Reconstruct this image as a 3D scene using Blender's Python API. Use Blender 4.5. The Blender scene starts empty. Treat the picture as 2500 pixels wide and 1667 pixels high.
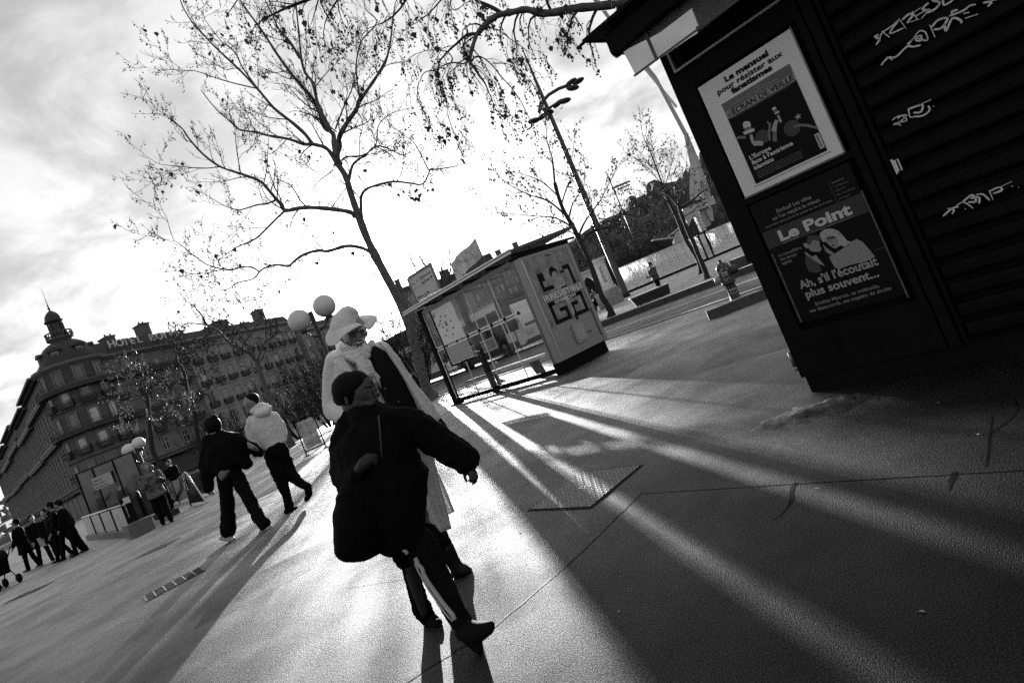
import bpy, math, random
import numpy as np
from mathutils import Vector, Matrix
random.seed(7)
SC = bpy.context.scene
COL = SC.collection
# ---------------------------------------------------------------- camera
CH = 1.2                                   # camera height, metres
FPX, ROLL, PITCH, CX, CY = 1403.9, math.radians(-22.49), math.radians(1.97), 1230.3, 761.1
_fw = np.array([0, math.cos(PITCH), math.sin(PITCH)]); _r = np.array([1., 0, 0]); _u = np.cross(_r, _fw)
_R = math.cos(ROLL)*_r + math.sin(ROLL)*_u
_U = -math.sin(ROLL)*_r + math.cos(ROLL)*_u
cam = bpy.data.cameras.new('camera'); camo = bpy.data.objects.new('camera', cam); COL.objects.link(camo)
camo.matrix_world = Matrix(((_R[0], _U[0], -_fw[0], 0), (_R[1], _U[1], -_fw[1], 0), (_R[2], _U[2], -_fw[2], CH), (0, 0, 0, 1)))
cam.sensor_width = 36; cam.lens = FPX/2500*36
cam.shift_x = (1250-CX)/2500; cam.shift_y = -(833.5-CY)/2500
cam.clip_start = .05; cam.clip_end = 5000
SC.camera = camo
# ---------------------------------------------------------------- light
SUN_AZ, SUN_EL = math.radians(-10.35), math.radians(9.2)
SKY_STRENGTH, SUN_POWER, EXPOSURE = .05, 5.0, 2.18
w = bpy.data.worlds.new('World'); SC.world = w; w.use_nodes = True
nt = w.node_tree; nt.nodes.clear()
def N(tree, typ, **kw):
    n = tree.nodes.new(typ)
    for k, v in kw.items():
        if hasattr(n, k): setattr(n, k, v)
        else: n.inputs[k].default_value = v
    return n
sky = N(nt, 'ShaderNodeTexSky', sky_type='NISHITA', sun_disc=False, sun_elevation=SUN_EL, sun_rotation=SUN_AZ, air_density=1.0, dust_density=2.0, ozone_density=1.0)
bw = N(nt, 'ShaderNodeRGBToBW'); nt.links.new(sky.outputs[0], bw.inputs[0])
ga = N(nt, 'ShaderNodeMath', operation='ADD'); nt.links.new(bw.outputs[0], ga.inputs[0]); ga.inputs[1].default_value = .9
gd = N(nt, 'ShaderNodeMath', operation='DIVIDE'); nt.links.new(bw.outputs[0], gd.inputs[0]); nt.links.new(ga.outputs[0], gd.inputs[1])
gm = N(nt, 'ShaderNodeMath', operation='MULTIPLY'); nt.links.new(gd.outputs[0], gm.inputs[0]); gm.inputs[1].default_value = 4.05   # thin high cloud evens the sky out
a1 = N(nt, 'ShaderNodeMath', operation='MULTIPLY_ADD'); nt.links.new(bw.outputs[0], a1.inputs[0]); a1.inputs[1].default_value = .012; a1.inputs[2].default_value = .06   # aureole round the sun
a2 = N(nt, 'ShaderNodeMath', operation='MULTIPLY_ADD'); nt.links.new(a1.outputs[0], a2.inputs[0]); nt.links.new(bw.outputs[0], a2.inputs[1]); nt.links.new(gm.outputs[0], a2.inputs[2]); gm = a2
tc = N(nt, 'ShaderNodeTexCoord')
sx = N(nt, 'ShaderNodeSeparateXYZ'); nt.links.new(tc.outputs['Generated'], sx.inputs[0])
# project the direction on a cloud plane so the clouds flatten towards the horizon
zz = N(nt, 'ShaderNodeMath', operation='ADD'); nt.links.new(sx.outputs[2], zz.inputs[0]); zz.inputs[1].default_value = .22
zm = N(nt, 'ShaderNodeMath', operation='MAXIMUM'); nt.links.new(zz.outputs[0], zm.inputs[0]); zm.inputs[1].default_value = .05
dx = N(nt, 'ShaderNodeMath', operation='DIVIDE'); nt.links.new(sx.outputs[0], dx.inputs[0]); nt.links.new(zm.outputs[0], dx.inputs[1])
dy = N(nt, 'ShaderNodeMath', operation='DIVIDE'); nt.links.new(sx.outputs[1], dy.inputs[0]); nt.links.new(zm.outputs[0], dy.inputs[1])
cx_ = N(nt, 'ShaderNodeCombineXYZ'); nt.links.new(dx.outputs[0], cx_.inputs[0]); nt.links.new(dy.outputs[0], cx_.inputs[1]); cx_.inputs[2].default_value = 3.1
cl = N(nt, 'ShaderNodeTexNoise', noise_dimensions='3D', Scale=2.6, Detail=9.0, Roughness=.6, Distortion=.35)
nt.links.new(cx_.outputs[0], cl.inputs['Vector'])
cr = N(nt, 'ShaderNodeMapRange'); cr.inputs['From Min'].default_value = .40; cr.inputs['From Max'].default_value = .64; cr.inputs['To Min'].default_value = 1.12; cr.inputs['To Max'].default_value = .68
cr.interpolation_type = 'SMOOTHSTEP'
nt.links.new(cl.outputs[0], cr.inputs[0])
mu = N(nt, 'ShaderNodeMath', operation='MULTIPLY'); nt.links.new(gm.outputs[0], mu.inputs[0]); nt.links.new(cr.outputs[0], mu.inputs[1])
bg = N(nt, 'ShaderNodeBackground'); nt.links.new(mu.outputs[0], bg.inputs[0]); bg.inputs[1].default_value = SKY_STRENGTH
wo = N(nt, 'ShaderNodeOutputWorld'); nt.links.new(bg.outputs[0], wo.inputs[0])
sl = bpy.data.lights.new('sun', 'SUN'); sl.energy = SUN_POWER; sl.angle = math.radians(.5); sl.color = (1, 1, 1)
so = bpy.data.objects.new('sun', sl); COL.objects.link(so)
_sd = Vector((math.sin(SUN_AZ)*math.cos(SUN_EL), math.cos(SUN_AZ)*math.cos(SUN_EL), math.sin(SUN_EL)))
so.rotation_euler = _sd.to_track_quat('Z', 'Y').to_euler()
vs = SC.view_settings; vs.view_transform = 'Standard'; vs.look = 'None'; vs.exposure = EXPOSURE; vs.gamma = 1; vs.use_curve_mapping = False
SC.cycles.use_denoising = False; SC.cycles.sample_clamp_indirect = 1.0
SC.cycles.max_bounces = 8; SC.cycles.transparent_max_bounces = 24; SC.cycles.caustics_reflective = False; SC.cycles.caustics_refractive = False
# ---------------------------------------------------------------- survey helpers (photo pixel -> place)
def ray(x, y):
    d = _fw + _R*(x-CX)/FPX - _U*(y-CY)/FPX
    return d/np.linalg.norm(d)
def G(x, y, z=0.):
    d = ray(x, y); t = (z-CH)/d[2]; return np.array([0, 0, CH]) + d*t
def AT(x, y, Y):
    'point seen at a pixel at forward distance Y'
    d = ray(x, y); return np.array([0, 0, CH]) + d*(Y/d[1])
def crop(ox, oy, s):
    return lambda x, y: (ox+x/s, oy+y/s)
# ---------------------------------------------------------------- mesh builder
class MB:
    def __init__(s): s.v = []; s.f = []; s.sm = []
    def add(s, vs, fs, smooth=False):
        o = len(s.v); s.v.extend([tuple(map(float, p)) for p in vs]); s.f.extend([tuple(i+o for i in f) for f in fs]); s.sm.extend([smooth]*len(fs)); return s
    def box(s, x0, x1, y0, y1, z0, z1):
        v = [(x0,y0,z0),(x1,y0,z0),(x1,y1,z0),(x0,y1,z0),(x0,y0,z1),(x1,y0,z1),(x1,y1,z1),(x0,y1,z1)]
        return s.add(v, [(0,3,2,1),(4,5,6,7),(0,1,5,4),(1,2,6,5),(2,3,7,6),(3,0,4,7)])
    def hexa(s, v): return s.add(v, [(0,3,2,1),(4,5,6,7),(0,1,5,4),(1,2,6,5),(2,3,7,6),(3,0,4,7)])
    def prism(s, pts, axis, a, b):
        'extrude a 2D polygon; axis x: pts are (y,z); y: (x,z); z: (x,y)'
        n = len(pts)
        def mk(p, c):
            return {'x': (c, p[0], p[1]), 'y': (p[0], c, p[1]), 'z': (p[0], p[1], c)}[axis]
        v = [mk(p, a) for p in pts]+[mk(p, b) for p in pts]
        return s.add(v, [tuple(range(n))[::-1], tuple(range(n, 2*n))]+[(i, (i+1) % n, n+(i+1) % n, n+i) for i in range(n)])
    def tube(s, path, rad, n=6, cap=True, smooth=True, flat=1.0):
        P = [np.array(p, float) for p in path]; m = len(P)
        if not hasattr(rad, '__len__'): rad = [rad]*m
        up = None; rings = []
        for i in range(m):
            t = P[min(i+1, m-1)]-P[max(i-1, 0)]; t = t/(np.linalg.norm(t)+1e-12)
            if up is None:
                up = np.array([0, 0, 1.]) if abs(t[2]) < .9 else np.array([1., 0, 0])
            a = np.cross(t, up); a /= np.linalg.norm(a)+1e-12; b = np.cross(a, t); up = b
            rings.append([P[i]+rad[i]*(math.cos(2*math.pi*k/n)*a+math.sin(2*math.pi*k/n)*b*flat) for k in range(n)])
        v = [p for r_ in rings for p in r_]; f = []
        for i in range(m-1):
            for k in range(n):
                f.append((i*n+k, i*n+(k+1) % n, (i+1)*n+(k+1) % n, (i+1)*n+k))
        if cap and rad[0] > 1e-4: f.append(tuple(range(n))[::-1])
        if cap and rad[-1] > 1e-4: f.append(tuple(range((m-1)*n, m*n)))
        return s.add(v, f, smooth)
    def lathe(s, prof, c=(0, 0, 0), n=16, smooth=True, sx=1, sy=1, ang=(0, 2*math.pi)):
        full = abs(ang[1]-ang[0]-2*math.pi) < 1e-6; k = n if full else n+1; v = []
        for r_, z in prof:
            for i in range(k):
                a = ang[0]+(ang[1]-ang[0])*i/n
                v.append((c[0]+r_*math.cos(a)*sx, c[1]+r_*math.sin(a)*sy, c[2]+z))
        f = []
        for j in range(len(prof)-1):
            for i in range(n):
                i2 = (i+1) % k
                f.append((j*k+i, j*k+i2, (j+1)*k+i2, (j+1)*k+i))
        return s.add(v, f, smooth)
    def sph(s, c, r_, n=8, m=6, sc=(1, 1, 1), smooth=True):
        return s.lathe([(max(1e-4, r_*math.sin(math.pi*j/m))*1, -r_*math.cos(math.pi*j/m)*sc[2]) for j in range(m+1)], c, n, smooth, sc[0], sc[1])
    def ico(s, c, r_):
        t = .85*r_; u_ = .5257*r_
        V = [(-u_,0,t),(u_,0,t),(-u_,0,-t),(u_,0,-t),(0,t,u_),(0,t,-u_),(0,-t,u_),(0,-t,-u_),(t,u_,0),(-t,u_,0),(t,-u_,0),(-t,-u_,0)]
        F = [(0,1,4),(0,4,9),(9,4,5),(4,8,5),(4,1,8),(8,1,10),(8,10,3),(5,8,3),(5,3,2),(2,3,7),(7,3,10),(7,10,6),(7,6,11),(11,6,0),(0,6,1),(6,10,1),(9,11,0),(9,2,11),(9,5,2),(7,11,2)]
        return s.add([(c[0]+a, c[1]+b, c[2]+d) for a, b, d in V], F)
    def mesh(s, name, m):
        me = bpy.data.meshes.new(name); me.from_pydata(s.v, [], s.f)
        if any(s.sm): me.polygons.foreach_set('use_smooth', s.sm)
        if m: me.materials.append(m)
        me.update(); return me
    def build(s, name, m=None, parent=None, kind=None, label=None, cat=None, group=None, loc=None, rotz=None):
        return obj(name, s.mesh(name, m), parent, kind, label, cat, group, loc, rotz)
def tag(o, label=None, cat=None, group=None, kind=None):
    if label: o['label'] = label
    if cat: o['category'] = cat
    if group: o['group'] = group
    if kind: o['kind'] = kind
    return o
def obj(name, me, parent=None, kind=None, label=None, cat=None, group=None, loc=None, rotz=None):
    o = bpy.data.objects.new(name, me); COL.objects.link(o)
    if parent is not None: o.parent = parent
    if loc is not None: o.location = Vector(tuple(map(float, loc)))
    if rotz is not None: o.rotation_euler.z = rotz
    return tag(o, label, cat, group, kind)
def thing(name, label, cat, loc=(0, 0, 0), rotz=0., group=None):
    o = bpy.data.objects.new(name, None); COL.objects.link(o); o.empty_display_size = .2
    o.location = Vector(tuple(map(float, loc))); o.rotation_euler.z = rotz
    return tag(o, label, cat, group)
def copy_tree(o, loc, rotz=None, label=None, parent=None):
    c = o.copy(); COL.objects.link(c)
    if parent is not None: c.parent = parent
    if loc is not None: c.location = Vector(tuple(map(float, loc)))
    if rotz is not None: c.rotation_euler.z = rotz
    if label: c['label'] = label
    for ch in list(o.children): copy_tree(ch, None, None, None, c)
    return c
# ---------------------------------------------------------------- materials (the photograph is black and white: neutral greys)
def mat(name, v, rough=.7, metal=0., spec=.5, noise=0., nscale=8., bump=0., bscale=40., trans=0., alpha=1., emis=0., detail=4., coord='Object', sheen=0., coat=0., mix2=None):
    m = bpy.data.materials.new(name); m.use_nodes = True; t = m.node_tree; b = t.nodes['Principled BSDF']
    b.inputs['Base Color'].default_value = (v, v, v, 1); b.inputs['Roughness'].default_value = rough; b.inputs['Metallic'].default_value = metal
    b.inputs['Specular IOR Level'].default_value = spec; b.inputs['Transmission Weight'].default_value = trans; b.inputs['Alpha'].default_value = alpha
    b.inputs['Sheen Weight'].default_value = sheen; b.inputs['Coat Weight'].default_value = coat
    if emis: b.inputs['Emission Color'].default_value = (1, 1, 1, 1); b.inputs['Emission Strength'].default_value = emis
    if noise or bump:
        c = N(t, 'ShaderNodeTexCoord')
    if noise:
        n = N(t, 'ShaderNodeTexNoise', Scale=nscale, Detail=detail, Roughness=.6); t.links.new(c.outputs[coord], n.inputs['Vector'])
        r_ = N(t, 'ShaderNodeMapRange'); r_.inputs['From Min'].default_value = .3; r_.inputs['From Max'].default_value = .7
        r_.inputs['To Min'].default_value = v*(1-noise); r_.inputs['To Max'].default_value = v*(1+noise)
        t.links.new(n.outputs[0], r_.inputs[0]); t.links.new(r_.outputs[0], b.inputs['Base Color'])
    if bump:
        n2 = N(t, 'ShaderNodeTexNoise', Scale=bscale, Detail=3., Roughness=.6); t.links.new(c.outputs[coord], n2.inputs['Vector'])
        bp = N(t, 'ShaderNodeBump'); bp.inputs['Strength'].default_value = bump; bp.inputs['Distance'].default_value = .01
        t.links.new(n2.outputs[0], bp.inputs['Height']); t.links.new(bp.outputs[0], b.inputs['Normal'])
    return m
def glass(name, tint=.66, rough=.02, a=.02):
    'thin pane: mostly see-through, with a mirror part growing at grazing angles'
    m = bpy.data.materials.new(name); m.use_nodes = True; t = m.node_tree; t.nodes.clear()
    tr = N(t, 'ShaderNodeBsdfTransparent'); tr.inputs[0].default_value = (tint, tint, tint, 1)
    gl = N(t, 'ShaderNodeBsdfGlossy'); gl.inputs['Roughness'].default_value = rough; gl.inputs[0].default_value = (1, 1, 1, 1)
    df = N(t, 'ShaderNodeBsdfDiffuse'); df.inputs[0].default_value = (.6, .6, .6, 1)
    fa = N(t, 'ShaderNodeLayerWeight', Blend=.5); fp = N(t, 'ShaderNodeMath', operation='POWER'); t.links.new(fa.outputs['Facing'], fp.inputs[0]); fp.inputs[1].default_value = 4.; fr = N(t, 'ShaderNodeMath', operation='MULTIPLY_ADD'); t.links.new(fp.outputs[0], fr.inputs[0]); fr.inputs[1].default_value = .8; fr.inputs[2].default_value = .05; mx = N(t, 'ShaderNodeMixShader'); mx2 = N(t, 'ShaderNodeMixShader'); mx2.inputs[0].default_value = a
    t.links.new(fr.outputs[0], mx.inputs[0]); t.links.new(tr.outputs[0], mx.inputs[1]); t.links.new(gl.outputs[0], mx.inputs[2])
    t.links.new(mx.outputs[0], mx2.inputs[1]); t.links.new(df.outputs[0], mx2.inputs[2])
    o = N(t, 'ShaderNodeOutputMaterial'); t.links.new(mx2.outputs[0], o.inputs[0]); return m
def asphalt(name, v, rough=.5, big=.25, grain=.5, spec=.5, bump=.35, bscale=90.):
    m = bpy.data.materials.new(name); m.use_nodes = True; t = m.node_tree; b = t.nodes['Principled BSDF']
    c = N(t, 'ShaderNodeTexCoord')
    n1 = N(t, 'ShaderNodeTexNoise', Scale=.45, Detail=6., Roughness=.65); n2 = N(t, 'ShaderNodeTexNoise', Scale=bscale, Detail=2., Roughness=.7)
    n3 = N(t, 'ShaderNodeTexVoronoi', Scale=bscale*1.6)
    for n in (n1, n2, n3): t.links.new(c.outputs['Object'], n.inputs['Vector'])
    r1 = N(t, 'ShaderNodeMapRange'); r1.inputs[1].default_value = .35; r1.inputs[2].default_value = .65; r1.inputs[3].default_value = 1-big; r1.inputs[4].default_value = 1+big
    r2 = N(t, 'ShaderNodeMapRange'); r2.inputs[1].default_value = .3; r2.inputs[2].default_value = .7; r2.inputs[3].default_value = 1-grain; r2.inputs[4].default_value = 1+grain
    t.links.new(n1.outputs[0], r1.inputs[0]); t.links.new(n2.outputs[0], r2.inputs[0])
    a = N(t, 'ShaderNodeMath', operation='MULTIPLY'); t.links.new(r1.outputs[0], a.inputs[0]); t.links.new(r2.outputs[0], a.inputs[1])
    # pale flecks of gum and grit
    n4 = N(t, 'ShaderNodeTexVoronoi', Scale=2.6, Randomness=1.0); t.links.new(c.outputs['Object'], n4.inputs['Vector'])
    lt = N(t, 'ShaderNodeMath', operation='LESS_THAN'); t.links.new(n4.outputs[0], lt.inputs[0]); lt.inputs[1].default_value = .045
    ad = N(t, 'ShaderNodeMath', operation='MULTIPLY_ADD'); t.links.new(lt.outputs[0], ad.inputs[0]); ad.inputs[1].default_value = .9; t.links.new(a.outputs[0], ad.inputs[2])
    mv = N(t, 'ShaderNodeMath', operation='MULTIPLY'); t.links.new(ad.outputs[0], mv.inputs[0]); mv.inputs[1].default_value = v
    rr = N(t, 'ShaderNodeMapRange'); rr.inputs[1].default_value = .3; rr.inputs[2].default_value = .7; rr.inputs[3].default_value = rough-.06; rr.inputs[4].default_value = rough+.1
    t.links.new(n1.outputs[0], rr.inputs[0])
    sv = N(t, 'ShaderNodeTexNoise', Scale=bscale*1.15, Detail=3., Roughness=.8); t.links.new(c.outputs['Object'], sv.inputs['Vector'])
    sr = N(t, 'ShaderNodeMapRange'); sr.inputs[1].default_value = .38; sr.inputs[2].default_value = .64; sr.inputs[3].default_value = spec*.25; sr.inputs[4].default_value = spec*2.1
    t.links.new(sv.outputs[0], sr.inputs[0])
    h = N(t, 'ShaderNodeMath', operation='ADD'); t.links.new(n2.outputs[0], h.inputs[0]); t.links.new(n3.outputs[0], h.inputs[1])
    bp = N(t, 'ShaderNodeBump'); bp.inputs['Strength'].default_value = bump; bp.inputs['Distance'].default_value = .004
    t.links.new(h.outputs[0], bp.inputs['Height'])
    # rough stone chips: a matt base under a broad, short-tailed gloss
    df = N(t, 'ShaderNodeBsdfDiffuse'); gl = N(t, 'ShaderNodeBsdfGlossy', distribution='BECKMANN'); fr = N(t, 'ShaderNodeFresnel', IOR=1.5); mx = N(t, 'ShaderNodeMixShader')
    gl.inputs[0].default_value = (1, 1, 1, 1)
    t.links.new(mv.outputs[0], df.inputs[0]); t.links.new(rr.outputs[0], gl.inputs['Roughness']); t.links.new(bp.outputs[0], df.inputs['Normal']); t.links.new(bp.outputs[0], gl.inputs['Normal'])
    k = N(t, 'ShaderNodeMath', operation='MULTIPLY'); t.links.new(fr.outputs[0], k.inputs[0]); t.links.new(sr.outputs[0], k.inputs[1])
    pn = N(t, 'ShaderNodeTexNoise', Scale=1.1, Detail=5., Roughness=.6); t.links.new(c.outputs['Object'], pn.inputs['Vector'])
    pr = N(t, 'ShaderNodeMapRange'); pr.inputs[1].default_value = .36; pr.inputs[2].default_value = .64; pr.inputs[3].default_value = .75; pr.inputs[4].default_value = 1.2; t.links.new(pn.outputs[0], pr.inputs[0])
    k2 = N(t, 'ShaderNodeMath', operation='MULTIPLY'); t.links.new(k.outputs[0], k2.inputs[0]); t.links.new(pr.outputs[0], k2.inputs[1])
    t.links.new(k2.outputs[0], mx.inputs[0]); t.links.new(df.outputs[0], mx.inputs[1]); t.links.new(gl.outputs[0], mx.inputs[2])
    t.links.new(mx.outputs[0], t.nodes['Material Output'].inputs[0]); t.nodes.remove(b)
    return m
M = dict(
    asphalt=asphalt('plaza_asphalt', .006, .67, spec=.53, bump=.3, grain=.9, big=.4, bscale=150.), road=asphalt('road_asphalt', .007, .8, bump=.4, spec=.3), pave=asphalt('pavement', .03, .8, spec=.45),
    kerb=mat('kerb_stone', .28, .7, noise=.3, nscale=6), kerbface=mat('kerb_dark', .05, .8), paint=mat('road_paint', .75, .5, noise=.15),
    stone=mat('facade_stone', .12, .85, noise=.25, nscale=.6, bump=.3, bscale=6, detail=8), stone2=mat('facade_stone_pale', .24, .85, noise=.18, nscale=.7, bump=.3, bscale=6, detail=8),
    stone3=mat('pillar_stone', .42, .8, noise=.12, nscale=2, bump=.2, bscale=10), stoned=mat('stone_dark_band', .1, .9, noise=.3, nscale=.8), slate=mat('slate_roof', .025, .6, noise=.3, nscale=2, bump=.3, bscale=3), zinc=mat('zinc', .22, .45, metal=.4, noise=.2),
    iron=mat('wrought_iron', .02, .5), wframe=mat('window_frame_white', .42, .6), surround=mat('window_surround', .17, .8, noise=.15, nscale=3), shutter=mat('louvre_shutter', .32, .7, noise=.2), pane=mat('window_glass_dark', .03, .08, spec=.8),
    curtain=mat('window_curtain', .5, .9, noise=.4, nscale=2), brick=mat('chimney_brick', .1, .9, noise=.3, nscale=3), sign=mat('sign_letters', .6, .6),
    black=mat('black_paint', .004, .6, spec=.06), blackg=mat('black_metal', .006, .6, spec=.05, noise=.3, nscale=5), dark=mat('dark_grey', .03, .5), grey=mat('grey_metal', .12, .4, metal=.5),
    lgrey=mat('light_grey', .35, .5), steel=mat('brushed_steel', .5, .35, metal=.7, noise=.1), white=mat('white_paint', .8, .5), paper=mat('poster_paper', .62, .7, noise=.04, nscale=5),
    ink=mat('printed_black', .006, .6, spec=.08), inkg=mat('printed_grey', .09, .6, noise=.2, nscale=14), inkl=mat('printed_light', .45, .6), inkm=mat('printed_mid', .2, .6, noise=.3, nscale=30),
    bark=mat('bark', .09, .9, noise=.5, nscale=9, bump=.6, bscale=20), barkd=mat('bark_dark', .02, .9, noise=.3, nscale=9), twig=mat('twig', .02, .9), seed=mat('seed_ball', .012, .9), leaf=mat('dry_leaf', .05, .8),
    leafl=mat('sunlit_dry_leaf', .32, .7), glass=glass('clear_glass'), drain=mat('drain_iron', .04, .45, metal=.5, noise=.3), drain2=mat('drain_rib', .22, .4, metal=.5, noise=.3), globe=mat('opal_globe', .62, .35, spec=.4), hill=mat('wooded_hill', .05, .95, noise=.55, nscale=.06, detail=9),  # leafl: brighter leaf colour stands in for sun shining through the leaves
    rubber=mat('rubber', .005, .8, spec=.1), skin=mat('dark_skin', .05, .5, noise=.1, spec=.45), skinl=mat('skin', .22, .55), hair=mat('hair', .005, .7, spec=.08), blackcloth=mat('black_cloth', .004, .85, noise=.3, nscale=20, bump=.4, bscale=30, spec=.08))
# ================================================================= THE SETTING
def line_dir(az): a = math.radians(az); return np.array([math.sin(a), math.cos(a)])
MB().add([(-700,-60,-.14),(700,-60,-.14),(700,900,-.14),(-700,900,-.14)], [(0,1,2,3)]).build('ground', M['road'], kind='structure')
d_near, d_far = line_dir(-45.5), line_dir(-52)
n0 = np.array([3.9, 13.45]); f0 = np.array([6.1, 22.4])
na, nb = n0+d_near*75, n0-d_near*60
pl = [(na[0], na[1]), (nb[0], nb[1]), (nb[0], -40), (-160, -40), (-160, na[1])]
MB().prism(pl[::-1], 'z', -.14, 0).build('plaza', M['asphalt'], kind='structure')
fa, fb = f0+d_far*60, f0-d_far*60
fc = f0+d_far*4.4
MB().prism([(fc[0]+.2, fc[1]+.5), (fc[0]+.5, fc[1]), (fb[0], fb[1]), (160, 260), (22, 260), (10, 110), (6.5, 66)], 'z', -.14, -.004).build('far_pavement', M['pave'], kind='structure')
def strip(name, p, q, wd, z0, z1, m, kind='structure', parent=None, side=1):
    p = np.array(p[:2], float); q = np.array(q[:2], float); d = (q-p)/np.linalg.norm(q-p); n = np.array([-d[1], d[0]])*wd*side
    return MB().hexa([(*p, z0), (*q, z0), (*(q+n), z0), (*(p+n), z0), (*p, z1), (*q, z1), (*(q+n), z1), (*(p+n), z1)]).build(name, m, parent, kind)
# kerbs cut in stones
kr = thing('kerb', 'row of pale kerb stones along the near edge of the road', 'kerb')
kst = MB().box(0, .98, -.15, 0, -.139, .006).mesh('kerb_stone', M['kerb'])
kst2 = MB().box(0, .98, -.02, .16, -.139, .03).mesh('kerb_stone', M['kerb'])
an = math.atan2(-d_near[1], -d_near[0])
for i in range(46):
    p = n0 + d_near*(24-i); obj('kerb_stone', kst2, kr, loc=(p[0], p[1], 0), rotz=an)
kr2 = thing('kerb', 'raised kerb with a dark face on the far side of the road', 'kerb')
an2 = math.atan2(-d_far[1], -d_far[0])
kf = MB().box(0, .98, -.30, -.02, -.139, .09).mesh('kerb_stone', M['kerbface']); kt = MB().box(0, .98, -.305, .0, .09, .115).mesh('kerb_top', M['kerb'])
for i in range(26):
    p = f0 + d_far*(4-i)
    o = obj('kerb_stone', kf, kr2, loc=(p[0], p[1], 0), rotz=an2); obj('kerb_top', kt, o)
l0 = np.array([5.1, 18.4])
strip('road_marking', l0+d_far*25, l0-d_far*25, .11, -.139, -.134, M['paint'])
strip('road_marking', l0+d_far*25+np.array([.5,.62])*.55, l0-d_far*25+np.array([.5,.62])*.55, .05, -.139, -.134, M['paint'])
# ground joints and cracks
def crack(pts, wds, name='pavement_crack'):
    v = []; f = []
    for i, (p, w_) in enumerate(zip(pts, wds)):
        p = np.array(p[:2]); a = np.array(pts[max(i-1, 0)][:2]); b = np.array(pts[min(i+1, len(pts)-1)][:2]); d = (b-a)/np.linalg.norm(b-a); n = np.array([-d[1], d[0]])*w_/2
        v += [(*(p+n), .0012), (*(p-n), .0012)]
    for i in range(len(pts)-1): f.append((2*i, 2*i+1, 2*i+3, 2*i+2))
    MB().add(v, f).build(name, M['black'], kind='structure')
K_ = 2500/2352
def jline(p, q, w_, n=14, jit=.004):
    a, b = G(p[0]*K_, p[1]*K_), G(q[0]*K_, q[1]*K_); P = []
    for i in range(n+1):
        t = i/n; P.append(a+(b-a)*t+np.array([random.uniform(-jit, jit), random.uniform(-jit, jit), 0]))
    return P
def joint(p, q, w_, n=14, jit=.004): crack(jline(p, q, w_, n, jit), [w_*random.uniform(.7, 1.3) for _ in range(n+1)])
joint((930, 1568), (1135, 1440), .014); joint((1135, 1440), (1335, 1270), .011); joint((1335, 1270), (1472, 1134), .011)
joint((1472, 1134), (1820, 1112), .007, 20, .002); joint((1820, 1112), (2352, 1080), .007, 20, .002); joint((2352, 1080), (2600, 1062), .007, 6)
cB = crop(1850, 850, 3.485)
crack([G(*cB(*p)) for p in [(330,1140),(300,1180),(285,1230),(290,1290),(270,1330),(230,1380),(200,1425),(150,1450),(100,1475)]], [.014,.022,.018,.026,.012,.008,.006,.004,.002])
crack([G(*cB(*p)) for p in [(1990,570),(1985,650),(1975,740),(1960,880),(1940,1010)]], [.006,.007,.008,.008,.005])
crack([G(*cB(*p)) for p in [(1985,720),(2060,670),(2150,600),(2200,550),(2215,490),(2180,420)]], [.006,.009,.008,.006,.006,.003])
crack([G(*cB(*p)) for p in [(1680,1050),(1660,1100),(1640,1140),(1640,1180),(1620,1220)]], [.02,.022,.016,.006,.003])
joint((0, 1458), (390, 1240), .012, 20, .01); joint((800, 1350), (960, 1325), .003, 4)
joint((1230, 880), (1420, 905), .01, 10, .01)
# ---------------------------------------------------------------- buildings
def window_meshes(w, h, style):
    'frame (sub: pane) meshes for an opening w x h, origin bottom centre of the opening, local y into the wall'
    f = MB(); t = .08; y0, y1 = .12, .2
    f.box(-w/2, -w/2+t, y0, y1, 0, h).box(w/2-t, w/2, y0, y1, 0, h).box(-w/2+t, w/2-t, y0, y1, h-t, h).box(-w/2+t, w/2-t, y0, y1, 0, t).box(-.05, .05, y0+.001, y1-.001, t, h-t)
    if style != 'double': f.box(-w/2+t, w/2-t, y0+.002, y1-.002, h*.62, h*.62+.07)
    f.box(-w/2-.16, -w/2, -.05, .02, -.02, h+.14).box(w/2, w/2+.16, -.05, .02, -.02, h+.14).box(-w/2, w/2, -.05, .02, h, h+.14).box(-w/2-.2, w/2+.2, -.14, .02, -.12, -.02)
    p = MB().box(-w/2+t, w/2-t, .16, .17, t, h-t)
    me = f.mesh('window', M['wframe']); me.materials.append(M['surround'])
    for q in me.polygons[-24:]: q.material_index = 1
    return me, p.mesh('pane', M['pane']), p.mesh('pane', M['curtain'])
def balcony_mesh(w, d=.45, h=.85):
    b = MB().box(-w/2, w/2, -d, -.06, -.16, -.05)
    b.box(-w/2, w/2, -d, -d+.05, h-.05, h)
    n = max(4, int(w/.14))
    for i in range(n+1):
        x = -w/2+.02+(w-.04)*i/n; b.box(x-.022, x+.022, -d, -d+.03, -.05, h-.05)
    b.box(-w/2, w/2, -d, -d+.03, h*.25, h*.6)
    for sx_ in (-1, 1): b.box(sx_*w/2-.03, sx_*w/2+.03, -d+.05, -.05, h*.1, h)
    return b.mesh('balcony', M['iron'])
def cornice_ring(mb, L, z, h, dep):
    mb.box(-.05, L+.05, -dep, .3, z, z+h)
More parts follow.
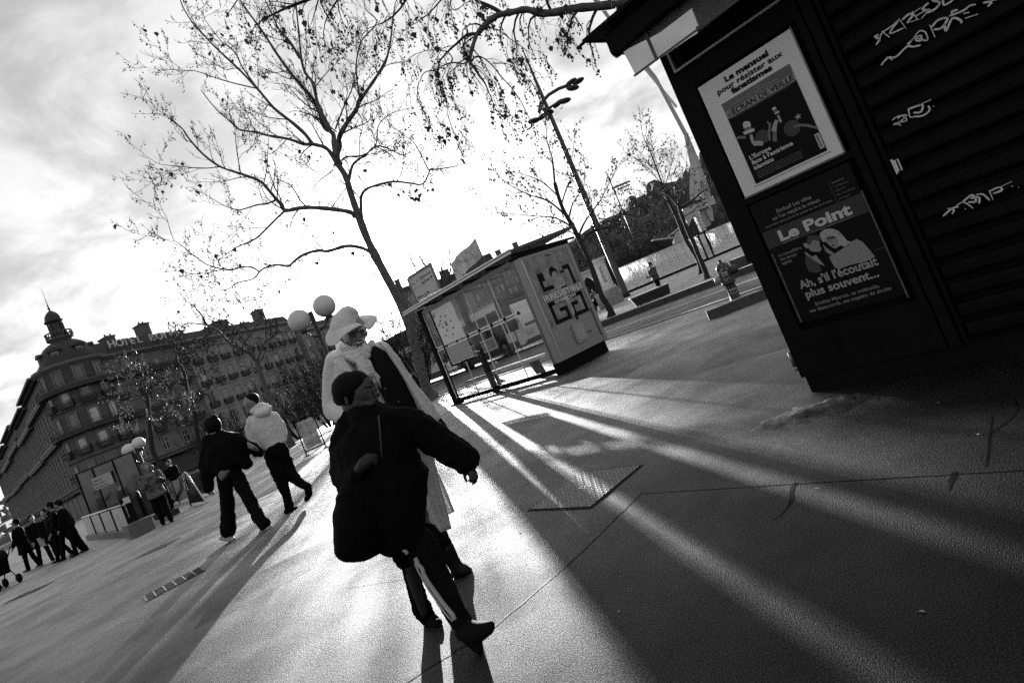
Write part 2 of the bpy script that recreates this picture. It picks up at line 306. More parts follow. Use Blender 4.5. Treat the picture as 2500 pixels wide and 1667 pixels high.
def block(name, label, org, az, L, H, D, rows, ncol, m, ww=1.1, wh=None, style='cross', contin=(), small=True, roofh=3., chim=(), ground=4.2, shut=False, group=None, mans=.35, cornice=.7, rng=1):
    rd = random.Random(rng)
    x = line_dir(az); rz = math.atan2(x[1], x[0]); t = thing(name, label, 'building', (org[0], org[1], -.13), rz, group)
    H0 = H+.13; rh = (H0-ground-.9)/rows; wh = wh or rh*.62
    xs = [L*(i+.5)/ncol for i in range(ncol)]
    # front wall as a grid with real openings
    xb = [0.]
    for c in xs: xb += [c-ww/2, c+ww/2]
    xb.append(L)
    zb = [0., ground]; op = []
    for r_ in range(rows):
        z0 = ground+r_*rh+rh*.16; op.append(z0); zb += [z0, z0+wh]
    zb.append(H0); zb = sorted(set(zb))
    wmb = MB()
    for i in range(len(xb)-1):
        for j in range(len(zb)-1):
            zc = (zb[j]+zb[j+1])/2
            isop = i % 2 == 1 and any(o_ < zc < o_+wh for o_ in op)
            if not isop: wmb.add([(xb[i],0,zb[j]),(xb[i+1],0,zb[j]),(xb[i+1],0,zb[j+1]),(xb[i],0,zb[j+1])], [(0,1,2,3)])
            else:
                a, b, c, d = xb[i], xb[i+1], zb[j], zb[j+1]
                wmb.add([(a,0,c),(b,0,c),(b,0,d),(a,0,d),(a,.35,c),(b,.35,c),(b,.35,d),(a,.35,d)], [(0,4,7,3),(1,2,6,5),(0,1,5,4),(3,7,6,2),(4,5,6,7)])
    wmb.add([(0,0,0),(0,D,0),(0,D,H0),(0,0,H0),(L,0,0),(L,D,0),(L,D,H0),(L,0,H0)], [(0,3,2,1),(4,5,6,7),(1,2,6,5),(3,7,6,2)])
    wmb.build('wall', m, t)
    c = MB(); cornice_ring(c, L, H0, .35, cornice); cornice_ring(c, L, H0-.25, .25, cornice*.5); cornice_ring(c, L, ground-.05, .3, .3)
    for r_ in range(1, rows): c.box(0, L, -.1, .01, ground+r_*rh-.08, ground+r_*rh+.1)
    c.build('cornice', m, t)
    rf = MB().add([(-.1,.1,H0+.35),(L+.1,.1,H0+.35),(L+.1,D,H0+.35),(-.1,D,H0+.35),(.3,.1+roofh*mans,H0+roofh*.8),(L-.3,.1+roofh*mans,H0+roofh*.8),(L-.3,D-.5,H0+roofh*.8),(.3,D-.5,H0+roofh*.8),(.5,D*.45,H0+roofh),(L-.5,D*.45,H0+roofh)],
        [(0,1,5,4),(1,2,6,5),(2,3,7,6),(3,0,4,7),(4,5,9,8),(6,7,8,9),(5,6,9),(7,4,8)])
    rfo = rf.build('roof', M['slate'], t)
    for cx, cw, chh in chim:
        cm = MB().box(cx-cw/2, cx+cw/2, D*.28, D*.28+2.2, H0+.3, H0+roofh+chh).box(cx-cw/2-.12, cx+cw/2+.12, D*.28-.12, D*.28+2.32, H0+roofh+chh-.25, H0+roofh+chh+.02)
        k = max(2, int(cw/.35))
        for q in range(k): cm.tube([(cx-cw/2+cw*(q+.5)/k, D*.28+.6+(q % 2)*.7, H0+roofh+chh), (cx-cw/2+cw*(q+.5)/k, D*.28+.6+(q % 2)*.7, H0+roofh+chh+.45)], .13, 6)
        cm.build('chimney', M['brick'], rfo)
    fm, pm, pc = window_meshes(ww, wh, style); bm_ = balcony_mesh(ww+.7)
    bl = balcony_mesh(L-.4, .8, 1.)
    sh = MB().box(-ww/2, -.02, .03, .09, .05, wh-.05).box(.02, ww/2, .03, .09, .05, wh-.05)
    for q in range(int(wh/.25)): sh.box(-ww/2+.05, -.07, .0, .031, .12+q*.25, .22+q*.25).box(.07, ww/2-.05, .0, .031, .12+q*.25, .22+q*.25)
    shm = sh.mesh('shutter', M['shutter'])
    for r_ in range(rows):
        for cx in xs:
            w_ = obj('window', fm, t, loc=(cx, 0, op[r_])); obj('pane', pc if rd.random() < .22 else pm, w_)
            if shut and rd.random() < .35: obj('shutter', shm, w_)
            if small and r_ not in contin and r_ > 0: obj('balcony', bm_, t, loc=(cx, 0, op[r_]))
        if r_ in contin: obj('balcony', bl, t, loc=(L/2, 0, op[r_]))
    # ground floor: dark shop openings between piers
    nsh = max(2, int(L/4.5))
    for i in range(nsh):
        a = L*i/nsh+.5; b = L*(i+1)/nsh-.5
        MB().box(a, b, -.05, .05, .25, ground-.9).build('shopfront', M['dark'], t)
        MB().box(a-.2, b+.2, -.9, -.04, ground-.85, ground-.6).build('awning', M['blackg'], t)
    return t, H0
HF = 22.4                                         # heading of the facade towards the right
hx = line_dir(HF)
pA = np.array([-58.9, 86.9]); pB = pA+hx*13.5; pC = pB+hx*27
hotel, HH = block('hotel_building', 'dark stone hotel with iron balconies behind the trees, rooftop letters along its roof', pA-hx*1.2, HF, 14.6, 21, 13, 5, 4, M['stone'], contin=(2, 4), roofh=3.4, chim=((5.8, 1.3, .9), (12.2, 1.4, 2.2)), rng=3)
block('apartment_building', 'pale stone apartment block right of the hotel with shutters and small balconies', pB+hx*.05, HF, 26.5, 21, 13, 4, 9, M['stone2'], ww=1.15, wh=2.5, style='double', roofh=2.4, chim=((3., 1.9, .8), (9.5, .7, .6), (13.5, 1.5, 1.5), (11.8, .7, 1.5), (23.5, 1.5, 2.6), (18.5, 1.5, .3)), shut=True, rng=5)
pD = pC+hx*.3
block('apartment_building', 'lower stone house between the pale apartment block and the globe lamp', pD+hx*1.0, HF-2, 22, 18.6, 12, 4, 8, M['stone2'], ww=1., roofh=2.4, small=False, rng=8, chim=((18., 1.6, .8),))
# round corner tower with dome
tw = thing('corner_tower', 'rounded corner of the hotel crowned by a dome, lantern and spire', 'tower', (0, 0, 0))
tcx = np.array([105*math.sin(math.radians(-36.4)), 105*math.cos(math.radians(-36.4))]) + np.array([-.59, .8])*1.6
tw.location = (tcx[0], tcx[1], -.13); TR = 4.3
face = math.atan2(-tcx[1], -tcx[0])
wm = MB().lathe([(TR, 0), (TR, 21.1), (TR+.5, 21.3), (TR+.6, 21.7), (3.4, 21.75)], n=28); wm.build('wall', M['stone'], tw)
cb = MB()
for z in (4.1, 7.6, 11.2, 14.9, 18.2): cb.lathe([(TR, z), (TR+.22, z), (TR+.22, z+.3), (TR, z+.32)], n=28)
cb.build('cornice', M['stoned'], tw)
for z in (11.4, 17.7):
    b = MB().lathe([(TR, z-.2), (TR+1., z-.15), (TR+1., z), (TR, z)], n=28).lathe([(TR+.95, z+1.0), (TR+1., z+1.0), (TR+1., z+1.06), (TR+.95, z+1.06)], n=28).lathe([(TR+.96, z), (TR+.96, z+.55)], n=28)
    for i in range(90):
        a = 2*math.pi*i/90; b.tube([((TR+.96)*math.cos(a), (TR+.96)*math.sin(a), z), ((TR+.96)*math.cos(a), (TR+.96)*math.sin(a), z+1.)], .03, 3)
    b.build('balcony', M['iron'], tw)
fm, pm, pc = window_meshes(1.1, 2.1, 'cross'); bs_ = balcony_mesh(2.1, .6, .85)
for r_, z in enumerate((5., 8.5, 12.1, 15.4, 18.6)):
    for q, da in enumerate((-62, -27, 8, 43)):
        a = face+math.radians(da)
        wv = obj('window', fm, tw, loc=(math.cos(a)*(TR+.03), math.sin(a)*(TR+.03), z), rotz=a+math.pi/2); obj('pane', pc if (r_ == 3 and q == 1) or random.random() < .2 else pm, wv, loc=(0, -.12, 0))
        if r_ in (0, 1, 3): obj('balcony', bs_, tw, loc=(math.cos(a)*(TR+.02), math.sin(a)*(TR+.02), z), rotz=a+math.pi/2)
dz = 21.75
MB().lathe([(3.5, dz), (3.55, dz+.7), (3.42, dz+1.6), (3.1, dz+2.4), (2.6, dz+3.1), (1.9, dz+3.6), (1.3, dz+3.85)], n=28).build('dome', M['slate'], tw)
MB().lathe([(1.3, dz+3.75), (1.4, dz+4.1), (1.75, dz+4.2), (1.75, dz+4.4), (1.55, dz+4.45)], n=20).build('dome_collar', M['stoned'], tw)
b = MB().lathe([(1.62, dz+5.15), (1.8, dz+5.2), (1.8, dz+5.3), (1.62, dz+5.35)], n=20)
for i in range(22):
    a = 2*math.pi*i/22; b.tube([(1.68*math.cos(a), 1.68*math.sin(a), dz+4.4), (1.68*math.cos(a), 1.68*math.sin(a), dz+5.2)], .085, 4)
b.build('railing', M['stoned'], tw)
ln = MB().lathe([(.95, dz+4.4), (.85, dz+4.8), (.8, dz+6.9)], n=12)
for i in range(8):
    a = 2*math.pi*i/8; ln.tube([(.92*math.cos(a), .92*math.sin(a), dz+4.6), (.92*math.cos(a), .92*math.sin(a), dz+6.8)], .1, 5)
ln.lathe([(.9, dz+6.9), (1.25, dz+7.05), (1.25, dz+7.2), (1.05, dz+7.25)], n=16); ln.build('lantern', M['slate'], tw)
MB().lathe([(1.05, dz+7.2), (1.08, dz+7.5), (.95, dz+8.), (.6, dz+8.5), (.3, dz+8.75), (.12, dz+8.9), (.12, dz+9.1), (.24, dz+9.2), (.12, dz+9.35), (.06, dz+9.5), (.16, dz+9.7), (.05, dz+9.85), (.05, dz+10.3), (.015, dz+12.6)], n=14).build('spire', M['slate'], tw)
dm = MB().box(-.62, -.5, -.1, .9, 0, 1.9).box(.5, .62, -.1, .9, 0, 1.9).box(-.5, .5, -.08, 0, 1.75, 1.9)
dm.prism([(math.cos(math.pi*k/8)*.95, 1.9+math.sin(math.pi*k/8)*.55) for k in range(9)], 'y', -.25, 1.6)
dmm = dm.mesh('dormer', M['slate'])
dwf = MB().box(-.42,-.34,-.06,0,.1,1.75).box(.34,.42,-.06,0,.1,1.75).box(-.04,.04,-.06,0,.1,1.75).box(-.42,.42,-.06,0,1.67,1.75).mesh('window', M['wframe']); dwp = MB().box(-.5,.5,0,.04,.0,1.75).mesh('pane', M['pane'])
for da in (-75, -22, 31, 84):
    a = face+math.radians(da)
    o = obj('dormer', dmm, tw, loc=(math.cos(a)*3.35, math.sin(a)*3.35, dz+.2), rotz=a+math.pi/2); obj('window', dwf, o); obj('pane', dwp, o)
# rooftop letters
def text(s, size, m, name='lettering', parent=None, loc=(0,0,0), rot=None, depth=.0, off=0., align='LEFT', sx_=1., shear=0., space=1., line=1., kind=None, label=None, wfit=None):
    cu = bpy.data.curves.new(name, 'FONT'); cu.body = s; cu.size = size; cu.extrude = depth; cu.offset = off; cu.align_x = align; cu.shear = shear; cu.space_character = space; cu.space_line = line
    cu.resolution_u = 3
    o = bpy.data.objects.new(name, cu); COL.objects.link(o)
    me = bpy.data.meshes.new_from_object(o, depsgraph=bpy.context.evaluated_depsgraph_get()); bpy.data.objects.remove(o); me.name = name
    me.materials.clear(); me.materials.append(m)
    n = len(me.vertices); co = np.zeros(n*3); me.vertices.foreach_get('co', co); co = co.reshape(-1, 3)
    if wfit and n:
        wd = co[:, 0].max()-co[:, 0].min()
        if align == 'LEFT': co[:, 0] -= co[:, 0].min()
        sx_ = wfit/wd
    co[:, 0] *= sx_
    me.vertices.foreach_set('co', co.ravel()); me.update()
    r_ = obj(name, me, parent, kind, label)
    r_.location = Vector(tuple(map(float, loc))); r_.rotation_euler = rot or (math.pi/2, 0, 0)
    return r_
rs = thing('rooftop_sign', 'big metal letters reading HOTEL ROYAL standing along the hotel roof edge', 'sign', (pA[0], pA[1], 0), math.atan2(hx[1], hx[0]))
xx = 1.0
for ch in 'HOTEL ROYAL':
    if ch != ' ': text(ch, 1.65, M['sign'], 'letter', rs, (xx, -.3, 22.3), depth=.08, off=.012)
    xx += 1.18 if ch != ' ' else .9
fr = MB()
for q in range(7): fr.box(.8+q*2.1, .88+q*2.1, -.2, -.1, 21, 23.4)
fr.box(.8, 14.2, -.22, -.16, 22.2, 22.3).box(.8, 14.2, -.22, -.16, 23.2, 23.3); fr.build('sign_frame', M['iron'], rs)
# long street wing going away to the left
wd_ = line_dir(-46.5); L0 = np.array([-66.0, 82.6]); s0 = 0.
for i, (ln_, h_, lab) in enumerate(((20, 21, 'first block of the long facade left of the domed corner, under the hotel eaves'), (22, 20.4, 'second block of the long facade, behind a deep dark eave'), (24, 21.2, 'third block of the long facade, with crowded chimneys'), (26, 20.6, 'fourth block of the long facade, dim in the distance'), (30, 21.4, 'farthest block of the long facade at the photo left edge'))):
    far = L0+wd_*(s0+ln_)
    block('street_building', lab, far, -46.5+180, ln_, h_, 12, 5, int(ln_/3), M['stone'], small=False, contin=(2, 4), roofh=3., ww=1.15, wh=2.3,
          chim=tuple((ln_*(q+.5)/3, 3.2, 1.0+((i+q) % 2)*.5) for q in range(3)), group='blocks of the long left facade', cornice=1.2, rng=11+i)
    s0 += ln_+.1
# buildings seen over the shelter
DF = 285.
o1 = np.array([DF*math.sin(math.radians(-9.5)), DF*math.cos(math.radians(-9.5))])
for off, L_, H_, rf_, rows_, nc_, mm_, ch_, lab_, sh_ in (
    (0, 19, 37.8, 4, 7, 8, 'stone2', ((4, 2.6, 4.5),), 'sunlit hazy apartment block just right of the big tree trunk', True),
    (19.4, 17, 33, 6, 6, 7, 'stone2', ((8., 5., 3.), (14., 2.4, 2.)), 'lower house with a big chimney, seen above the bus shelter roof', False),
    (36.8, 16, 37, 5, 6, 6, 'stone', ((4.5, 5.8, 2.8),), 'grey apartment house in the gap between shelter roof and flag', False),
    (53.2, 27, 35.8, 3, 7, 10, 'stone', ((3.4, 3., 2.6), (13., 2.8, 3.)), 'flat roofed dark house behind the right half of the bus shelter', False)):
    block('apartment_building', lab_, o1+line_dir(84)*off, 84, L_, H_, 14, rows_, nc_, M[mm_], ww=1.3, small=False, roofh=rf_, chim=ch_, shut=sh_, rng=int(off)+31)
# ---------------------------------------------------------------- the hill across the river
def hill():
    pr = [(-60, 2.5), (-30, 3.), (-14, 3.6), (-6, 4.4), (0, 5.), (5, 5.4), (9, 5.9), (11.6, 6.4), (14, 6.5), (14.9, 6.6), (15.2, 7.4), (15.9, 7.5), (16.3, 7.0), (17.0, 7.2), (17.4, 7.9), (18.4, 8.0), (18.9, 7.3), (20., 7.0), (21.5, 7.6), (23, 8.3), (26, 9), (34, 9.4), (50, 8), (70, 5)]
    az = np.arange(-58, 68, .35); e = np.interp(az, [p[0] for p in pr], [p[1] for p in pr])
    rg = np.random.RandomState(4); e = e+np.convolve(rg.randn(len(az)), np.ones(3)/3, 'same')*.06
    mb = MB(); rows = 26; v = []; f = []
    for j in range(rows):
        t = j/(rows-1); D = 300+t*380
        for i, a in enumerate(az):
            h = 1.2+D*math.tan(math.radians(e[i]))*(t**1.15) + (0 if j in (0, rows-1) else rg.randn()*1.6)
            v.append((D*math.sin(math.radians(a)), D*math.cos(math.radians(a)), max(h, -.3) if j else -.3))
    m_ = len(az)
    for j in range(rows-1):
        for i in range(m_-1): f.append((j*m_+i, j*m_+i+1, (j+1)*m_+i+1, (j+1)*m_+i))
    mb.add(v, f, False).build('hill', M['hill'], kind='structure')
    return az, e
haz, hel = hill()
def hill_pt(a, t):
    D = 300+t*380; e = np.interp(a, haz, hel); return np.array([D*math.sin(math.radians(a)), D*math.cos(math.radians(a)), 1.2+D*math.tan(math.radians(e))*(t**1.15)])
hs = MB().box(-9, 9, -6, 6, -4, 8).mesh('wall', M['stone']); hr_ = MB().prism([(-6.6, 8), (6.6, 8), (0, 11.5)], 'x', -9.4, 9.4).mesh('roof', M['slate'])
hw = MB()
for r_ in range(2):
    for q in range(5): hw.box(-7.6+q*3.4, -6.2+q*3.4, -6.1, -6.0, 1+r_*3.4, 3+r_*3.4)
hwm = hw.mesh('window_row', M['pane'])
for i, (a, t) in enumerate([(9.5, .35), (10.8, .38), (12.3, .36), (13.6, .4), (15., .42), (17.0, .33), (18.6, .45), (10.2, .6), (13.1, .62), (16.4, .66), (19.8, .62), (21.4, .5), (14.6, .8), (20.6, .85)]):
    p = hill_pt(a, t); lab = 'small pale house on the wooded hill, %s' % ['lowest on the left', 'low, second from left', 'low in the middle', 'beside the mast top', 'below the rocky crest', 'above the white wall', 'above the wall gate', 'halfway up at left', 'halfway up, centre', 'halfway up under the crest', 'halfway up at right', 'beside the white pylon', 'just below the skyline', 'near the skyline at right'][i]
    h = thing('hill_house', lab, 'house', p, -math.radians(a)+random.uniform(-.3, .3), 'houses on the wooded hill'); s_ = random.uniform(.55, .95); h.scale = (s_, s_, s_)
    obj('wall', hs, h); obj('roof', hr_, h); o = obj('window_row', hwm, h); o['kind'] = 'stuff'

# old repair patches in the asphalt, each with its own slightly different surface
pm2 = asphalt('patch_asphalt', .008, .70, spec=.43, bump=.4, grain=.9, bscale=110., big=.4)
for px_, py_, ww_, hh_, rz_ in ((-2.6, 5.2, 1.5, .9, .3), (2.6, 6.6, 1.1, 1.6, -.75), (-6.2, 9.6, 2.2, 1.2, .5), (.9, 8.6, 1.3, .8, -.7)):
    rr_ = np.random.RandomState(int(abs(px_)*10)); pts = []
    for (a, b) in ((-1, -1), (1, -1), (1, 1), (-1, 1)):
        pts.append((a*ww_/2+rr_.randn()*.03, b*hh_/2+rr_.randn()*.03))
    Q = []
    for i in range(4):
        a = np.array(pts[i]); b = np.array(pts[(i+1) % 4])
        for k in range(6): Q.append(tuple(a+(b-a)*k/6+rr_.randn(2)*.008))
    o = MB().add([(x, y, .0006) for x, y in Q], [tuple(range(len(Q)))]).build('asphalt_patch', pm2, kind='structure', loc=(px_, py_, 0), rotz=rz_)
# ================================================================= KIOSK
KZ = math.atan2(-.715, .699)
def rect(mb, u0, u1, z0, z1, y): return mb.add([(u0,y,z0),(u1,y,z0),(u1,y,z1),(u0,y,z1)], [(0,1,2,3)])
def bprism(pts, y0, y1): return MB().prism(pts, 'y', y0, y1)
kk = thing('kiosk', 'black closed news kiosk with two posters and a graffitied shutter', 'kiosk', (1.74, 4.05, 0), KZ)
MB().box(0, 4.2, .06, 1.5, .12, 2.9).build('body', M['black'], kk)
MB().box(.02, 4.2, .02, 1.5, 0, .12).build('plinth', M['blackg'], kk)
fr = MB().box(0, .12, 0, .06, .12, 2.9).box(.82, .86, -.005, .06, .12, 2.5).box(.875, .93, -.02, .06, .12, 2.5).box(.945, .965, .0, .06, .12, 2.5).box(.12, .82, .0, .06, 2.28, 2.42).box(.12, .82, .0, .06, .12, .44).box(.12, .82, .0, .06, 1.375, 1.42)
fr.build('frame', M['blackg'], kk)
MB().box(.04, 4.0, -.03, -.0, 2.425, 2.44).box(.04, .055, -.03, 0, 2.44, 2.7).build('sign_rim', M['lgrey'], kk)
hg = MB().tube([(-.015, .02, 2.25), (-.015, .02, 2.36)], .014, 8).tube([(-.015, .02, .2), (-.015, .02, .31)], .016, 8).box(-.02, .0, .0, .05, .17, .19); hg.build('hinge', M['grey'], kk)
MB().add([(-.07,.3,.0),(-.05,.3,.0),(-.05,.3,2.5),(-.07,.3,2.5)], [(0,1,2,3)]).box(-.025, 0, .0, .03, 1.0, 2.6).build('edge_trim', M['blackg'], kk)
# roof, roller box, valance
MB().hexa([(-.3,-.42,2.86),(4.2,-.42,2.86),(4.2,1.6,3.05),(-.3,1.6,3.05),(-.3,-.42,2.885),(4.2,-.42,2.885),(4.2,1.6,3.3),(-.3,1.6,3.3)]).tube([(-.3,-.40,2.87),(-.325,-.42,2.86),(-.335,-.42,2.835)], .012, 6).build('roof', M['blackg'], kk)
MB().prism([(-.36,2.70),(-.05,2.70),(-.05,2.86),(-.30,2.86),(-.36,2.82)], 'x', -.17, 4.2).tube([(-.215,-.22,2.755),(-.17,-.22,2.755)], .055, 14).tube([(-.225,-.22,2.755),(-.215,-.22,2.755)], .03, 10).build('awning_box', M['blackg'], kk)
va = MB(); nn = 60; v = []; f = []
for i in range(nn+1):
    u = -.13+4.3*i/nn
    for j in range(5):
        z = 2.705-.215*j/4; v.append((u+(.02*j/4 if i == 0 else 0), -.27+.008*math.sin(i*.9)*j/4+.004*math.sin(i*2.3+j), z+(.006*math.sin(i*.7) if j == 4 else 0)))
for i in range(nn):
    for j in range(4): f.append((i*5+j, (i+1)*5+j, (i+1)*5+j+1, i*5+j+1))
cloth = mat('awning_cloth', .13, .9, noise=.12, nscale=6, bump=.3, bscale=120)
tl = N(cloth.node_tree, 'ShaderNodeBsdfTranslucent'); tl.inputs[0].default_value = (.2, .2, .2, 1); mx = N(cloth.node_tree, 'ShaderNodeMixShader'); mx.inputs[0].default_value = .4
bs = cloth.node_tree.nodes['Principled BSDF']; cloth.node_tree.links.new(bs.outputs[0], mx.inputs[1]); cloth.node_tree.links.new(tl.outputs[0], mx.inputs[2]); cloth.node_tree.links.new(mx.outputs[0], cloth.node_tree.nodes['Material Output'].inputs[0])
val = va.add(v, f, True).build('valance', cloth, kk)
sm_ = MB()
for u in (.06, .86, 1.7, 2.6): sm_.box(u, u+.022, -.283, -.279, 2.49, 2.705)
sm_.box(-.12, 4.1, -.284, -.279, 2.492, 2.505); sm_.build('seam', mat('seam_cloth', .08, .9), val)
# shutter: separate slats in a frame
sh_ = thing('tmp', 'x', 'x'); bpy.data.objects.remove(sh_)
sht = MB().box(.97, 4.2, .05, .06, .12, 2.5).build('shutter', M['black'], kk)
sm = MB().prism([(.05, .0), (.012, .012), (.0, .03), (.0, .075), (.014, .092), (.05, .098)], 'x', .985, 4.2).mesh('slat', mat('shutter_slat', .0035, .6, spec=.08, noise=.4, nscale=9, bump=.3, bscale=60))
for i in range(20): obj('slat', sm, sht, loc=(0, 0, .14+i*.1195))
MB().box(.985, .998, -.022, .0, 1.19, 1.26).box(.975, .985, -.012, .05, 1.18, 1.27).box(1.005, 1.012, -.014, .0, 1.19, 1.26).build('handle', M['steel'], sht)
def stroke(mb, pts, wd, y):
    if len(pts) > 2:
        Q = [np.array(p) for p in pts]; o = []
        for i in range(len(Q)-1):
            a, b, c, d = Q[max(i-1, 0)], Q[i], Q[i+1], Q[min(i+2, len(Q)-1)]
            for k in range(4): u = k/4; o.append(.5*((2*b)+(c-a)*u+(2*a-5*b+4*c-d)*u*u+(3*b-a-3*c+d)*u**3))
        pts = o+[Q[-1]]
    v = []; f = []; n = len(pts)
    for i, p in enumerate(pts):
        a = np.array(pts[max(i-1, 0)]); b = np.array(pts[min(i+1, n-1)]); d = (b-a)/(np.linalg.norm(b-a)+1e-9); q = np.array([-d[1], d[0]])*wd/2*(1 if 0 < i < n-1 else .5)
        v += [(p[0]+q[0], y, p[1]+q[1]), (p[0]-q[0], y, p[1]-q[1])]
    for i in range(n-1): f.append((2*i, 2*i+1, 2*i+3, 2*i+2))
    mb.add(v, f)
def kuv(x, y):
    'photo pixel -> (u, z) on the kiosk front'
    d = ray(x, y); n = np.array([.715, .699, 0]); a = np.array([1.74, 4.05, 0]); t = ((a-[0, 0, CH])@n)/(d@n); q = np.array([0, 0, CH])+d*t
    return ((q[:2]-a[:2])@np.array([.699, -.715]), q[2])
cG = crop(2000, 0, 2.614)
spray = mat('spray_paint', .5, .6, noise=.3, nscale=40)
tags = [('first', [[(350,240),(375,225),(365,245),(385,250),(365,290)],[(400,200),(450,240)],[(385,270),(400,215),(470,165),(510,130),(450,215),(540,180)],[(510,120),(555,185)],[(530,130),(570,95),(600,95),(560,150)],[(560,150),(640,125)],[(595,75),(630,130)],[(600,85),(650,50)],[(610,110),(700,60),(650,125)],[(700,20),(660,60),(720,70)],[(720,5),(770,20),(740,60),(690,85)],[(790,0),(800,35),(860,0)]]),
 ('second', [[(395,420),(440,370),(490,365),(560,300),(600,300),(650,290)],[(430,365),(470,385)],[(560,285),(600,250),(640,200),(680,210),(690,260),(640,250),(610,240),(570,290)],[(620,240),(650,230),(650,260),(620,260),(620,240)],[(705,160),(740,240)],[(715,180),(760,130),(820,120),(780,180),(730,190)],[(800,150),(810,200),(850,120),(900,130),(910,150)],[(850,100),(850,75),(885,65)],[(830,105),(920,70),(960,40),(1000,30)],[(920,90),(960,80)],[(930,120),(1015,92)],[(1045,20),(1100,15),(1075,45)],[(1080,10),(1140,0)]]),
 ('third', [[(465,770),(500,745),(560,735),(520,775),(475,795),(520,790)],[(500,760),(530,740),(560,770),(510,780)],[(490,790),(525,803)],[(570,700),(580,745),(600,750)],[(565,700),(620,680),(660,670),(650,715),(600,720)],[(600,745),(660,740),(705,705),(695,675)],[(640,670),(715,637)],[(728,678),(735,681)]]),
 ('fourth', [[(790,1380),(850,1330),(890,1320)],[(820,1330),(860,1340),(848,1365)],[(870,1320),(920,1290),(985,1330)],[(915,1290),(950,1260),(980,1245),(1000,1285),(950,1290)],[(965,1265),(1020,1260),(1020,1300)],[(1000,1245),(1045,1240),(1090,1280)],[(1085,1215),(1110,1275)],[(1090,1220),(1150,1195),(1165,1215),(1110,1235)],[(1110,1215),(1230,1158)],[(1230,1185),(1235,1190)],[(1270,1195),(1275,1200)],[(930,1330),(936,1337)]])]
for nm, ss in tags:
    g_ = MB()
    for st in ss: stroke(g_, [kuv(*cG(*p)) for p in st], random.uniform(.006, .011), -.004)
    o = g_.build('graffiti_tag', spray, sht, label='pale sprayed scrawl, %s from the top' % nm)
# posters
def T(s, u, z, wfit, size, m, par, bold=.0, y=-.0, **k): return text(s, size, m, 'lettering', par, (u, y, z), off=bold, wfit=wfit, **k)
p1 = thing('poster', 'white framed magazine poster with a black cover picture, upper on the kiosk', 'poster', (1.74, 4.05, 0), KZ)
MB().box(.14, .78, .0-.012, -.004, 1.425, 2.25).build('sheet', M['paper'], p1)
Yp = -.0145
MB().box(.783, .789, -.016, 0, 1.42, 2.26).box(.134, .78, -.014, 0, 1.414, 1.421).build('frame', M['grey'], p1)
c_ = MB(); rect(c_, .241, .704, 1.478, 2.065, Yp); cov = c_.build('cover', M['ink'], p1)
c_ = MB(); rect(c_, .241, .704, 2.003, 2.0649, Yp-.0008); c_.build('cover_band', M['inkg'], p1)
c_ = MB(); rect(c_, .241, .704, 1.955, 2.003, Yp-.0008); c_.build('cover_title_band', M['inkm'], p1)
Yt = Yp-.0018
T('Le mensuel', .322, 2.180, .297, .052, M['ink'], p1, .0022, Yt); T('pour résister aux', .246, 2.132, .446, .05, M['ink'], p1, .0011, Yt); T('fanatismes', .331, 2.089, .277, .05, M['ink'], p1, .0022, Yt)
T('enquête', .435, 2.04, .07, .016, M['inkm'], p1, 0, Yt); T('FRANCE SOS Hôpital à l\'agonie', .30, 2.017, .31, .02, M['inkm'], p1, .0004, Yt)
T('ÉCRAN DE VEILLE', .285, 1.964, .41, .05, M['ink'], p1, .0008, Yt)
T('30', .248, 1.966, .03, .03, M['ink'], p1, 0, Yt)
T('L\'Europe', .270, 1.640, .145, .04, M['inkl'], p1, .0012, Yt); T('face à l\'entrisme', .270, 1.603, .275, .04, M['inkl'], p1, .0012, Yt); T('islamiste', .270, 1.566, .135, .04, M['inkl'], p1, .0012, Yt)
c_ = MB()
for i in range(4): rect(c_, .272, .57, 1.545-i*.0135, 1.5485-i*.0135, Yt)
rect(c_, .225, .72, 1.462, 1.465, Yt); c_.build('small_print', M['inkg'], p1)
c_ = MB(); rect(c_, .255, .69, 1.949, 1.9505, Yt)
for i in range(40): rect(c_, .29+i*.0095, .2935+i*.0095, 1.943, 1.9465, Yt)
c_.build('rule', M['inkm'], p1)
# cover picture: two little domed turrets on bent tubes, a star, dark balls
def pic(mb, pts, y): mb.add([(a, y, b) for a, b in pts], [tuple(range(len(pts)))])
q1 = crop(1700, 180, 6.03)
def kp(pts, cv): return [kuv(*cv(*p)) for p in pts]
pa, pb, pcc = MB(), MB(), MB()
for poly in ([(700,760),(705,720),(740,700),(790,705),(812,735),(818,775),(715,805)], [(1125,520),(1150,492),(1185,495),(1192,515),(1140,545)]): pic(pa, kp(poly, q1), Yt)
for poly in ([(715,805),(818,775),(840,840),(745,880)], [(1142,545),(1192,517),(1205,575),(1165,600)]): pic(pb, kp(poly, q1), Yt)
for poly in ([(700,860),(860,800),(872,845),(725,902)], [(1160,590),(1225,545),(1240,568),(1180,605)]): pic(pa, kp(poly, q1), Yt-.0006)
for poly in ([(795,905),(835,885),(855,950),(885,1060),(870,1070),(820,1010)], [(885,1060),(870,990),(985,990),(1003,1020),(990,1060)], [(1200,625),(1230,605),(1278,705),(1245,725)], [(1045,695),(1115,730),(1110,800),(1090,885),(1062,875),(1080,770)], [(1150,720),(1180,675),(1222,690),(1200,760),(1192,858),(1115,850)], [(595,945),(650,915),(735,920),(745,955),(650,958),(605,968)]): pic(pb if poly[0][0] in (1045, 595) else pcc, kp(poly, q1), Yt)
for poly in ([(1062,880),(1105,880),(1105,990),(1075,985)], [(1138,862),(1195,862),(1200,1000),(1135,998)]): pic(pb, kp(poly, q1), Yt)
q2 = crop(1650, 50, 3.484)
st = []
for i in range(10):
    a = math.pi/2+i*math.pi/5; r_ = .022 if i % 2 == 0 else .009; st.append((.632+r_*math.cos(a), 1.747+r_*math.sin(a)))
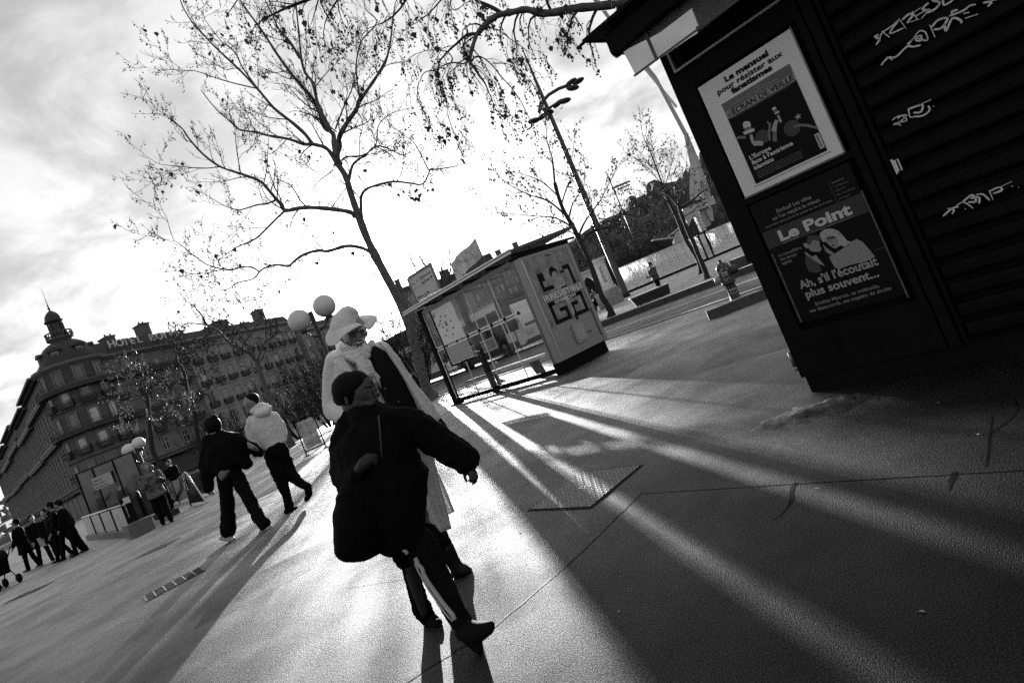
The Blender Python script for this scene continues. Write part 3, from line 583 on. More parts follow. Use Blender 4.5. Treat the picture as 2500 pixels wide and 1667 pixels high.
pic(pcc, st, Yt)
for a, b in (([(1005,900),(1060,880),(1130,882),(1210,905),(1215,925),(1120,905),(1060,900),(1010,912)], pb),): pic(b, kp(a, q2), Yt)
pa.build('picture', M['inkl'], cov); pb.build('picture', mat('print_dull', .12, .6), cov); pcc.build('picture', mat('print_half', .28, .6), cov)
db = MB()
for cu, cz, r_ in ((.395, 1.74, .045), (.575, 1.70, .05)):
    pic(db, [(cu+r_*math.cos(2*math.pi*k/20), cz+r_*math.sin(2*math.pi*k/20)) for k in range(20)], Yt+.0005)
db.build('picture', mat('print_dark', .022, .6), cov)
bc = MB(); rect(bc, .672, .700, 1.503, 1.60, Yt); bcb = bc.build('barcode', M['inkl'], p1)
bb = MB()
for i in range(14): rect(bb, .676, .692, 1.512+i*.006, 1.515+i*.006, Yt-.0005)
bb.build('bars', M['ink'], bcb)
# lower poster
p2 = thing('poster', 'dark magazine poster with a couple and white title, lower on the kiosk', 'poster', (1.74, 4.05, 0), KZ)
MB().box(.14, .78, -.012, -.004, .49, 1.36).build('sheet', mat('poster_dark', .004, .5, spec=.1), p2)
e = MB().box(.778, .786, -.016, 0, .47, 1.17).box(.72, .79, -.0135, -.012, .80, .803).box(.15, .16, -.0135, -.012, .5, 1.0); e.build('frame', mat('worn_edge', .06, .6, noise=.7, nscale=30), p2)
c_ = MB(); rect(c_, .15, .775, 1.035, 1.155, Yp+.001); c_.build('title_band', mat('print_band', .012, .6, noise=.5, nscale=12), p2)
gp = mat('print_text_dim', .16, .6); gq = mat('print_text_mid', .26, .6, noise=.1, nscale=40)
T('Exclusif Les villes', .292, 1.243, .225, .035, gp, p2, .0009, Yt); T('où l\'on respire le mieux', .249, 1.206, .31, .035, gp, p2, .0009, Yt); T('Le premier palmarès de la qualité de l\'air en France', .190, 1.176, .43, .022, gp, p2, .0002, Yt)
for i, s in enumerate(('Retraites', 'L\'ambitieuse', 'réforme', 'des socialistes', 'portugais')): T(s, .654, 1.274-i*.0265, (.072, .088, .06, .105, .068)[i], .022, M['inkg'], p2, .0004 if i == 0 else 0, Yt)
c_ = MB(); rect(c_, .640, .6415, 1.16, 1.30, Yt); c_.build('rule', M['inkg'], p2)
T('Le Point', .243, 1.060, .452, .098, M['inkl'], p2, .004, Yt)
c_ = MB(); rect(c_, .25, .36, 1.040, 1.044, Yt); rect(c_, .43, .68, 1.040, 1.0425, Yt); c_.build('rule', M['inkm'], p2)
for i, s in enumerate(('La conseillère', 'des temps', 'agités')): T(s, .190, .964-i*.029, (.152, .112, .068)[i], .028, gp, p2, .0004, Yt)
T('Ah, s\'il l\'écoutait', .237, .712, .475, .078, gq, p2, .0022, Yt); T('plus souvent...', .250, .643, .44, .075, gq, p2, .0022, Yt)
T('Brigitte Macron, sa méthode,', .283, .578, .385, .034, gp, p2, .0006, Yt); T('ses désaccords, ses copains de droite', .233, .543, .487, .034, gp, p2, .0006, Yt)
q3 = crop(1800, 420, 4.126)
def shape(pts, m, y, nm='picture', par=None):
    b = MB(); pic(b, kp(pts, q3), y); return b.build(nm, m, par or p2)
fa_, fb_, fc_ = mat('print_face', .2, .6, noise=.25, nscale=25), mat('print_face_shade', .03, .6), mat('print_blond', .3, .6, noise=.35, nscale=60)
shape([(720,640),(800,630),(850,650),(850,700),(800,690),(760,690),(735,740),(700,720)], fb_, Yt)
shape([(735,720),(760,685),(800,685),(835,700),(840,740),(858,765),(845,795),(800,800),(745,790),(725,760)], fa_, Yt-.0005)
shape([(675,715),(700,710),(730,730),(740,760),(700,765),(680,745)], fa_, Yt-.0003)
shape([(680,810),(700,800),(760,850),(800,830),(830,870),(890,940),(830,920),(760,870)], fa_, Yt)
shape([(835,640),(850,600),(880,575),(950,565),(1020,585),(1070,635),(1110,685),(1155,700),(1120,745),(1080,750),(1050,735),(1000,760),(960,700),(900,700),(870,700)], fc_, Yt-.0002)
shape([(880,660),(930,640),(985,640),(1020,680),(1030,735),(1005,768),(975,760),(935,735),(900,700)], fa_, Yt-.0005)
shape([(905,655),(990,640),(1000,660),(960,672),(910,680)], fb_, Yt-.0007); shape([(960,720),(995,735),(985,745),(962,735)], fb_, Yt-.0007); shape([(935,690),(960,688),(962,696),(938,700)], fb_, Yt-.0007)
shape([(870,640),(900,590),(960,580),(1010,610),(1030,660),(980,640),(930,635),(890,665)], fc_, Yt-.0008)
shape([(1020,600),(1060,640),(1100,690),(1150,705),(1100,745),(1050,720),(1030,670)], fc_, Yt-.0006)
shape([(775,700),(800,698),(800,704),(778,706)], fb_, Yt-.0008); shape([(820,752),(848,748),(848,756),(822,760)], fb_, Yt-.0008); shape([(738,650),(790,632),(850,655),(840,690),(800,680),(765,685),(742,730),(722,712)], fb_, Yt-.0007)
shape([(865,720),(905,760),(960,800),(990,820),(950,830),(900,800)], fa_, Yt-.0003); shape([(690,905),(700,830),(760,860),(830,930),(860,990),(800,1010),(730,1000)], fb_, Yt+.0002)
sw = mat('striped_knit', .2, .7); tt = sw.node_tree; wv = N(tt, 'ShaderNodeTexWave', Scale=55., Distortion=2.5); tcn = N(tt, 'ShaderNodeTexCoord'); mr = N(tt, 'ShaderNodeMapRange'); mr.inputs[3].default_value = .03; mr.inputs[4].default_value = .38
tt.links.new(tcn.outputs['Object'], wv.inputs['Vector']); tt.links.new(wv.outputs['Fac'], mr.inputs[0]); tt.links.new(mr.outputs[0], tt.nodes['Principled BSDF'].inputs['Base Color'])
shape([(930,850),(1000,810),(1080,760),(1150,700),(1210,670),(1270,700),(1340,780),(1395,850),(1290,900),(1150,930),(1040,970),(990,960)], sw, Yt-.0002)
# ================================================================= BUS SHELTER
sA = np.array([-1.98, 14.56]); sB = np.array([.64, 11.48]); sd = (sB-sA)/np.linalg.norm(sB-sA); SL = 4.04
SZ = math.atan2(sd[1], sd[0])
sh = thing('bus_shelter', 'glass bus shelter with flat tilted roof and bench inside', 'bus shelter', (sA[0], sA[1], 0), SZ)   # local x to the right, local y away
po = MB().box(-.07, .07, -.05, .09, 0, 2.55); po.build('post', M['blackg'], sh)
MB().box(-.16, .16, -.1, .12, 0, .035).build('post_foot', M['black'], sh)
MB().box(SL-.13, SL-.05, -.06, .06, .06, 2.5).build('post', M['grey'], sh); MB().box(SL-.03, SL+.08, -.04, .1, .0, 2.5).build('post', M['blackg'], sh)
MB().box(SL-.16, SL-.13, -.03, .03, .1, 2.5).build('glazing_bar', M['steel'], sh)
MB().box(1.47, 1.57, .1, .22, 0, 2.45).build('post', M['blackg'], sh)
MB().box(.07, SL-.05, -.05, .05, .05, .14).build('bottom_rail', M['blackg'], sh)
MB().box(.07, SL-.16, -.02, .02, 2.40, 2.50).build('top_rail', M['grey'], sh)
for i in range(4):
    a = .12+i*.95; rect_ = MB().add([(a,0,.16),(a+.93,0,.16),(a+.93,0,2.4),(a,0,2.4)], [(0,1,2,3)]); rect_.build('pane', M['glass'], sh)
gb = MB().box(.095, .105, -.012, .012, .14, 2.4)
for x in (1.065, 2.015, 2.965): gb.box(x-.006, x+.006, -.012, .012, .14, 2.4)
gb.build('glazing_bar', M['white'], sh)
dash = MB().box(0, .38, -.009, -.005, 0, .035).mesh('safety_strip', M['white']); dd2 = MB().box(0, .38, -.009, -.005, 0, .035).mesh('safety_strip', M['white'])
x = .12
while x < SL-.3:
    for z in (1.435, 1.50): obj('safety_strip', dash, sh, loc=(x, 0, z-.03))
    x += .485
clip = MB().box(-.03, .03, -.02, .02, -.02, .05).mesh('clip', M['black'])
for q in range(8): obj('clip', clip, sh, loc=(.09+.485*q+.03-.04, 0, 1.455))
# roof: a long slab tilted up towards the road, with a pale front edge
rf = MB().hexa([(-.32,-.25,2.60),(SL+.02,-.12,2.62),(SL-.08,2.15,2.80),(-.32,2.1,2.78),(-.32,-.25,2.67),(SL+.02,-.12,2.69),(SL-.08,2.15,2.86),(-.32,2.1,2.84)])
rf.build('roof', M['dark'], sh)
rb_ = MB()
for k in range(5): rb_.box(.3+k*.9, .34+k*.9, .0, 2.0, 2.56, 2.61)
rb_.build('roof_rib', M['blackg'], sh)
MB().hexa([(-.34,-.29,2.585),(SL+.05,-.16,2.605),(SL+.05,-.12,2.605),(-.34,-.25,2.585),(-.34,-.29,2.625),(SL+.05,-.16,2.645),(SL+.05,-.12,2.645),(-.34,-.25,2.625)]).hexa([(-.34,-.27,2.65),(SL+.05,-.14,2.67),(SL+.05,-.12,2.67),(-.34,-.25,2.65),(-.34,-.27,2.685),(SL+.05,-.14,2.705),(SL+.05,-.12,2.705),(-.34,-.25,2.685)]).build('roof_edge', M['steel'], sh)
mp = MB().box(.50, 1.44, -.022, -.012, 1.48, 2.38).build('map_panel', mat('map_paper', .75, .6, noise=.04, nscale=12), sh)
md = MB(); mc = (.93, 1.93)
marks = [(.84,2.16),(1.02,2.12),(.74,2.07),(.68,2.0),(.93,1.99),(.75,1.9),(1.15,1.96),(.86,1.8),(1.14,1.78),(.72,1.69),(1.02,1.64),(.56,2.22),(.6,1.98)]
for a, b in marks: md.box(a-.03, a+.03, -.026, -.0225, b-.018, b+.018)
for a, b in marks[:11]: stroke(md, [mc, (a, b)], .006, -.0235)
md.box(mc[0]-.035, mc[0]+.035, -.027, -.0225, mc[1]-.035, mc[1]+.035)
for i in range(4): md.box(.53, .53+.12-.02*i, -.026, -.0225, 2.30-.03*i, 2.312-.03*i)
md.build('map_markings', M['inkg'], mp)
MB().box(.50, 1.44, -.022, -.012, .98, 1.40).build('notice_panel', M['lgrey'], sh)
MB().box(.48, 1.5, -.03, .0, .93, .97).box(.44, .48, -.03, 0, .93, 2.4).build('panel_frame', M['blackg'], sh)
MB().box(1.60, 1.70, .3, .36, 1.9, 2.2).build('info_screen', M['lgrey'], sh)
# bench hangs inside
MB().prism([(1.25,.35),(1.45,.28),(3.0,.28),(3.25,.33),(3.3,.42),(3.2,.5),(1.4,.62),(1.25,.5)], 'z', .40, .475).build('bench_seat', mat('bench_shine_white', .8, .3), sh)  # white base colour puts the seat's glossy shine into the paint
MB().hexa([(2.95,.3,0),(3.03,.3,0),(3.03,.5,0),(2.95,.5,0),(2.8,.3,.44),(2.93,.3,.44),(2.93,.5,.44),(2.8,.5,.44)]).build('bench_leg', M['dark'], sh)
MB().box(.1, 1.4, .4, .46, .40, .44).box(.1, 1.45, .36, .4, .08, .12).box(1.4, 1.45, .36, .42, .1, .44).build('bench_frame', M['dark'], sh)
# stop sign on the roof
sg = MB().box(-.06, .0, .02, .08, 2.64, 3.42); sgo = thing('stop_sign', 'pale bus stop name board standing on the left end of the shelter roof', 'sign', (sA[0]+sd[0]*.05, sA[1]+sd[1]*.05, 0), SZ+.08)
sg.build('post', M['grey'], sgo)
MB().box(0, 1.0, .03, .07, 2.80, 3.40).build('board', mat('board_grey', .5, .5), sgo); MB().box(0, 1.0, .026, .074, 3.38, 3.45).box(.98, 1.02, .026, .074, 2.79, 3.45).box(0, 1.02, .026, .074, 2.77, 2.80).build('board_frame', M['grey'], sgo)
sY = .027
T('Villeurbanne Laurent', .42, 3.235, .5, .07, M['ink'], sgo, .001, sY); T('Gare St-Paul', .42, 3.10, .36, .09, M['ink'], sgo, .0015, sY); T('27', .27, 3.22, .08, .08, M['inkm'], sgo, 0, sY); T('C3', .27, 3.06, .08, .08, M['inkm'], sgo, 0, sY)
T('Bellecour Le Viste', .05, 2.83, .55, .075, M['ink'], sgo, .0015, sY); T('2', .92, 2.84, .04, .07, M['ink'], sgo, .002, sY)
c_ = MB(); 
for a, b in ((.06, 3.33), (.06, 3.22)): rect(c_, a, a+.1, b, b+.015, sY)
rect(c_, .42, .6, 3.2, 3.21, sY); rect(c_, .42, .6, 3.06, 3.07, sY); rect(c_, .08, .2, 3.09, 3.1, sY); rect(c_, .08, .2, 3.19, 3.2, sY); rect(c_, .83, .92, 3.12, 3.17, sY); c_.build('small_print', M['inkg'], sgo)
# flag banner
fl = thing('banner', 'small pale printed banner on a thin pole above the shelter roof', 'banner', AT(1188, 645, 30.) *np.array([1, 1, 0]))
hz = AT(1188, 645, 30.)[2]; MB().tube([(0, 0, 0), (-.05, 0, hz+1.6)], .03, 6).build('pole', M['grey'], fl)
v = []; f = []
for i in range(9):
    for j in range(5): v.append((-.05-1.7*i/8, .12*math.sin(i*.8), hz+1.5-.25*j*1.0-.75*i/8-.04*math.sin(i)))
for i in range(8):
    for j in range(4): f.append((i*5+j, i*5+j+1, (i+1)*5+j+1, (i+1)*5+j))
MB().add(v, f, True).build('cloth', mat('banner_cloth', .55, .8, noise=.45, nscale=3.), fl)
# ================================================================= ADVERTISING PANEL
aA = np.array([.66, 11.36]); ad_ = np.array([1.04, .85]); ad_ = ad_/np.linalg.norm(ad_)
ap = thing('advertising_panel', 'freestanding advertising light box with a perfume poster at the shelter end', 'advertising panel', (aA[0], aA[1], 0), math.atan2(ad_[1], ad_[0]))
MB().box(-.03, 1.42, .02, .22, 0, .25).build('base', M['black'], ap)
MB().box(0, 1.50, 0, .24, .25, 2.46).box(0, 1.5, -.012, 0, 2.40, 2.46).box(0, .09, -.012, 0, .26, 2.40).box(1.40, 1.5, -.012, 0, .26, 2.40).build('case', mat('case_grey', .26, .45, metal=.3, noise=.1), ap)
MB().box(-.02, 1.52, -.02, .26, 2.46, 2.52).build('cap', M['blackg'], ap)
MB().box(.03, .055, -.02, -.012, .3, 2.4).build('edge_strip', M['steel'], ap); MB().box(1.36, 1.372, -.016, -.012, .38, 1.0).build('lock_slot', M['black'], ap)
ps = MB(); rect(ps, .13, 1.38, .93, 2.38, -.003); pso = ps.build('poster', mat('ad_print', .22, .5, noise=.6, nscale=4.5, detail=7), ap)
def arect(mb, a, b, c, d, y=-.005): rect(mb, a, b, c, d, y)
lb = MB()
# logo of squared letters, lower and upper
for (a, b, c, d) in ((.27,.36,.95,1.42),(.36,.76,.95,1.03),(.67,.76,1.03,1.24),(.52,.67,1.16,1.24),(.27,.80,1.335,1.42),(1.23,1.32,.95,1.42),(.86,1.23,.95,1.03),(.86,.95,1.03,1.26),(.95,1.10,1.18,1.26),(.80,1.32,1.3352,1.42),
    (.29,.37,1.65,2.04),(.37,.62,1.65,1.73),(.37,.46,1.86,2.04),(1.2,1.28,1.6,2.04),(1.05,1.2,1.95,2.04)): arect(lb, a, b, c, d)
lb.build('logo', M['ink'], pso)
pf = MB()
for poly, b in (([(.68,2.02),(.78,2.04),(.84,1.98),(.83,1.88),(.76,1.80),(.69,1.86)], 0),): pf.add([(a, -.0055, c) for a, c in poly], [tuple(range(len(poly)))])
pf.add([(a, -.0052, c) for a, c in [(.72,1.80),(.86,1.86),(.98,1.75),(.95,1.55),(.80,1.55),(.62,1.66)]], [(0,1,2,3,4,5)])
pf.add([(a, -.0053, c) for a, c in [(.76,1.55),(.86,1.55),(.90,1.1),(.87,1.0),(.81,1.0),(.79,1.2)]], [(0,1,2,3,4,5)])
pf.build('figure', mat('ad_figure', .34, .6, noise=.5, nscale=8), pso)
ph = MB(); ph.add([(a, -.006, c) for a, c in [(.64,1.98),(.68,2.07),(.78,2.10),(.86,2.03),(.86,1.92),(.80,1.99),(.72,1.97),(.67,1.88)]], [tuple(range(8))[::-1]])
for a, b in ((.705,1.935),(.775,1.95)): rect(ph, a, a+.03, b, b+.012, -.0062)
rect(ph, .73, .765, 1.865, 1.875, -.0062); rect(ph, .96, 1.06, 1.9, 1.95, -.006); rect(ph, .8,.98,1.6,1.63,-.006); ph.build('figure_hair', M['ink'], pso)
T('IRRESISTIBLE', .22, 1.46, 1.2, .17, M['white'], pso, .0006, -.0075); T('GIVENCHY', .46, 1.352, .68, .085, M['white'], pso, .002, -.0075); T('JCDecaux', .72, 2.33, .18, .04, M['ink'], pso, .001, -.0075)
bt = MB(); bt.prism([(.65,.42),(.93,.42),(.97,.46),(.97,.80),(.93,.84),(.65,.84),(.61,.80),(.61,.46)], 'y', -.03, 0); bt.build('service_hatch', mat('hatch_grey', .28, .4, metal=.3), ap)
bt = MB(); bt.prism([(.69,.47),(.9,.47),(.93,.5),(.93,.76),(.9,.79),(.69,.79),(.66,.76),(.66,.5)], 'y', -.036, -.028); bt.build('hatch_plate', M['lgrey'], ap); MB().box(1.03, 1.15, -.02, 0, .55, .565).build('slot', M['ink'], ap)
arect(ps, 0, 0, 0, 0); MB().box(.87, .91, -.02, -.004, .88, 1.0).build('bottle_cap', M['ink'], pso)
# ================================================================= BUS
bd = line_dir(-38.); bo = np.array([.66, 31.0])
bu = thing('bus', 'white and grey city bus passing behind the shelter', 'bus', (bo[0]+bd[0]*16.5, bo[1]+bd[1]*16.5, -.139), math.atan2(-bd[1], -bd[0]))   # local x forward, front at x=15; -y faces the plaza
W_ = 2.3
body = MB().prism([(0,.32),(14.6,.32),(14.95,.5),(15.,1.05),(14.93,1.5),(14.72,2.2),(14.45,2.66),(14.1,2.82),(0,2.82)], 'y', 0, W_); bbo = body.build('body', mat('bus_white', .8, .35, coat=.3), bu)
MB().box(-.02, 14.2, -.012, W_+.012, .22, .62).build('skirt', M['dark'], bu)
gl = MB().box(.2, 5.2, -.012, 0, 1.15, 2.45).box(5.5, 9.1, -.012, 0, 1.15, 2.45).box(9.3, 12.3, -.012, 0, 1.3, 2.45); gl.build('side_window', M['pane'], bu)
MB().box(12.45, 13.4, -.014, 0, .5, 2.5).build('door', M['pane'], bu)
MB().prism([(13.55,1.15),(14.6,1.15),(14.75,1.5),(14.5,2.3),(14.25,2.5),(13.55,2.5)], 'y', -.016, 0).build('cab_window', M['pane'], bu)
ws = MB().hexa([(15.01,.15,1.15),(15.02,W_-.15,1.15),(14.98,W_-.15,1.16),(14.97,.15,1.16),(14.5,.15,2.62),(14.5,W_-.15,2.62),(14.44,W_-.15,2.62),(14.44,.15,2.62)]); ws.build('windscreen', M['pane'], bu)
MB().prism([(13.5,2.5),(14.3,2.5),(14.55,2.3),(14.6,2.4),(14.38,2.84),(14.1,2.98),(13.6,2.98)], 'y', -.02, W_).build('front_visor', M['blackg'], bu)
MB().prism([(8.2,2.80),(12.9,2.80),(12.9,2.95),(10.4,3.12),(9.8,3.16),(8.2,3.0)], 'y', .05, W_-.05).build('roof_pod', M['lgrey'], bu)
MB().box(9.6, 12.3, -.013, .0, .72, 1.22).build('side_panel', M['lgrey'], bu)
rb = MB()
for i in range(16): rb.box(6.2+i*.06, 6.23+i*.06, -.05, -.012, .62, 2.75)
rb.build('bellows', M['rubber'], bu)
MB().box(6.15, 7.2, -.013, 0, .3, 2.8).build('bellows_panel', M['black'], bu)
for x in (2.4, 9.0, 13.6-.6):
    wh = MB().tube([(x, -.05, .46), (x, .25, .46)], .46, 20).build('wheel', M['rubber'], bu); MB().tube([(x, -.07, .46), (x, -.04, .46)], .24, 14).build('rim', M['grey'], wh)
mi = MB().tube([(14.6, -.05, 2.35), (14.95, -.35, 2.2), (15.0, -.4, 1.9)], .025, 6).sph((15.0, -.42, 1.55), .3, 10, 8, (.35, .3, 1.25)); mi.build('mirror', M['blackg'], bu)
MB().box(14.93, 15.03, .1, .5, .75, .95).build('headlight', M['steel'], bu); MB().box(14.93, 15.03, W_-.5, W_-.1, .75, .95).build('headlight', M['steel'], bu)
bu.scale = (1.1, 1.1, 1.09)
# ================================================================= HYDRANT, KERB BLOCK
hb = G(1700, 738)*1.0; hb = G(1802.7, 742.4); hp = (4.27, 11.25, 0)
hy = thing('fire_hydrant', 'stout fire hydrant covered in stickers beside the road', 'fire hydrant', hp, -.35)
hm = mat('hydrant_paint', .03, .5, noise=.6, nscale=8)
MB().lathe([(.16, 0), (.17, .02), (.165, .05), (.12, .08), (.095, .11), (.092, .38), (.10, .40), (.13, .41), (.135, .43), (.13, .46), (.125, .5), (.13, .72), (.135, .74), (.125, .78), (.10, .82), (.05, .845), (.03, .85), (.03, .9), (.035, .91), (.001, .912)], n=20).build('barrel', hm, hy)
fl_ = MB()
for i in range(10):
    a = 2*math.pi*i/10; fl_.box(.094*math.cos(a)-.006, .094*math.cos(a)+.006, .094*math.sin(a)-.006, .094*math.sin(a)+.006, .11, .38)
fl_.build('ribs', mat('hydrant_rib', .12, .5), hy)
bo_ = MB()
for i in range(8):
    a = 2*math.pi*i/8; bo_.tube([(.115*math.cos(a), .115*math.sin(a), .77), (.115*math.cos(a), .115*math.sin(a), .80)], .013, 6)
bo_.build('bolts', M['lgrey'], hy)
MB().tube([(.08, -.02, .64), (.25, -.02, .64)], [.085, .085], 14).build('outlet_cap', M['dark'], hy, label='large dark outlet cap facing right')
MB().tube([(-.08, 0, .56), (-.2, 0, .55)], [.07, .075], 14).sph((-.2, 0, .55), .075, 12, 8, (.5, 1, 1)).build('outlet_cap', M['lgrey'], hy, label='smaller pale outlet cap facing left')
stl = MB().box(-.07, .05, -.139, -.13, .585, .67); st_ = stl.build('sticker', M['lgrey'], hy); T('HELLO', -.06, .61, .1, .04, M['ink'], st_, .001, -.1395)
s2 = MB().box(-.055, .075, -.108, -.095, .21, .31).build('sticker', M['lgrey'], hy); T('SYES', -.05, .225, .12, .07, M['ink'], s2, .004, -.1085)
sc_ = MB()
for k in range(9):
    a = random.uniform(-.08, .08); z = random.uniform(.46, .56) if k % 2 else random.uniform(.68, .74); stroke(sc_, [(a+.03*math.cos(q*1.3+k), z+.022*math.sin(q*1.7+k)) for q in range(6)], .007, -.141+.0004*k)
sc_.build('scribbles', M['lgrey'], hy)
blk = MB().prism([(-.5,-.12),(.5,-.12),(.55,-.06),(.55,.1),(.5,.14),(-.5,.14),(-.56,.08),(-.56,-.05)], 'z', 0, .17)
bk = blk.build('concrete_block', mat('dark_concrete', .07, .85, noise=.3, nscale=10, bump=.4), label='low dark concrete block lying in front of the hydrant', cat='concrete block', loc=(3.93, 10.35, 0), rotz=-.2)
# ================================================================= MAST, BENCH, WALL, STELE
def base(p): return (p[0], p[1], -.004)
ms = thing('lighting_mast', 'very tall dark lighting mast with clustered floodlights', 'street lamp', (10.55, 50.9, 0))
Hm = 24.0
MB().tube([(0,0,0),(0,0,.5),(0,0,8),(0,0,16),(0,0,20),(0,0,Hm)], [.38,.30,.28,.21,.16,.05], 12).build('pole', M['dark'], ms)
MB().box(-.33, -.31, -.33, -.31, .5, 9.).build('cable', M['lgrey'], ms)
MB().tube([(0,0,19.2),(-.6,-.3,18.4)], .13, 8).build('arm', M['dark'], ms)
MB().tube([(-.9,-.2,18.1),(-.4,0,18.9),(.6,.1,19.4),(1.7,.2,19.6),(2.6,.2,19.55)], .15, 8).build('arm', M['dark'], ms)
MB().tube([(0,0,18.2),(1.3,-.3,18.35)], .12, 8).build('arm', M['dark'], ms)
lm = MB().sph((0, 0, 0), .62, 14, 8, (1, .8, .32)).mesh('floodlight', M['dark'])
for x, y, z, ry in ((-1.6, -.3, 17.6, .1), (-.7, -.2, 17.7, -.2), (2.9, .2, 19.7, -.2), (3.5, .1, 19.5, -.1), (2.7, -.3, 19.0, .25), (1.6, -.3, 18.2, .1), (1.1, .3, 18.4, -.3), (-.2, -.5, 17.9, .6)):
    o = obj('floodlight', lm, ms, loc=(x, y, z)); o.rotation_euler = (0, ry, 0)
ms2 = thing('lighting_mast', 'distant slim mast with a small cross arm, seen left of the hill crest', 'street lamp', (97*math.sin(math.radians(14.5)), 97*math.cos(math.radians(14.5)), 0))
MB().tube([(0,0,0),(0,0,19.3)], [.22,.08], 8).build('pole', M['dark'], ms2); MB().box(-.3, 3., -.1, .1, 16.2, 16.45).box(.4, 2.8, -.15, .15, 15.7, 15.9).build('arm', M['dark'], ms2)
# stone bench with the standing man
be = thing('stone_bench', 'long low dark stone bench on the far pavement', 'bench', (6.55, 26.3, -.004), -.1)
MB().hexa([(-.85,-.2,.02),(.75,-.2,.02),(.75,.25,.02),(-.85,.25,.02),(-1.,-.3,.42),(.8,-.3,.42),(.8,.3,.42),(-1.,.3,.42)]).build('block', M['dark'], be); MB().box(-1.03, .83, -.33, .33, .42, .47).build('seat', M['kerb'], be)
sb_ = thing('stone_bench', 'second dark block with pale top, half hidden behind the hydrant', 'bench', (9.3, 22.1, -.004), -.9); MB().box(-.45, .45, -.3, .3, 0, .42).build('block', M['dark'], sb_); MB().box(-.48, .48, -.33, .33, .42, .46).build('seat', M['kerb'], sb_)
# white wall in bays, each made of sheets
wl = thing('white_hoarding', 'long white panelled hoarding bulging along the far quay', 'hoarding', (13.6, 65.3, -.004), .0)
wmt = mat('white_sheet', .85, .55, noise=.08, nscale=1.5); 
wt = wmt.node_tree; tr_ = N(wt, 'ShaderNodeBsdfTranslucent'); tr_.inputs[0].default_value = (.9,.9,.9,1); mx_ = N(wt, 'ShaderNodeMixShader'); mx_.inputs[0].default_value = .6
wt.links.new(wt.nodes['Principled BSDF'].outputs[0], mx_.inputs[1]); wt.links.new(tr_.outputs[0], mx_.inputs[2]); wt.links.new(mx_.outputs[0], wt.nodes['Material Output'].inputs[0])
pm_ = MB()
def wallpanel(wd, lo=.25, hi=3.05, topb=.35):
    v = []; f = []; prof = [(0, lo), (-.05, lo+.3), (-.12, lo+1.), (-.10, 1.8), (0, 2.45), (.18, 2.85), (.45, hi), (.9, hi+.04)]
    for k in range(2):
        for (y, z) in prof: v.append((k*wd, y, z))
    n = len(prof)
    for i in range(n-1): f.append((i, n+i, n+i+1, i+1))
    return MB().add(v, f, True)
pan = wallpanel(.97).mesh('panel', wmt)
for i in range(20):
    if i == 10: continue
    o = obj('panel', pan, wl, loc=(i*1.0, 0, 0))
grid = MB()
for i in range(100):
    for seg in ((-.055, .55, 1.25), (-.125, 1.25, 1.8)): grid.box(i*.2, i*.2+.02, seg[0]-.02, seg[0], seg[1], seg[2])
for j in range(9): grid.box(0, 20, -.14, -.13, .45+j*.17, .465+j*.17)
grid.build('grid_print', mat('grid_grey', .4, .6), wl, kind='stuff')
MB().box(-.05, 20, -.02, .3, .0, .25).build('plinth', M['black'], wl)
MB().box(9.95, 10.1, -.2, .1, 0, 3.3).box(10.75, 10.9, -.2, .1, 0, 3.2).build('gate_post', M['black'], wl)
MB().box(10.1, 10.75, -.05, 0, .2, 3.0).build('gate', M['white'], wl)
# stele, with carved lettering
stp = np.array([45*math.sin(math.radians(10.4)), 45*math.cos(math.radians(10.4))])
ste = thing('stone_pillar', 'pale inscribed stone pillar with a moulded cap, right of the advertising panel', 'pillar', (stp[0], stp[1], -.004), -.15)
MB().box(-.5, .5, 0, .9, 1.45, 3.45).build('shaft', M['stone3'], ste); MB().box(-.6, .6, -.12, 1., 1.25, 1.45).build('base', M['stone3'], ste); MB().box(-1.2, .75, -.3, 1.2, 0, 1.25).build('plinth', M['stone2'], ste); MB().box(-.56, .56, -.06, .96, 3.45, 3.58).box(-.66, .66, -.16, 1.06, 3.58, 3.76).build('cap', M['stone3'], ste)
sq = MB()
for i in range(10): sq.box(-.12+.02*(i % 2), .12-.03*(i % 3), -.012, 0, 1.85+i*.13, 1.93+i*.13)
sq.build('inscription', M['stoned'], ste)
gwp = (43*math.sin(math.radians(8.1)), 43*math.cos(math.radians(8.1)))
lowp = thing('garden_wall', 'pale stone wall with a dark arched opening left of the inscribed pillar', 'wall', (gwp[0], gwp[1], -.004), -.15)
MB().box(-1.2, .2, 0, .6, 0, 3.0).box(.95, 1.35, 0, .6, 0, 3.0).prism([(.2, 2.2), (.3, 2.5), (.57, 2.7), (.85, 2.5), (.95, 2.2), (.95, 3.0), (.2, 3.0)], 'y', 0, .6).box(-1.2, 1.35, -.1, .7, 3.0, 3.15).build('arch', M['stone3'], lowp)
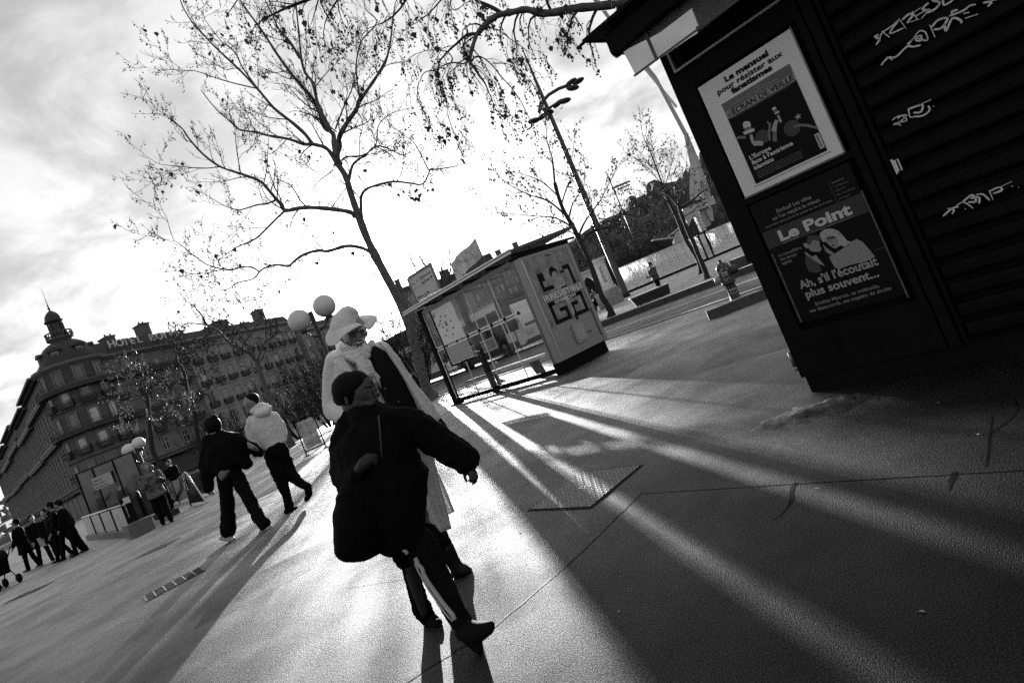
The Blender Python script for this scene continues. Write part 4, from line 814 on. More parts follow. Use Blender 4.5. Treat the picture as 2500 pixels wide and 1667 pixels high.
# white footbridge / pylon structure behind the hoarding
wp = thing('white_pylon', 'tall white curved pylon rising beside the kiosk edge', 'pylon')
q4 = crop(1400, 0, 3.92); q8 = crop(1200, 250, 2.852); q9 = crop(1550, 400, 7.128)
def bar(path, r_, Y, n=4): return MB().tube([AT(*p, Y) for p in path], r_, n, smooth=False)
cwm = mat('white_concrete', .4, .6, noise=.08, nscale=.5)
bar([q9(1150,640), q9(1120,420), q9(1080,200), q9(1050,0), (1675, 330), (1600, 190), (1462, 12), (1380,-90)], [1.6,1.5,1.1,.8,.35,.28,.28,.25], 88, 4).build('mast', cwm, wp)
bar([(1652,262), (1560,150), (1485,40), (1440,-30)], .22, 89, 4).build('cable', M['lgrey'], wp)
br = thing('white_footbridge', 'white concrete footbridge end with arch and slotted column behind the hoarding', 'footbridge')
def poly3(pts, Y, th, nm, m, cv=q9):
    P = [AT(*cv(*p), Y) for p in pts]; Q = [p+np.array([0, th, 0]) for p in P]; n = len(P)
    return MB().add(P+Q, [tuple(range(n))[::-1], tuple(range(n, 2*n))]+[(i, (i+1) % n, n+(i+1) % n, n+i) for i in range(n)]).build(nm, m, br)
poly3([(830,790),(920,760),(1360,560),(1420,690),(1120,800),(1090,850),(1030,880),(930,1100),(900,1010),(830,860)], 76, 1.2, 'beam', cwm)
poly3([(1035,885),(1115,830),(1225,1145),(1170,1180)], 75.8, .8, 'column', cwm)
poly3([(1120,830),(1240,790),(1330,1050),(1225,1120)], 77, .8, 'column', cwm)
poly3([(1240,830),(1290,740),(1340,730),(1380,990),(1335,1000),(1290,930)], 76.5, .6, 'fin', M['lgrey'])
for k in range(6): poly3([(1092+k*24,835+k*58),(1110+k*24,828+k*58),(1124+k*24,862+k*58),(1106+k*24,870+k*58)], 75.6, .1, 'light_slot', M['white'])
poly3([(300,1318),(320,1308),(740,1262),(745,1285),(310,1340)], 74, .8, 'beam', cwm); poly3([(570,1270),(600,1270),(800,1110),(790,1085)], 74.5, .5, 'brace', cwm); poly3([(700,1390),(680,1360),(740,1180),(800,1140),(850,1200),(900,1320)], 74.2, .8, 'beam', cwm)
poly3([(330,1270),(720,1215),(725,1222),(335,1280)], 74.3, .1, 'handrail', M['grey'])
q5 = crop(1450, 450, 4.48)
# ================================================================= GLOBE LAMPS
def globe_lamp(lab, p, H, gl_r, offs, grp):
    t = thing('globe_lamp', lab, 'street lamp', (p[0], p[1], 0), 0, grp)
    MB().tube([(0,0,0),(0,0,.3),(0,0,.31),(0,0,H)], [.11,.11,.075,.075], 10).build('pole', M['dark'], t)
    for (x, y, z) in offs:
        MB().tube([(0,0,z-.75),(x*.6,y*.6,z-.62),(x,y,z-gl_r-.02)], .035, 6).build('arm', M['dark'], t)
        MB().tube([(x,y,z-gl_r-.08),(x,y,z-gl_r+.04)], [.09,.12], 10).build('cup', M['dark'], t)
        MB().sph((x,y,z), gl_r, 24, 16).build('globe', M['globe'], t)
    MB().tube([(-.12,0,H-1.9),(.12,0,H-1.9)], .05, 6).build('clamp', M['dark'], t)
    return t
gp_ = np.array([20.*math.sin(math.radians(-17.38)), 20.*math.cos(math.radians(-17.38))])
globe_lamp('twin white globe lamp on a dark post behind the hat wearer', gp_, 4.33, .38, ((-.42,-.05,4.18),(.48,.12,4.35)), 'twin globe lamps')
gq_ = np.array([30*math.sin(math.radians(-34.3)), 30*math.cos(math.radians(-34.3))])
globe_lamp('small distant twin globe lamp in front of the hotel', gq_, 2.9, .26, ((-.26,-.12,2.74),(.08,.12,2.86)), 'twin globe lamps')
# ================================================================= METRO ENTRANCE
cm = crop(0, 950, 2.852)
b0 = np.array([-17.8, 21.7]); b1 = np.array([-11.2, 15.02]); bdv = (b1-b0)/np.linalg.norm(b1-b0); BL = np.linalg.norm(b1-b0)
bz = math.atan2(bdv[1], bdv[0])
me_ = thing('metro_entrance', 'stone edged stairwell parapet with glass panes and a bright handrail', 'metro entrance', (b0[0], b0[1], 0), bz)
MB().box(0, BL, 0, .35, 0, .18).box(BL-.05, BL+.65, -.1, .45, 0, .35).build('plinth', mat('metro_stone', .12, .5, noise=.2, nscale=3), me_)
for i in range(6): MB().box(BL*i/6+.02, BL*(i+1)/6-.02, .1, .13, .18, .82).build('glass_panel', mat('reflection_tint_glass', .16, .12, noise=.7, nscale=2.5, spec=.8), me_)  # mottled base colour paints reflections into the parapet glass
MB().tube([(0,.11,.86),(BL,.11,.86)], .035, 8).build('handrail', M['steel'], me_)
for i in range(4): MB().box(BL*(i+1)/4.1-.025, BL*(i+1)/4.1+.025, .08, .15, .18, .84).build('rail_post', M['blackg'], me_)
def escalator(lab, p, rz_, s=1.):
    t = thing('escalator_end', lab, 'escalator', (p[0], p[1], 0), rz_, 'escalator balustrade ends')
    prof = [(0, .15), (0, .78), (.06, .92), (.2, 1.), (1.5, 1.0), (1.5, .15)]
    MB().prism([(a, b) for a, b in prof], 'y', .05, .09).build('balustrade', mat('brushed_panel', .22, .3, metal=.6, noise=.3, nscale=3), t)
    MB().tube([(1.5,.07,1.02),(.3,.07,1.02),(.08,.07,.97),(-.02,.07,.85),(-.03,.07,.7),(-.02,.07,.3),(.08,.07,.16),(1.5,.07,.14)], .05, 8).build('handrail', M['rubber'], t)
    MB().box(-.2, 1.6, 0, .16, 0, .16).build('skirt', M['dark'], t)
    MB().prism([(-.3,.1),(-.05,.9),(.12,1.05),(.2,1.05),(.0,.1)], 'y', .25, .5).build('newel', M['blackg'], t)
    MB().box(-.09, .08, .27, .42, .86, 1.02).build('cap', M['steel'], t)
    return t
escalator('dark escalator end at the parapet corner, left of the woman with the phone', (-10.9, 15.5), bz+math.pi-.15)
escalator('silver sided escalator end right of the woman with the phone', (-10.95, 16.7), bz+math.pi+.1)
# railing behind
r0 = np.array([-19.5, 26.2]); r1 = np.array([-11.2, 18.9]); rdv = (r1-r0)/np.linalg.norm(r1-r0); RL = np.linalg.norm(r1-r0)
ra = thing('railing', 'dark railing around the far side of the metro stairwell', 'railing', (r0[0], r0[1], 0), math.atan2(rdv[1], rdv[0]))
MB().tube([(0,0,.98),(RL,0,.98)], .03, 6).build('top_rail', M['blackg'], ra)
for i in range(8): MB().box(RL*i/7-.02, RL*i/7+.02, -.02, .02, 0, .97).build('post', M['blackg'], ra)
for i in range(7): MB().box(RL*i/7+.06, RL*(i+1)/7-.06, -.008, .008, .1, .85).build('panel', mat('smoky_glass', .04, .15, noise=.5, nscale=3, spec=.8), ra)
# glazed entrance screen with notice board
e0 = np.array([26*math.sin(math.radians(-38.6)), 26*math.cos(math.radians(-38.6))]); e1 = np.array([25*math.sin(math.radians(-34.6)), 25*math.cos(math.radians(-34.6))]); ed = (e1-e0)/np.linalg.norm(e1-e0); EL = np.linalg.norm(e1-e0)
en = thing('entrance_screen', 'dark glazed metro entrance screen in front of the hotel corner', 'screen', (e0[0], e0[1], 0), math.atan2(ed[1], ed[0]))
MB().box(0, EL, -.03, .06, 2.36, 2.40).build('lintel', M['blackg'], en)
for x in (0, EL*.27, EL*.62, EL-.06): MB().box(x, x+.035, -.02, .03, 0, 2.36).build('mullion', M['blackg'], en)
gm_ = mat('reflecting_glass', .05, .1, noise=.9, nscale=1.6, spec=.9, detail=7)
for a, b in ((.07, EL*.27-.01), (EL*.27+.07, EL*.62-.01), (EL*.62+.07, EL-.07)): MB().box(a, b, .0, .02, .05, 2.35).build('pane', gm_, en)
nb_ = thing('notice_board', 'small white metro notice board on the entrance screen', 'sign', (e0[0]+ed[0]*EL*.24-ed[1]*-.07, e0[1]+ed[1]*EL*.24-ed[0]*.07, 0), math.atan2(ed[1], ed[0]))
MB().box(0, .66, -.03, -.0, 1.58, 2.02).build('board', M['lgrey'], nb_)
for i, s in enumerate(('Bellecour', 'Métro A D', 'Accès rue')): T(s, .04, 1.87-i*.12, .3+.06*i, .09, M['ink'], nb_, .001, -.033)
# arch barrier, tripod board
bp_ = G(*cm(1330, 812)); bq_ = G(*cm(1440, 795)); bdv2 = (bq_-bp_)[:2]; 
ab = thing('barrier', 'black panel under an inverted V of steel tube beside the escalator', 'barrier', (bp_[0], bp_[1], 0), math.atan2(bdv2[1], bdv2[0])); bL = np.linalg.norm(bdv2)
MB().tube([(0,0,0),(bL*.28,0,.98),(bL*.42,0,1.02),(bL*.52,0,.98),(bL,0,0)], .022, 8).build('tube_frame', M['steel'], ab)
MB().prism([(.05,.08),(bL-.08,.08),(bL*.7,.5),(bL*.15,.5)], 'y', -.01, .01).build('panel', M['black'], ab)
MB().tube([(-.3,.1,.3),(-.42,.1,.6),(-.3,.1,.85),(.0,.1,.95),(.25,.05,.98)], .025, 8).build('hoop', M['steel'], ab)
tb = thing('swing_sign', 'framed board on feet standing alone on the plaza', 'sign', (-7.49, 18.17, 0), .35)
MB().box(0, .04, 0, .04, 0, 1.16).box(.62, .66, 0, .04, 0, 1.16).box(0, .66, 0, .04, 1.13, 1.17).box(.04, .62, 0, .04, .12, .16).box(-.05, .09, -.15, .2, 0, .03).box(.57, .71, -.15, .2, 0, .03).build('frame', M['black'], tb)
MB().box(.08, .58, .012, .03, .2, 1.08).build('board', mat('worn_poster', .4, .4, noise=.6, nscale=5), tb)
# ================================================================= MANHOLE, GRATES
mh = thing('manhole_cover', 'large square chequer plate cover set in the asphalt', 'manhole cover')
a, b, c, d = [G(x*K_, y*K_) for x, y in ((1205,1172),(1395,1160),(1458,1075),(1330,1085))]
ctr = (a+b+c+d)/4; ex = ((b-a)+(c-d))/2; ey = ((d-a)+(c-b))/2; LX, LY = np.linalg.norm(ex), np.linalg.norm(ey)
side = (LX+LY)/2; LX = LY = side
mh.location = (ctr[0], ctr[1], 0); mh.rotation_euler.z = math.atan2(ex[1], ex[0])
MB().box(-LX/2, LX/2, -LY/2, LY/2, .001, .004).build('frame', M['black'], mh)
pl_ = MB().box(-LX/2+.02, LX/2-.02, -LY/2+.02, LY/2-.02, .004, .008).build('plate', mat('worn_steel', .10, .6, metal=.6, noise=.3, nscale=6), mh)
st2 = MB(); nx = int(LX/.038)
for i in range(nx):
    for j in range(nx):
        x = -LX/2+.03+i*(LX-.06)/(nx-1); y = -LY/2+.03+j*(LY-.06)/(nx-1)
        if abs(x) < .05 and abs(y) < .03: continue
        q = 1 if (i+j) % 2 else -1; dx_, dy_ = .0105*.7, .0105*.7*q; ex_, ey_ = -.004*q*.7, .004*.7
        st2.hexa([(x-dx_-ex_,y-dy_-ey_,.008),(x+dx_-ex_,y+dy_-ey_,.008),(x+dx_+ex_,y+dy_+ey_,.008),(x-dx_+ex_,y-dy_+ey_,.008),(x-dx_*.6,y-dy_*.6,.0115),(x+dx_*.6,y+dy_*.6,.0115),(x+dx_*.6+ex_*.5,y+dy_*.6+ey_*.5,.0115),(x-dx_*.6+ex_*.5,y-dy_*.6+ey_*.5,.0115)])
st2.build('studs', mat('stud_steel', .3, .45, metal=.8), mh, kind='stuff')
MB().prism([(-.045,-.022),(.045,-.022),(.055,0),(.045,.022),(-.045,.022),(-.055,0)], 'z', .008, .010).build('lifting_plate', M['steel'], mh)
MB().tube([(-.02,0,.010),(-.02,0,.0108)], .012, 10).tube([(.02,0,.010),(.02,0,.0108)], .012, 10).build('keyhole', M['black'], mh)
def grate(lab, p, q, wd, nseg):
    p, q = p[:2], q[:2]; d = q-p; L = np.linalg.norm(d); t = thing('drain_grate', lab, 'drain', (p[0], p[1], 0), math.atan2(d[1], d[0]), 'slotted drain grates')
    MB().box(0, L, -wd/2, wd/2, .001, .003).build('pit', M['black'], t)
    f_ = MB().box(0, L, -wd/2, -wd/2+.012, .003, .009).box(0, L, wd/2-.012, wd/2, .003, .009).box(0, .02, -wd/2+.012, wd/2-.012, .003, .009).box(L-.02, L, -wd/2+.012, wd/2-.012, .003, .009)
    f_.build('frame', M['drain'], t)
    for i in range(1, nseg): MB().box(L*i/nseg-.006, L*i/nseg+.006, -wd/2+.012, wd/2-.012, .003, .010).build('rib', M['drain2'], t)
    b_ = MB()
    for k in range(1, 7):
        y = -wd/2+wd*k/7; b_.box(.02, L-.02, y-.009, y+.009, .003, .008)
    b_.build('bars', M['drain'], t, kind='stuff')
cg = crop(0, 950, 2.852)
grate('slotted drain grate in the foreground asphalt, left of the boy', np.array([-4.9,6.42,0]), np.array([-4.42,6.80,0]), .46, 6)
grate('slotted drain grate farther off, below the stairwell parapet', G(*cg(1000,1148)), G(*cg(1210,1062)), .40, 6)
grate('slotted drain grate near the left edge of the photo', G(*cg(95,1458)), G(*cg(315,1372)), .42, 6)
# ================================================================= TREES
def unit(v): return v/(np.linalg.norm(v)+1e-12)
class Grow:
    def __init__(s, seed, ball=.0, leaf=0., lsize=.1, droop=0., up=.15, nmin=3):
        s.r = np.random.RandomState(seed); s.tw = MB(); s.bl = MB(); s.lf = MB(); s.ball = ball; s.leaf = leaf; s.lsize = lsize; s.droop = droop; s.up = up; s.nb = 0
    def path(s, p, d, L, n, wig=.18):
        P = [p]; q = p; d = unit(d)
        for i in range(n):
            d = unit(d+s.r.randn(3)*wig+np.array([0, 0, s.up-s.droop*(i+1)/n*1.4])); q = q+d*L/n; P.append(q)
        return P
    def sprout(s, P, r0, r1, cnt, L, depth, t0=.2, ang=(30, 65), sides=3, k=.55):
        m = len(P)-1
        for c in range(cnt):
            t = t0+(1-t0)*((c+s.r.rand())/cnt); i = min(int(t*m), m-1); f = t*m-i
            p = P[i]*(1-f)+P[i+1]*f; tg = unit(P[i+1]-P[i]); v = unit(np.cross(tg, s.r.randn(3))); a = math.radians(s.r.uniform(*ang))
            d = tg*math.cos(a)+v*math.sin(a); l = L*s.r.uniform(.55, 1.25)*(1-.35*t); r_ = (r0+(r1-r0)*t)
            s.twig(p, d, l, r_*k, depth, sides, k)
        if s.r.rand() < .8: s.twig(P[-1], unit(P[-1]-P[-2]), L*.7, r1, depth, sides, k)
    def twig(s, p, d, L, r_, depth, sides=3, k=.6):
        n = 4 if depth else 3; P = s.path(p, d, L, n); r_ = max(r_, s.rmin)
        s.tw.tube(P, [r_*(1-.6*i/n) for i in range(n+1)], sides, cap=False)
        if depth > 0: s.sprout(P, r_, r_*.45, max(2, int(L*s.dens)+1), L*.5, depth-1, .15, (25, 60), 3, k)
        if depth <= 1:
            for q in P[1:]:
                if s.ball and s.r.rand() < s.bp*(2 if depth == 0 else 1) and s.nb < s.mx:
                    h = s.r.uniform(.04, .14); c = q+np.array([s.r.randn()*.02, s.r.randn()*.02, -h]); s.bl.ico(c, s.ball*s.r.uniform(.75, 1.1)); s.nb += 1
                    s.tw.add([q, q+np.array([.004, 0, 0]), c], [(0, 1, 2)])
                if s.leaf and s.r.rand() < s.leaf: s.leafat(q)
    def leafat(s, q):
        a = s.r.uniform(0, 6.28); sz = s.lsize*s.r.uniform(.5, 1.15); x = np.array([math.cos(a), math.sin(a), s.r.uniform(-.4, .2)])*sz; z = np.array([s.r.randn()*.25, s.r.randn()*.25, -1])*sz; z0 = q+z*.15
        s.lf.add([z0, z0+x*.5+z*.25, z0+x*.33+z*.6, z0+z*1.05, z0-x*.36+z*.55, z0-x*.5+z*.3, z0-x*.15+z*.05], [(0, 1, 2, 3), (0, 3, 4, 5)])
    dens = 6.; bp = .3; mx = 7000; rmin = .0035
def traced_tree(name, label, Y0, base, trunk, limbs, seed, bark, r_base, r_top, ball=.022, leaf=.01, lsize=.1, L=1.3, cnt=2.2, depth=2, droop=0., up=.1, dens=5., bp=.3, twm=None, group=None, cv=None, lm=1., spread=.35, leafm=None, rmin=.0035):
    cv = cv or (lambda x, y: (x, y)); g = Grow(seed, ball, leaf, lsize, droop, up); g.dens = dens; g.bp = bp; g.rmin = rmin; rr = np.random.RandomState(seed+99)
    b = np.array([base[0], base[1], 0.]); t = thing(name, label, 'tree', b, 0, group)
    def P3(pts, y0, dy):
        n = len(pts); out = []
        for i, p in enumerate(pts): out.append(AT(*cv(*p), y0+dy*(i/max(1, n-1))))
        return out
    tp = P3(trunk, Y0, 0); tp = ([b+np.array([0, 0, -.05]), b+np.array([0, 0, .12])] if base[2] else [])+tp
    n = len(tp); rad = [r_base+(r_top-r_base)*(i/(n-1))**.7 for i in range(n)]
    if base[2]: rad[0] = r_base*1.35; rad[1] = r_base*1.12
    def smooth(P, R, k=3):
        out = []; ro = []
        for i in range(len(P)-1):
            p0 = P[max(i-1, 0)]; p1 = P[i]; p2 = P[i+1]; p3 = P[min(i+2, len(P)-1)]
            for j in range(k):
                u = j/k; out.append(.5*((2*p1)+(-p0+p2)*u+(2*p0-5*p1+4*p2-p3)*u*u+(-p0+3*p1-3*p2+p3)*u**3)); ro.append(R[i]+(R[i+1]-R[i])*u)
        out.append(P[-1]); ro.append(R[-1]); return out, ro
    off = lambda P: [p-b for p in P]
    sp, sr = smooth(tp, rad); sr = [a*(1+.06*rr.randn()) for a in sr]
    MB().tube(off(sp), sr, 12).build('trunk', bark, t)
    for lb in limbs:
        pts, r0, r1 = lb[0], lb[1]*lm, lb[2]*lm**.5; dy = lb[3] if len(lb) > 3 else rr.uniform(-1, 1)*spread*Y0*.12; y0 = Y0+(lb[4] if len(lb) > 4 else 0); 
        P = P3(pts, y0, dy); R = [r0+(r1-r0)*(i/(len(P)-1)) for i in range(len(P))]; P, R = smooth(P, R); R = [a*(1+.09*rr.randn()) for a in R]
        MB().tube(off(P), R, 8).build('limb', bark if r0 > .03 else (twm or M['twig']), t)
        ln = sum(np.linalg.norm(P[i+1]-P[i]) for i in range(len(P)-1)); c = int(ln*cnt)+2
        g.sprout([p for p in P], r0, max(r1, .008), c, L, depth, .18, (28, 65), 3, .45)
    def sub(mb): mb.v = [(x-b[0], y-b[1], z-b[2]) for x, y, z in mb.v]; return mb
    sub(g.tw).build('twigs', twm or M['twig'], t, kind='stuff')
    if g.bl.v: sub(g.bl).build('seed_balls', M['seed'], t, kind='stuff')
    if g.lf.v: sub(g.lf).build('dry_leaves', leafm or M['leaf'], t, kind='stuff')
    return t, g
t5 = lambda x, y: (350+x/3.136, y/3.136)
t6 = lambda x, y: (350+x/2.613, 300+y/2.613)
def c5(*p): return [t5(*q) for q in p]
def c6(*p): return [t6(*q) for q in p]
YT = 20.4
traced_tree('plane_tree', 'tall pale barked plane tree with seed balls, standing left of the bus shelter', YT, (-3.55, 20.5, 1),
  [(1040,945)]+c6((1700,1300), (1640,1150), (1560,1000), (1480,850), (1420,720), (1360,560), (1320,440), (1290,340), (1230,250)),
  [(c5((1475,1240), (1440,1180), (1390,1130), (1290,1105), (1230,1105), (1110,1065), (960,1040), (870,1015), (740,995), (690,950), (560,840), (440,690)), .10, .015, -1.5),
   (c5((1290,1100), (1240,1030), (1140,940), (1000,830), (890,700), (740,540), (600,410), (480,290), (380,180), (300,50), (270,-60)), .085, .015, -2.),
   (c5((890,700), (760,520), (700,400), (600,320), (520,220), (440,110)), .04, .01, 1),
   (c5((870,680), (700,640), (560,600), (400,545), (290,540), (190,530)), .03, .008, -1, -1),
   (c5((1500,1260), (1470,1180), (1460,1090), (1450,1020), (1390,980), (1350,870), (1290,750), (1160,600), (1040,440), (930,270), (830,130), (740,0), (700,-80)), .14, .02, 1.5),
   (c5((1430,1000), (1370,880), (1330,780), (1300,640), (1240,560), (1210,450), (1190,250), (1170,50), (1160,-80)), .10, .02, 0),
   (c5((1200,450), (1120,320), (1040,230), (990,120), (930,0)), .07, .02, -.5, .5),
   (c5((1480,1270), (1480,1200), (1500,1110), (1500,1050), (1560,940), (1630,840), (1660,770), (1750,640), (1850,480), (1890,330), (1910,150), (1930,20)), .14, .02, -1.),
   (c5((1660,770), (1630,560), (1640,420), (1680,300), (1790,170), (1700,70), (1690,-60)), .045, .015, 1),
   (c5((1470,990), (1530,830), (1590,700), (1620,560)), .04, .01, -1.2),
   (c5((1480,1010), (1310,880), (1240,760), (1130,660), (1000,640)), .03, .008, .8),
   (c5((1575,1370), (1600,1270), (1650,1220), (1700,1190), (1780,1120), (1880,1140), (1990,1190), (2110,1120)), .07, .012, .8),
   (c5((1520,1230), (1560,1200), (1680,1190), (1780,1110), (1800,960), (1900,870), (2040,830)), .05, .01, -.8),
   (c5((1780,1120), (1900,1190), (1990,1300), (2080,1400)), .025, .008, 1.2),
   (c6((1395,620), (1388,540), (1390,470), (1420,425), (1500,395), (1600,375), (1700,385), (1785,390), (1829,300), (1850,295)), .075, .02, -1.5),
   ([(1046,415), (1080,412), (1120,404), (1151,397)], .03, .01, 0, -1.5),
   ([(1046,415), (1012,350), (985,330), (950,300)], .025, .008, 0, -1.5),
   (c6((1350,600), (1320,570), (1200,550), (1060,540), (990,545), (905,560), (880,520), (850,490), (800,430), (740,370), (620,325), (490,280), (380,200), (290,100), (250,40), (200,0), (170,-30)), .115, .015, -2.5),
   (c6((905,560), (850,610), (740,720), (680,760), (600,790), (540,830), (470,880)), .05, .01, -1, -1.2),
   (c6((850,490), (790,515), (720,525), (620,555), (560,545), (500,520), (400,460)), .045, .01, .8, -1.2),
   (c6((490,280), (400,290), (300,285), (200,275), (110,265), (60,240)), .025, .006, 0, -2.2),
   (c6((620,325), (600,200), (590,120), (585,60)), .03, .01, 1, -2),
   (c6((1450,830), (1400,800), (1300,785), (1180,818), (1120,815), (1050,830), (990,860), (950,895), (920,915), (850,905), (790,920), (750,940), (700,995), (600,1020), (530,1065), (420,1045)), .085, .012, -2.5),
   (c6((740,950), (690,920), (620,920), (550,940), (420,910), (370,880), (300,830), (230,770), (190,740), (150,610)), .035, .008, -1.5, -2.3),
   (c6((1190,560), (1230,500), (1290,420), (1260,520), (1180,600), (1160,700), (1120,800)), .025, .01, 1),
   (c6((1210,300), (1190,320), (1110,380), (1060,450), (1000,490)), .035, .008, .5),
   (c6((1420,650), (1460,670), (1480,740), (1490,800)), .02, .01, .3),
  ], 21, M['bark'], .23, .10, lm=.8, rmin=.0085, ball=.024, leaf=.012, lsize=.16, L=1.5, cnt=1.9, depth=2, dens=3.6, bp=.13, spread=1.)
tA = lambda x, y: (460+x/4.9, 740+y/4.9)
def cA(*p): return [tA(*q) for q in p]
YB = 29.
traced_tree('plane_tree', 'smaller plane tree with a forked trunk behind the man in the hoodie', YB, (-12.5, 29.1, 1),
  cA((1060,1330), (1010,1230), (900,950), (830,750), (790,650)),
  [(cA((800,690), (740,600), (650,560), (500,480), (380,350), (300,300), (220,265), (100,245), (0,242), (-90,280)), .13, .02, -1),
   (cA((215,262), (180,180), (130,110), (80,50), (20,0), (-60,-60), (-160,-200)), .06, .012, 0),
   (cA((130,110), (160,70), (205,10), (250,-60)), .03, .01, 0),
   (cA((790,650), (740,550), (690,480), (630,400), (600,370), (550,280), (490,240), (370,200), (200,140), (100,100)), .10, .012, 1),
   (cA((375,200), (380,130), (450,50), (530,0)), .025, .008, 1, 1),
   (cA((660,570), (655,490), (720,400), (800,290), (900,160), (850,50), (880,0), (900,-80)), .055, .01, -1),
   (cA((850,50), (820,10), (790,-60), (700,-150)), .03, .008, -1, -1),
   (cA((830,700), (870,560), (930,450), (1000,400), (1045,360), (1050,300)), .08, .015, -1),
   (cA((840,740), (890,640), (940,540), (1000,490), (1080,450)), .05, .01, -1.5),
   (cA((800,820), (740,770), (580,740), (600,670), (640,620)), .045, .01, -.5),
   (cA((500,480), (350,490), (200,540), (80,660), (0,720)), .03, .008, .5)],
  33, M['bark'], .19, .11, lm=.75, rmin=.006, ball=.028, leaf=.01, L=1.3, cnt=1.7, depth=2, dens=3.2, bp=.22, group='plane trees along the plaza')
tC = lambda x, y: (200+x/6.03, 800+y/6.03)
def cC(*p): return [tC(*q) for q in p]
traced_tree('plane_tree', 'dark slender plane tree in front of the hotel, left of the forked one', 38., (-20.5, 38.2, 1),
  cC((1790,1800), (1700,1568), (1660,1280), (1600,1050), (1550,900), (1500,650), (1400,500), (1390,400)),
  [(cC((1550,880), (1480,830), (1400,820), (1250,830), (1180,880), (1080,900)), .06, .012), (cC((1620,1090), (1640,1020), (1720,930), (1809,800), (1850,700)), .06, .012),
   (cC((1655,1390), (1500,1370), (1350,1410), (1250,1430)), .06, .01), (cC((1480,620), (1480,480), (1520,300), (1480,100)), .05, .01), (cC((1420,520), (1280,520), (1150,540), (1080,600)), .04, .01), (cC((1480,480), (1600,440), (1700,380), (1809,260)), .04, .01)],
  44, M['barkd'], .2, .07, rmin=.01, ball=.03, leaf=.02, lsize=.2, L=1.8, cnt=3., depth=2, dens=4., bp=.3, group='plane trees along the plaza')
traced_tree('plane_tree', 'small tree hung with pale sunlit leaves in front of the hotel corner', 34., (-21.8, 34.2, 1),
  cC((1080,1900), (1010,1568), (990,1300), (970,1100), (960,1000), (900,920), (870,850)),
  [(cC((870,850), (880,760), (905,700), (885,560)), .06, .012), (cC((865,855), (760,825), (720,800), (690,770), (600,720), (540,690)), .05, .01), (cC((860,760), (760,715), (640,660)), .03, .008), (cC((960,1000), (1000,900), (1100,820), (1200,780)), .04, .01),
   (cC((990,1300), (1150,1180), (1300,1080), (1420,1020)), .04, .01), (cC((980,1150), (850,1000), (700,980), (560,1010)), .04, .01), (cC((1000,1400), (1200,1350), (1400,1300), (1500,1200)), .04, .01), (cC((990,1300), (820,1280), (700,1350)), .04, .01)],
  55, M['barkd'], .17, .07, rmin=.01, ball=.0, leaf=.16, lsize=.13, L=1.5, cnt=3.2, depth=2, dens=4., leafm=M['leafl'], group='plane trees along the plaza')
# tree behind the kiosk whose branch hangs over the plaza
t9 = lambda x, y: (950+x/3.485, y/3.485)
def c9(*p): return [t9(*q) for q in p]
YO = 8.2
ob = traced_tree('plane_tree', 'plane tree behind the kiosk whose leafy branch overhangs the plaza', YO, (5.4, 8.6, 1),
  [(2330,560), (2180,200), (2040,-120)],
  [([(2060,-60), (1850,-30), (1650,-5), (1560,6)]+c9((1930,40), (1750,60), (1580,75), (1400,110), (1280,115), (1170,85), (1050,105), (950,125), (860,175), (800,235), (745,300), (710,400), (690,480), (690,530), (740,600)), .085, .02, -.2, 0),
   (c9((950,110), (860,60), (780,25), (735,0), (700,-60)), .03, .02, .3), (c9((745,290), (660,300), (590,360), (500,440), (430,520)), .025, .012, .3),
   (c9((690,500), (640,545), (560,535), (480,550), (410,590), (300,620), (260,700)), .014, .006, .4), (c9((700,520), (740,485), (800,495), (880,560), (950,650), (1050,760), (1130,880)), .014, .006, -.3),
   (c9((880,540), (1000,545), (1100,590), (1200,680)), .008, .004, -.2), (c9((830,235), (930,260), (1040,340), (1130,400), (1200,460)), .009, .004, -.4), (c9((490,440), (420,430), (330,430), (230,460)), .008, .004, .2),
   (c9((700,-60), (560,-40), (520,30), (560,90), (660,20)), .012, .006, .5), (c9((500,440), (540,500), (520,540)), .01, .006, .2), (c9((690,600), (800,740), (900,860), (920,930)), .005, .003, 0), (c9((410,600), (400,720), (480,850), (500,980)), .005, .003, 0),
   (c9((1560,60), (1460,180), (1500,260)), .004, .003, 0), (c9((1300,110), (1310,190), (1330,260)), .004, .003, 0), (c9((1280,100), (1330,40), (1390,0)), .006, .004, 0), (c9((250,700), (240,820), (280,930)), .005, .003, 0)],
  66, M['bark'], .2, .12, ball=.0145, leaf=.06, lsize=.08, L=.62, cnt=3.4, depth=2, droop=.55, up=.0, dens=5.5, bp=.2, spread=.6)
traced_tree('plane_tree', 'plane tree out of frame whose dense twigs hang into the top of the photo', 7.6, (2.2, -3.5, 0),
  [(1500,-900), (1250,-500), (1050,-250)],
  [([(1100,-300), (950,-120), (850,-40), (780,-10), (700,20), (640,50)], .05, .01, 0), ([(950,-120), (1000,-30), (960,40), (900,70)], .02, .006, .3), ([(850,-40), (800,40), (790,80)], .012, .005, -.3), ([(900,-100), (700,-80), (600,-20), (560,30)], .02, .006, .3), ([(1000,-180), (1100,-60), (1060,20), (1010,60)], .02, .006, .4), ([(780,-10), (760,60)], .01, .004, .3)],
  77, M['barkd'], .2, .08, ball=.0145, leaf=.05, lsize=.085, L=.6, cnt=4., depth=2, droop=.5, up=0., dens=5.5, bp=.15)
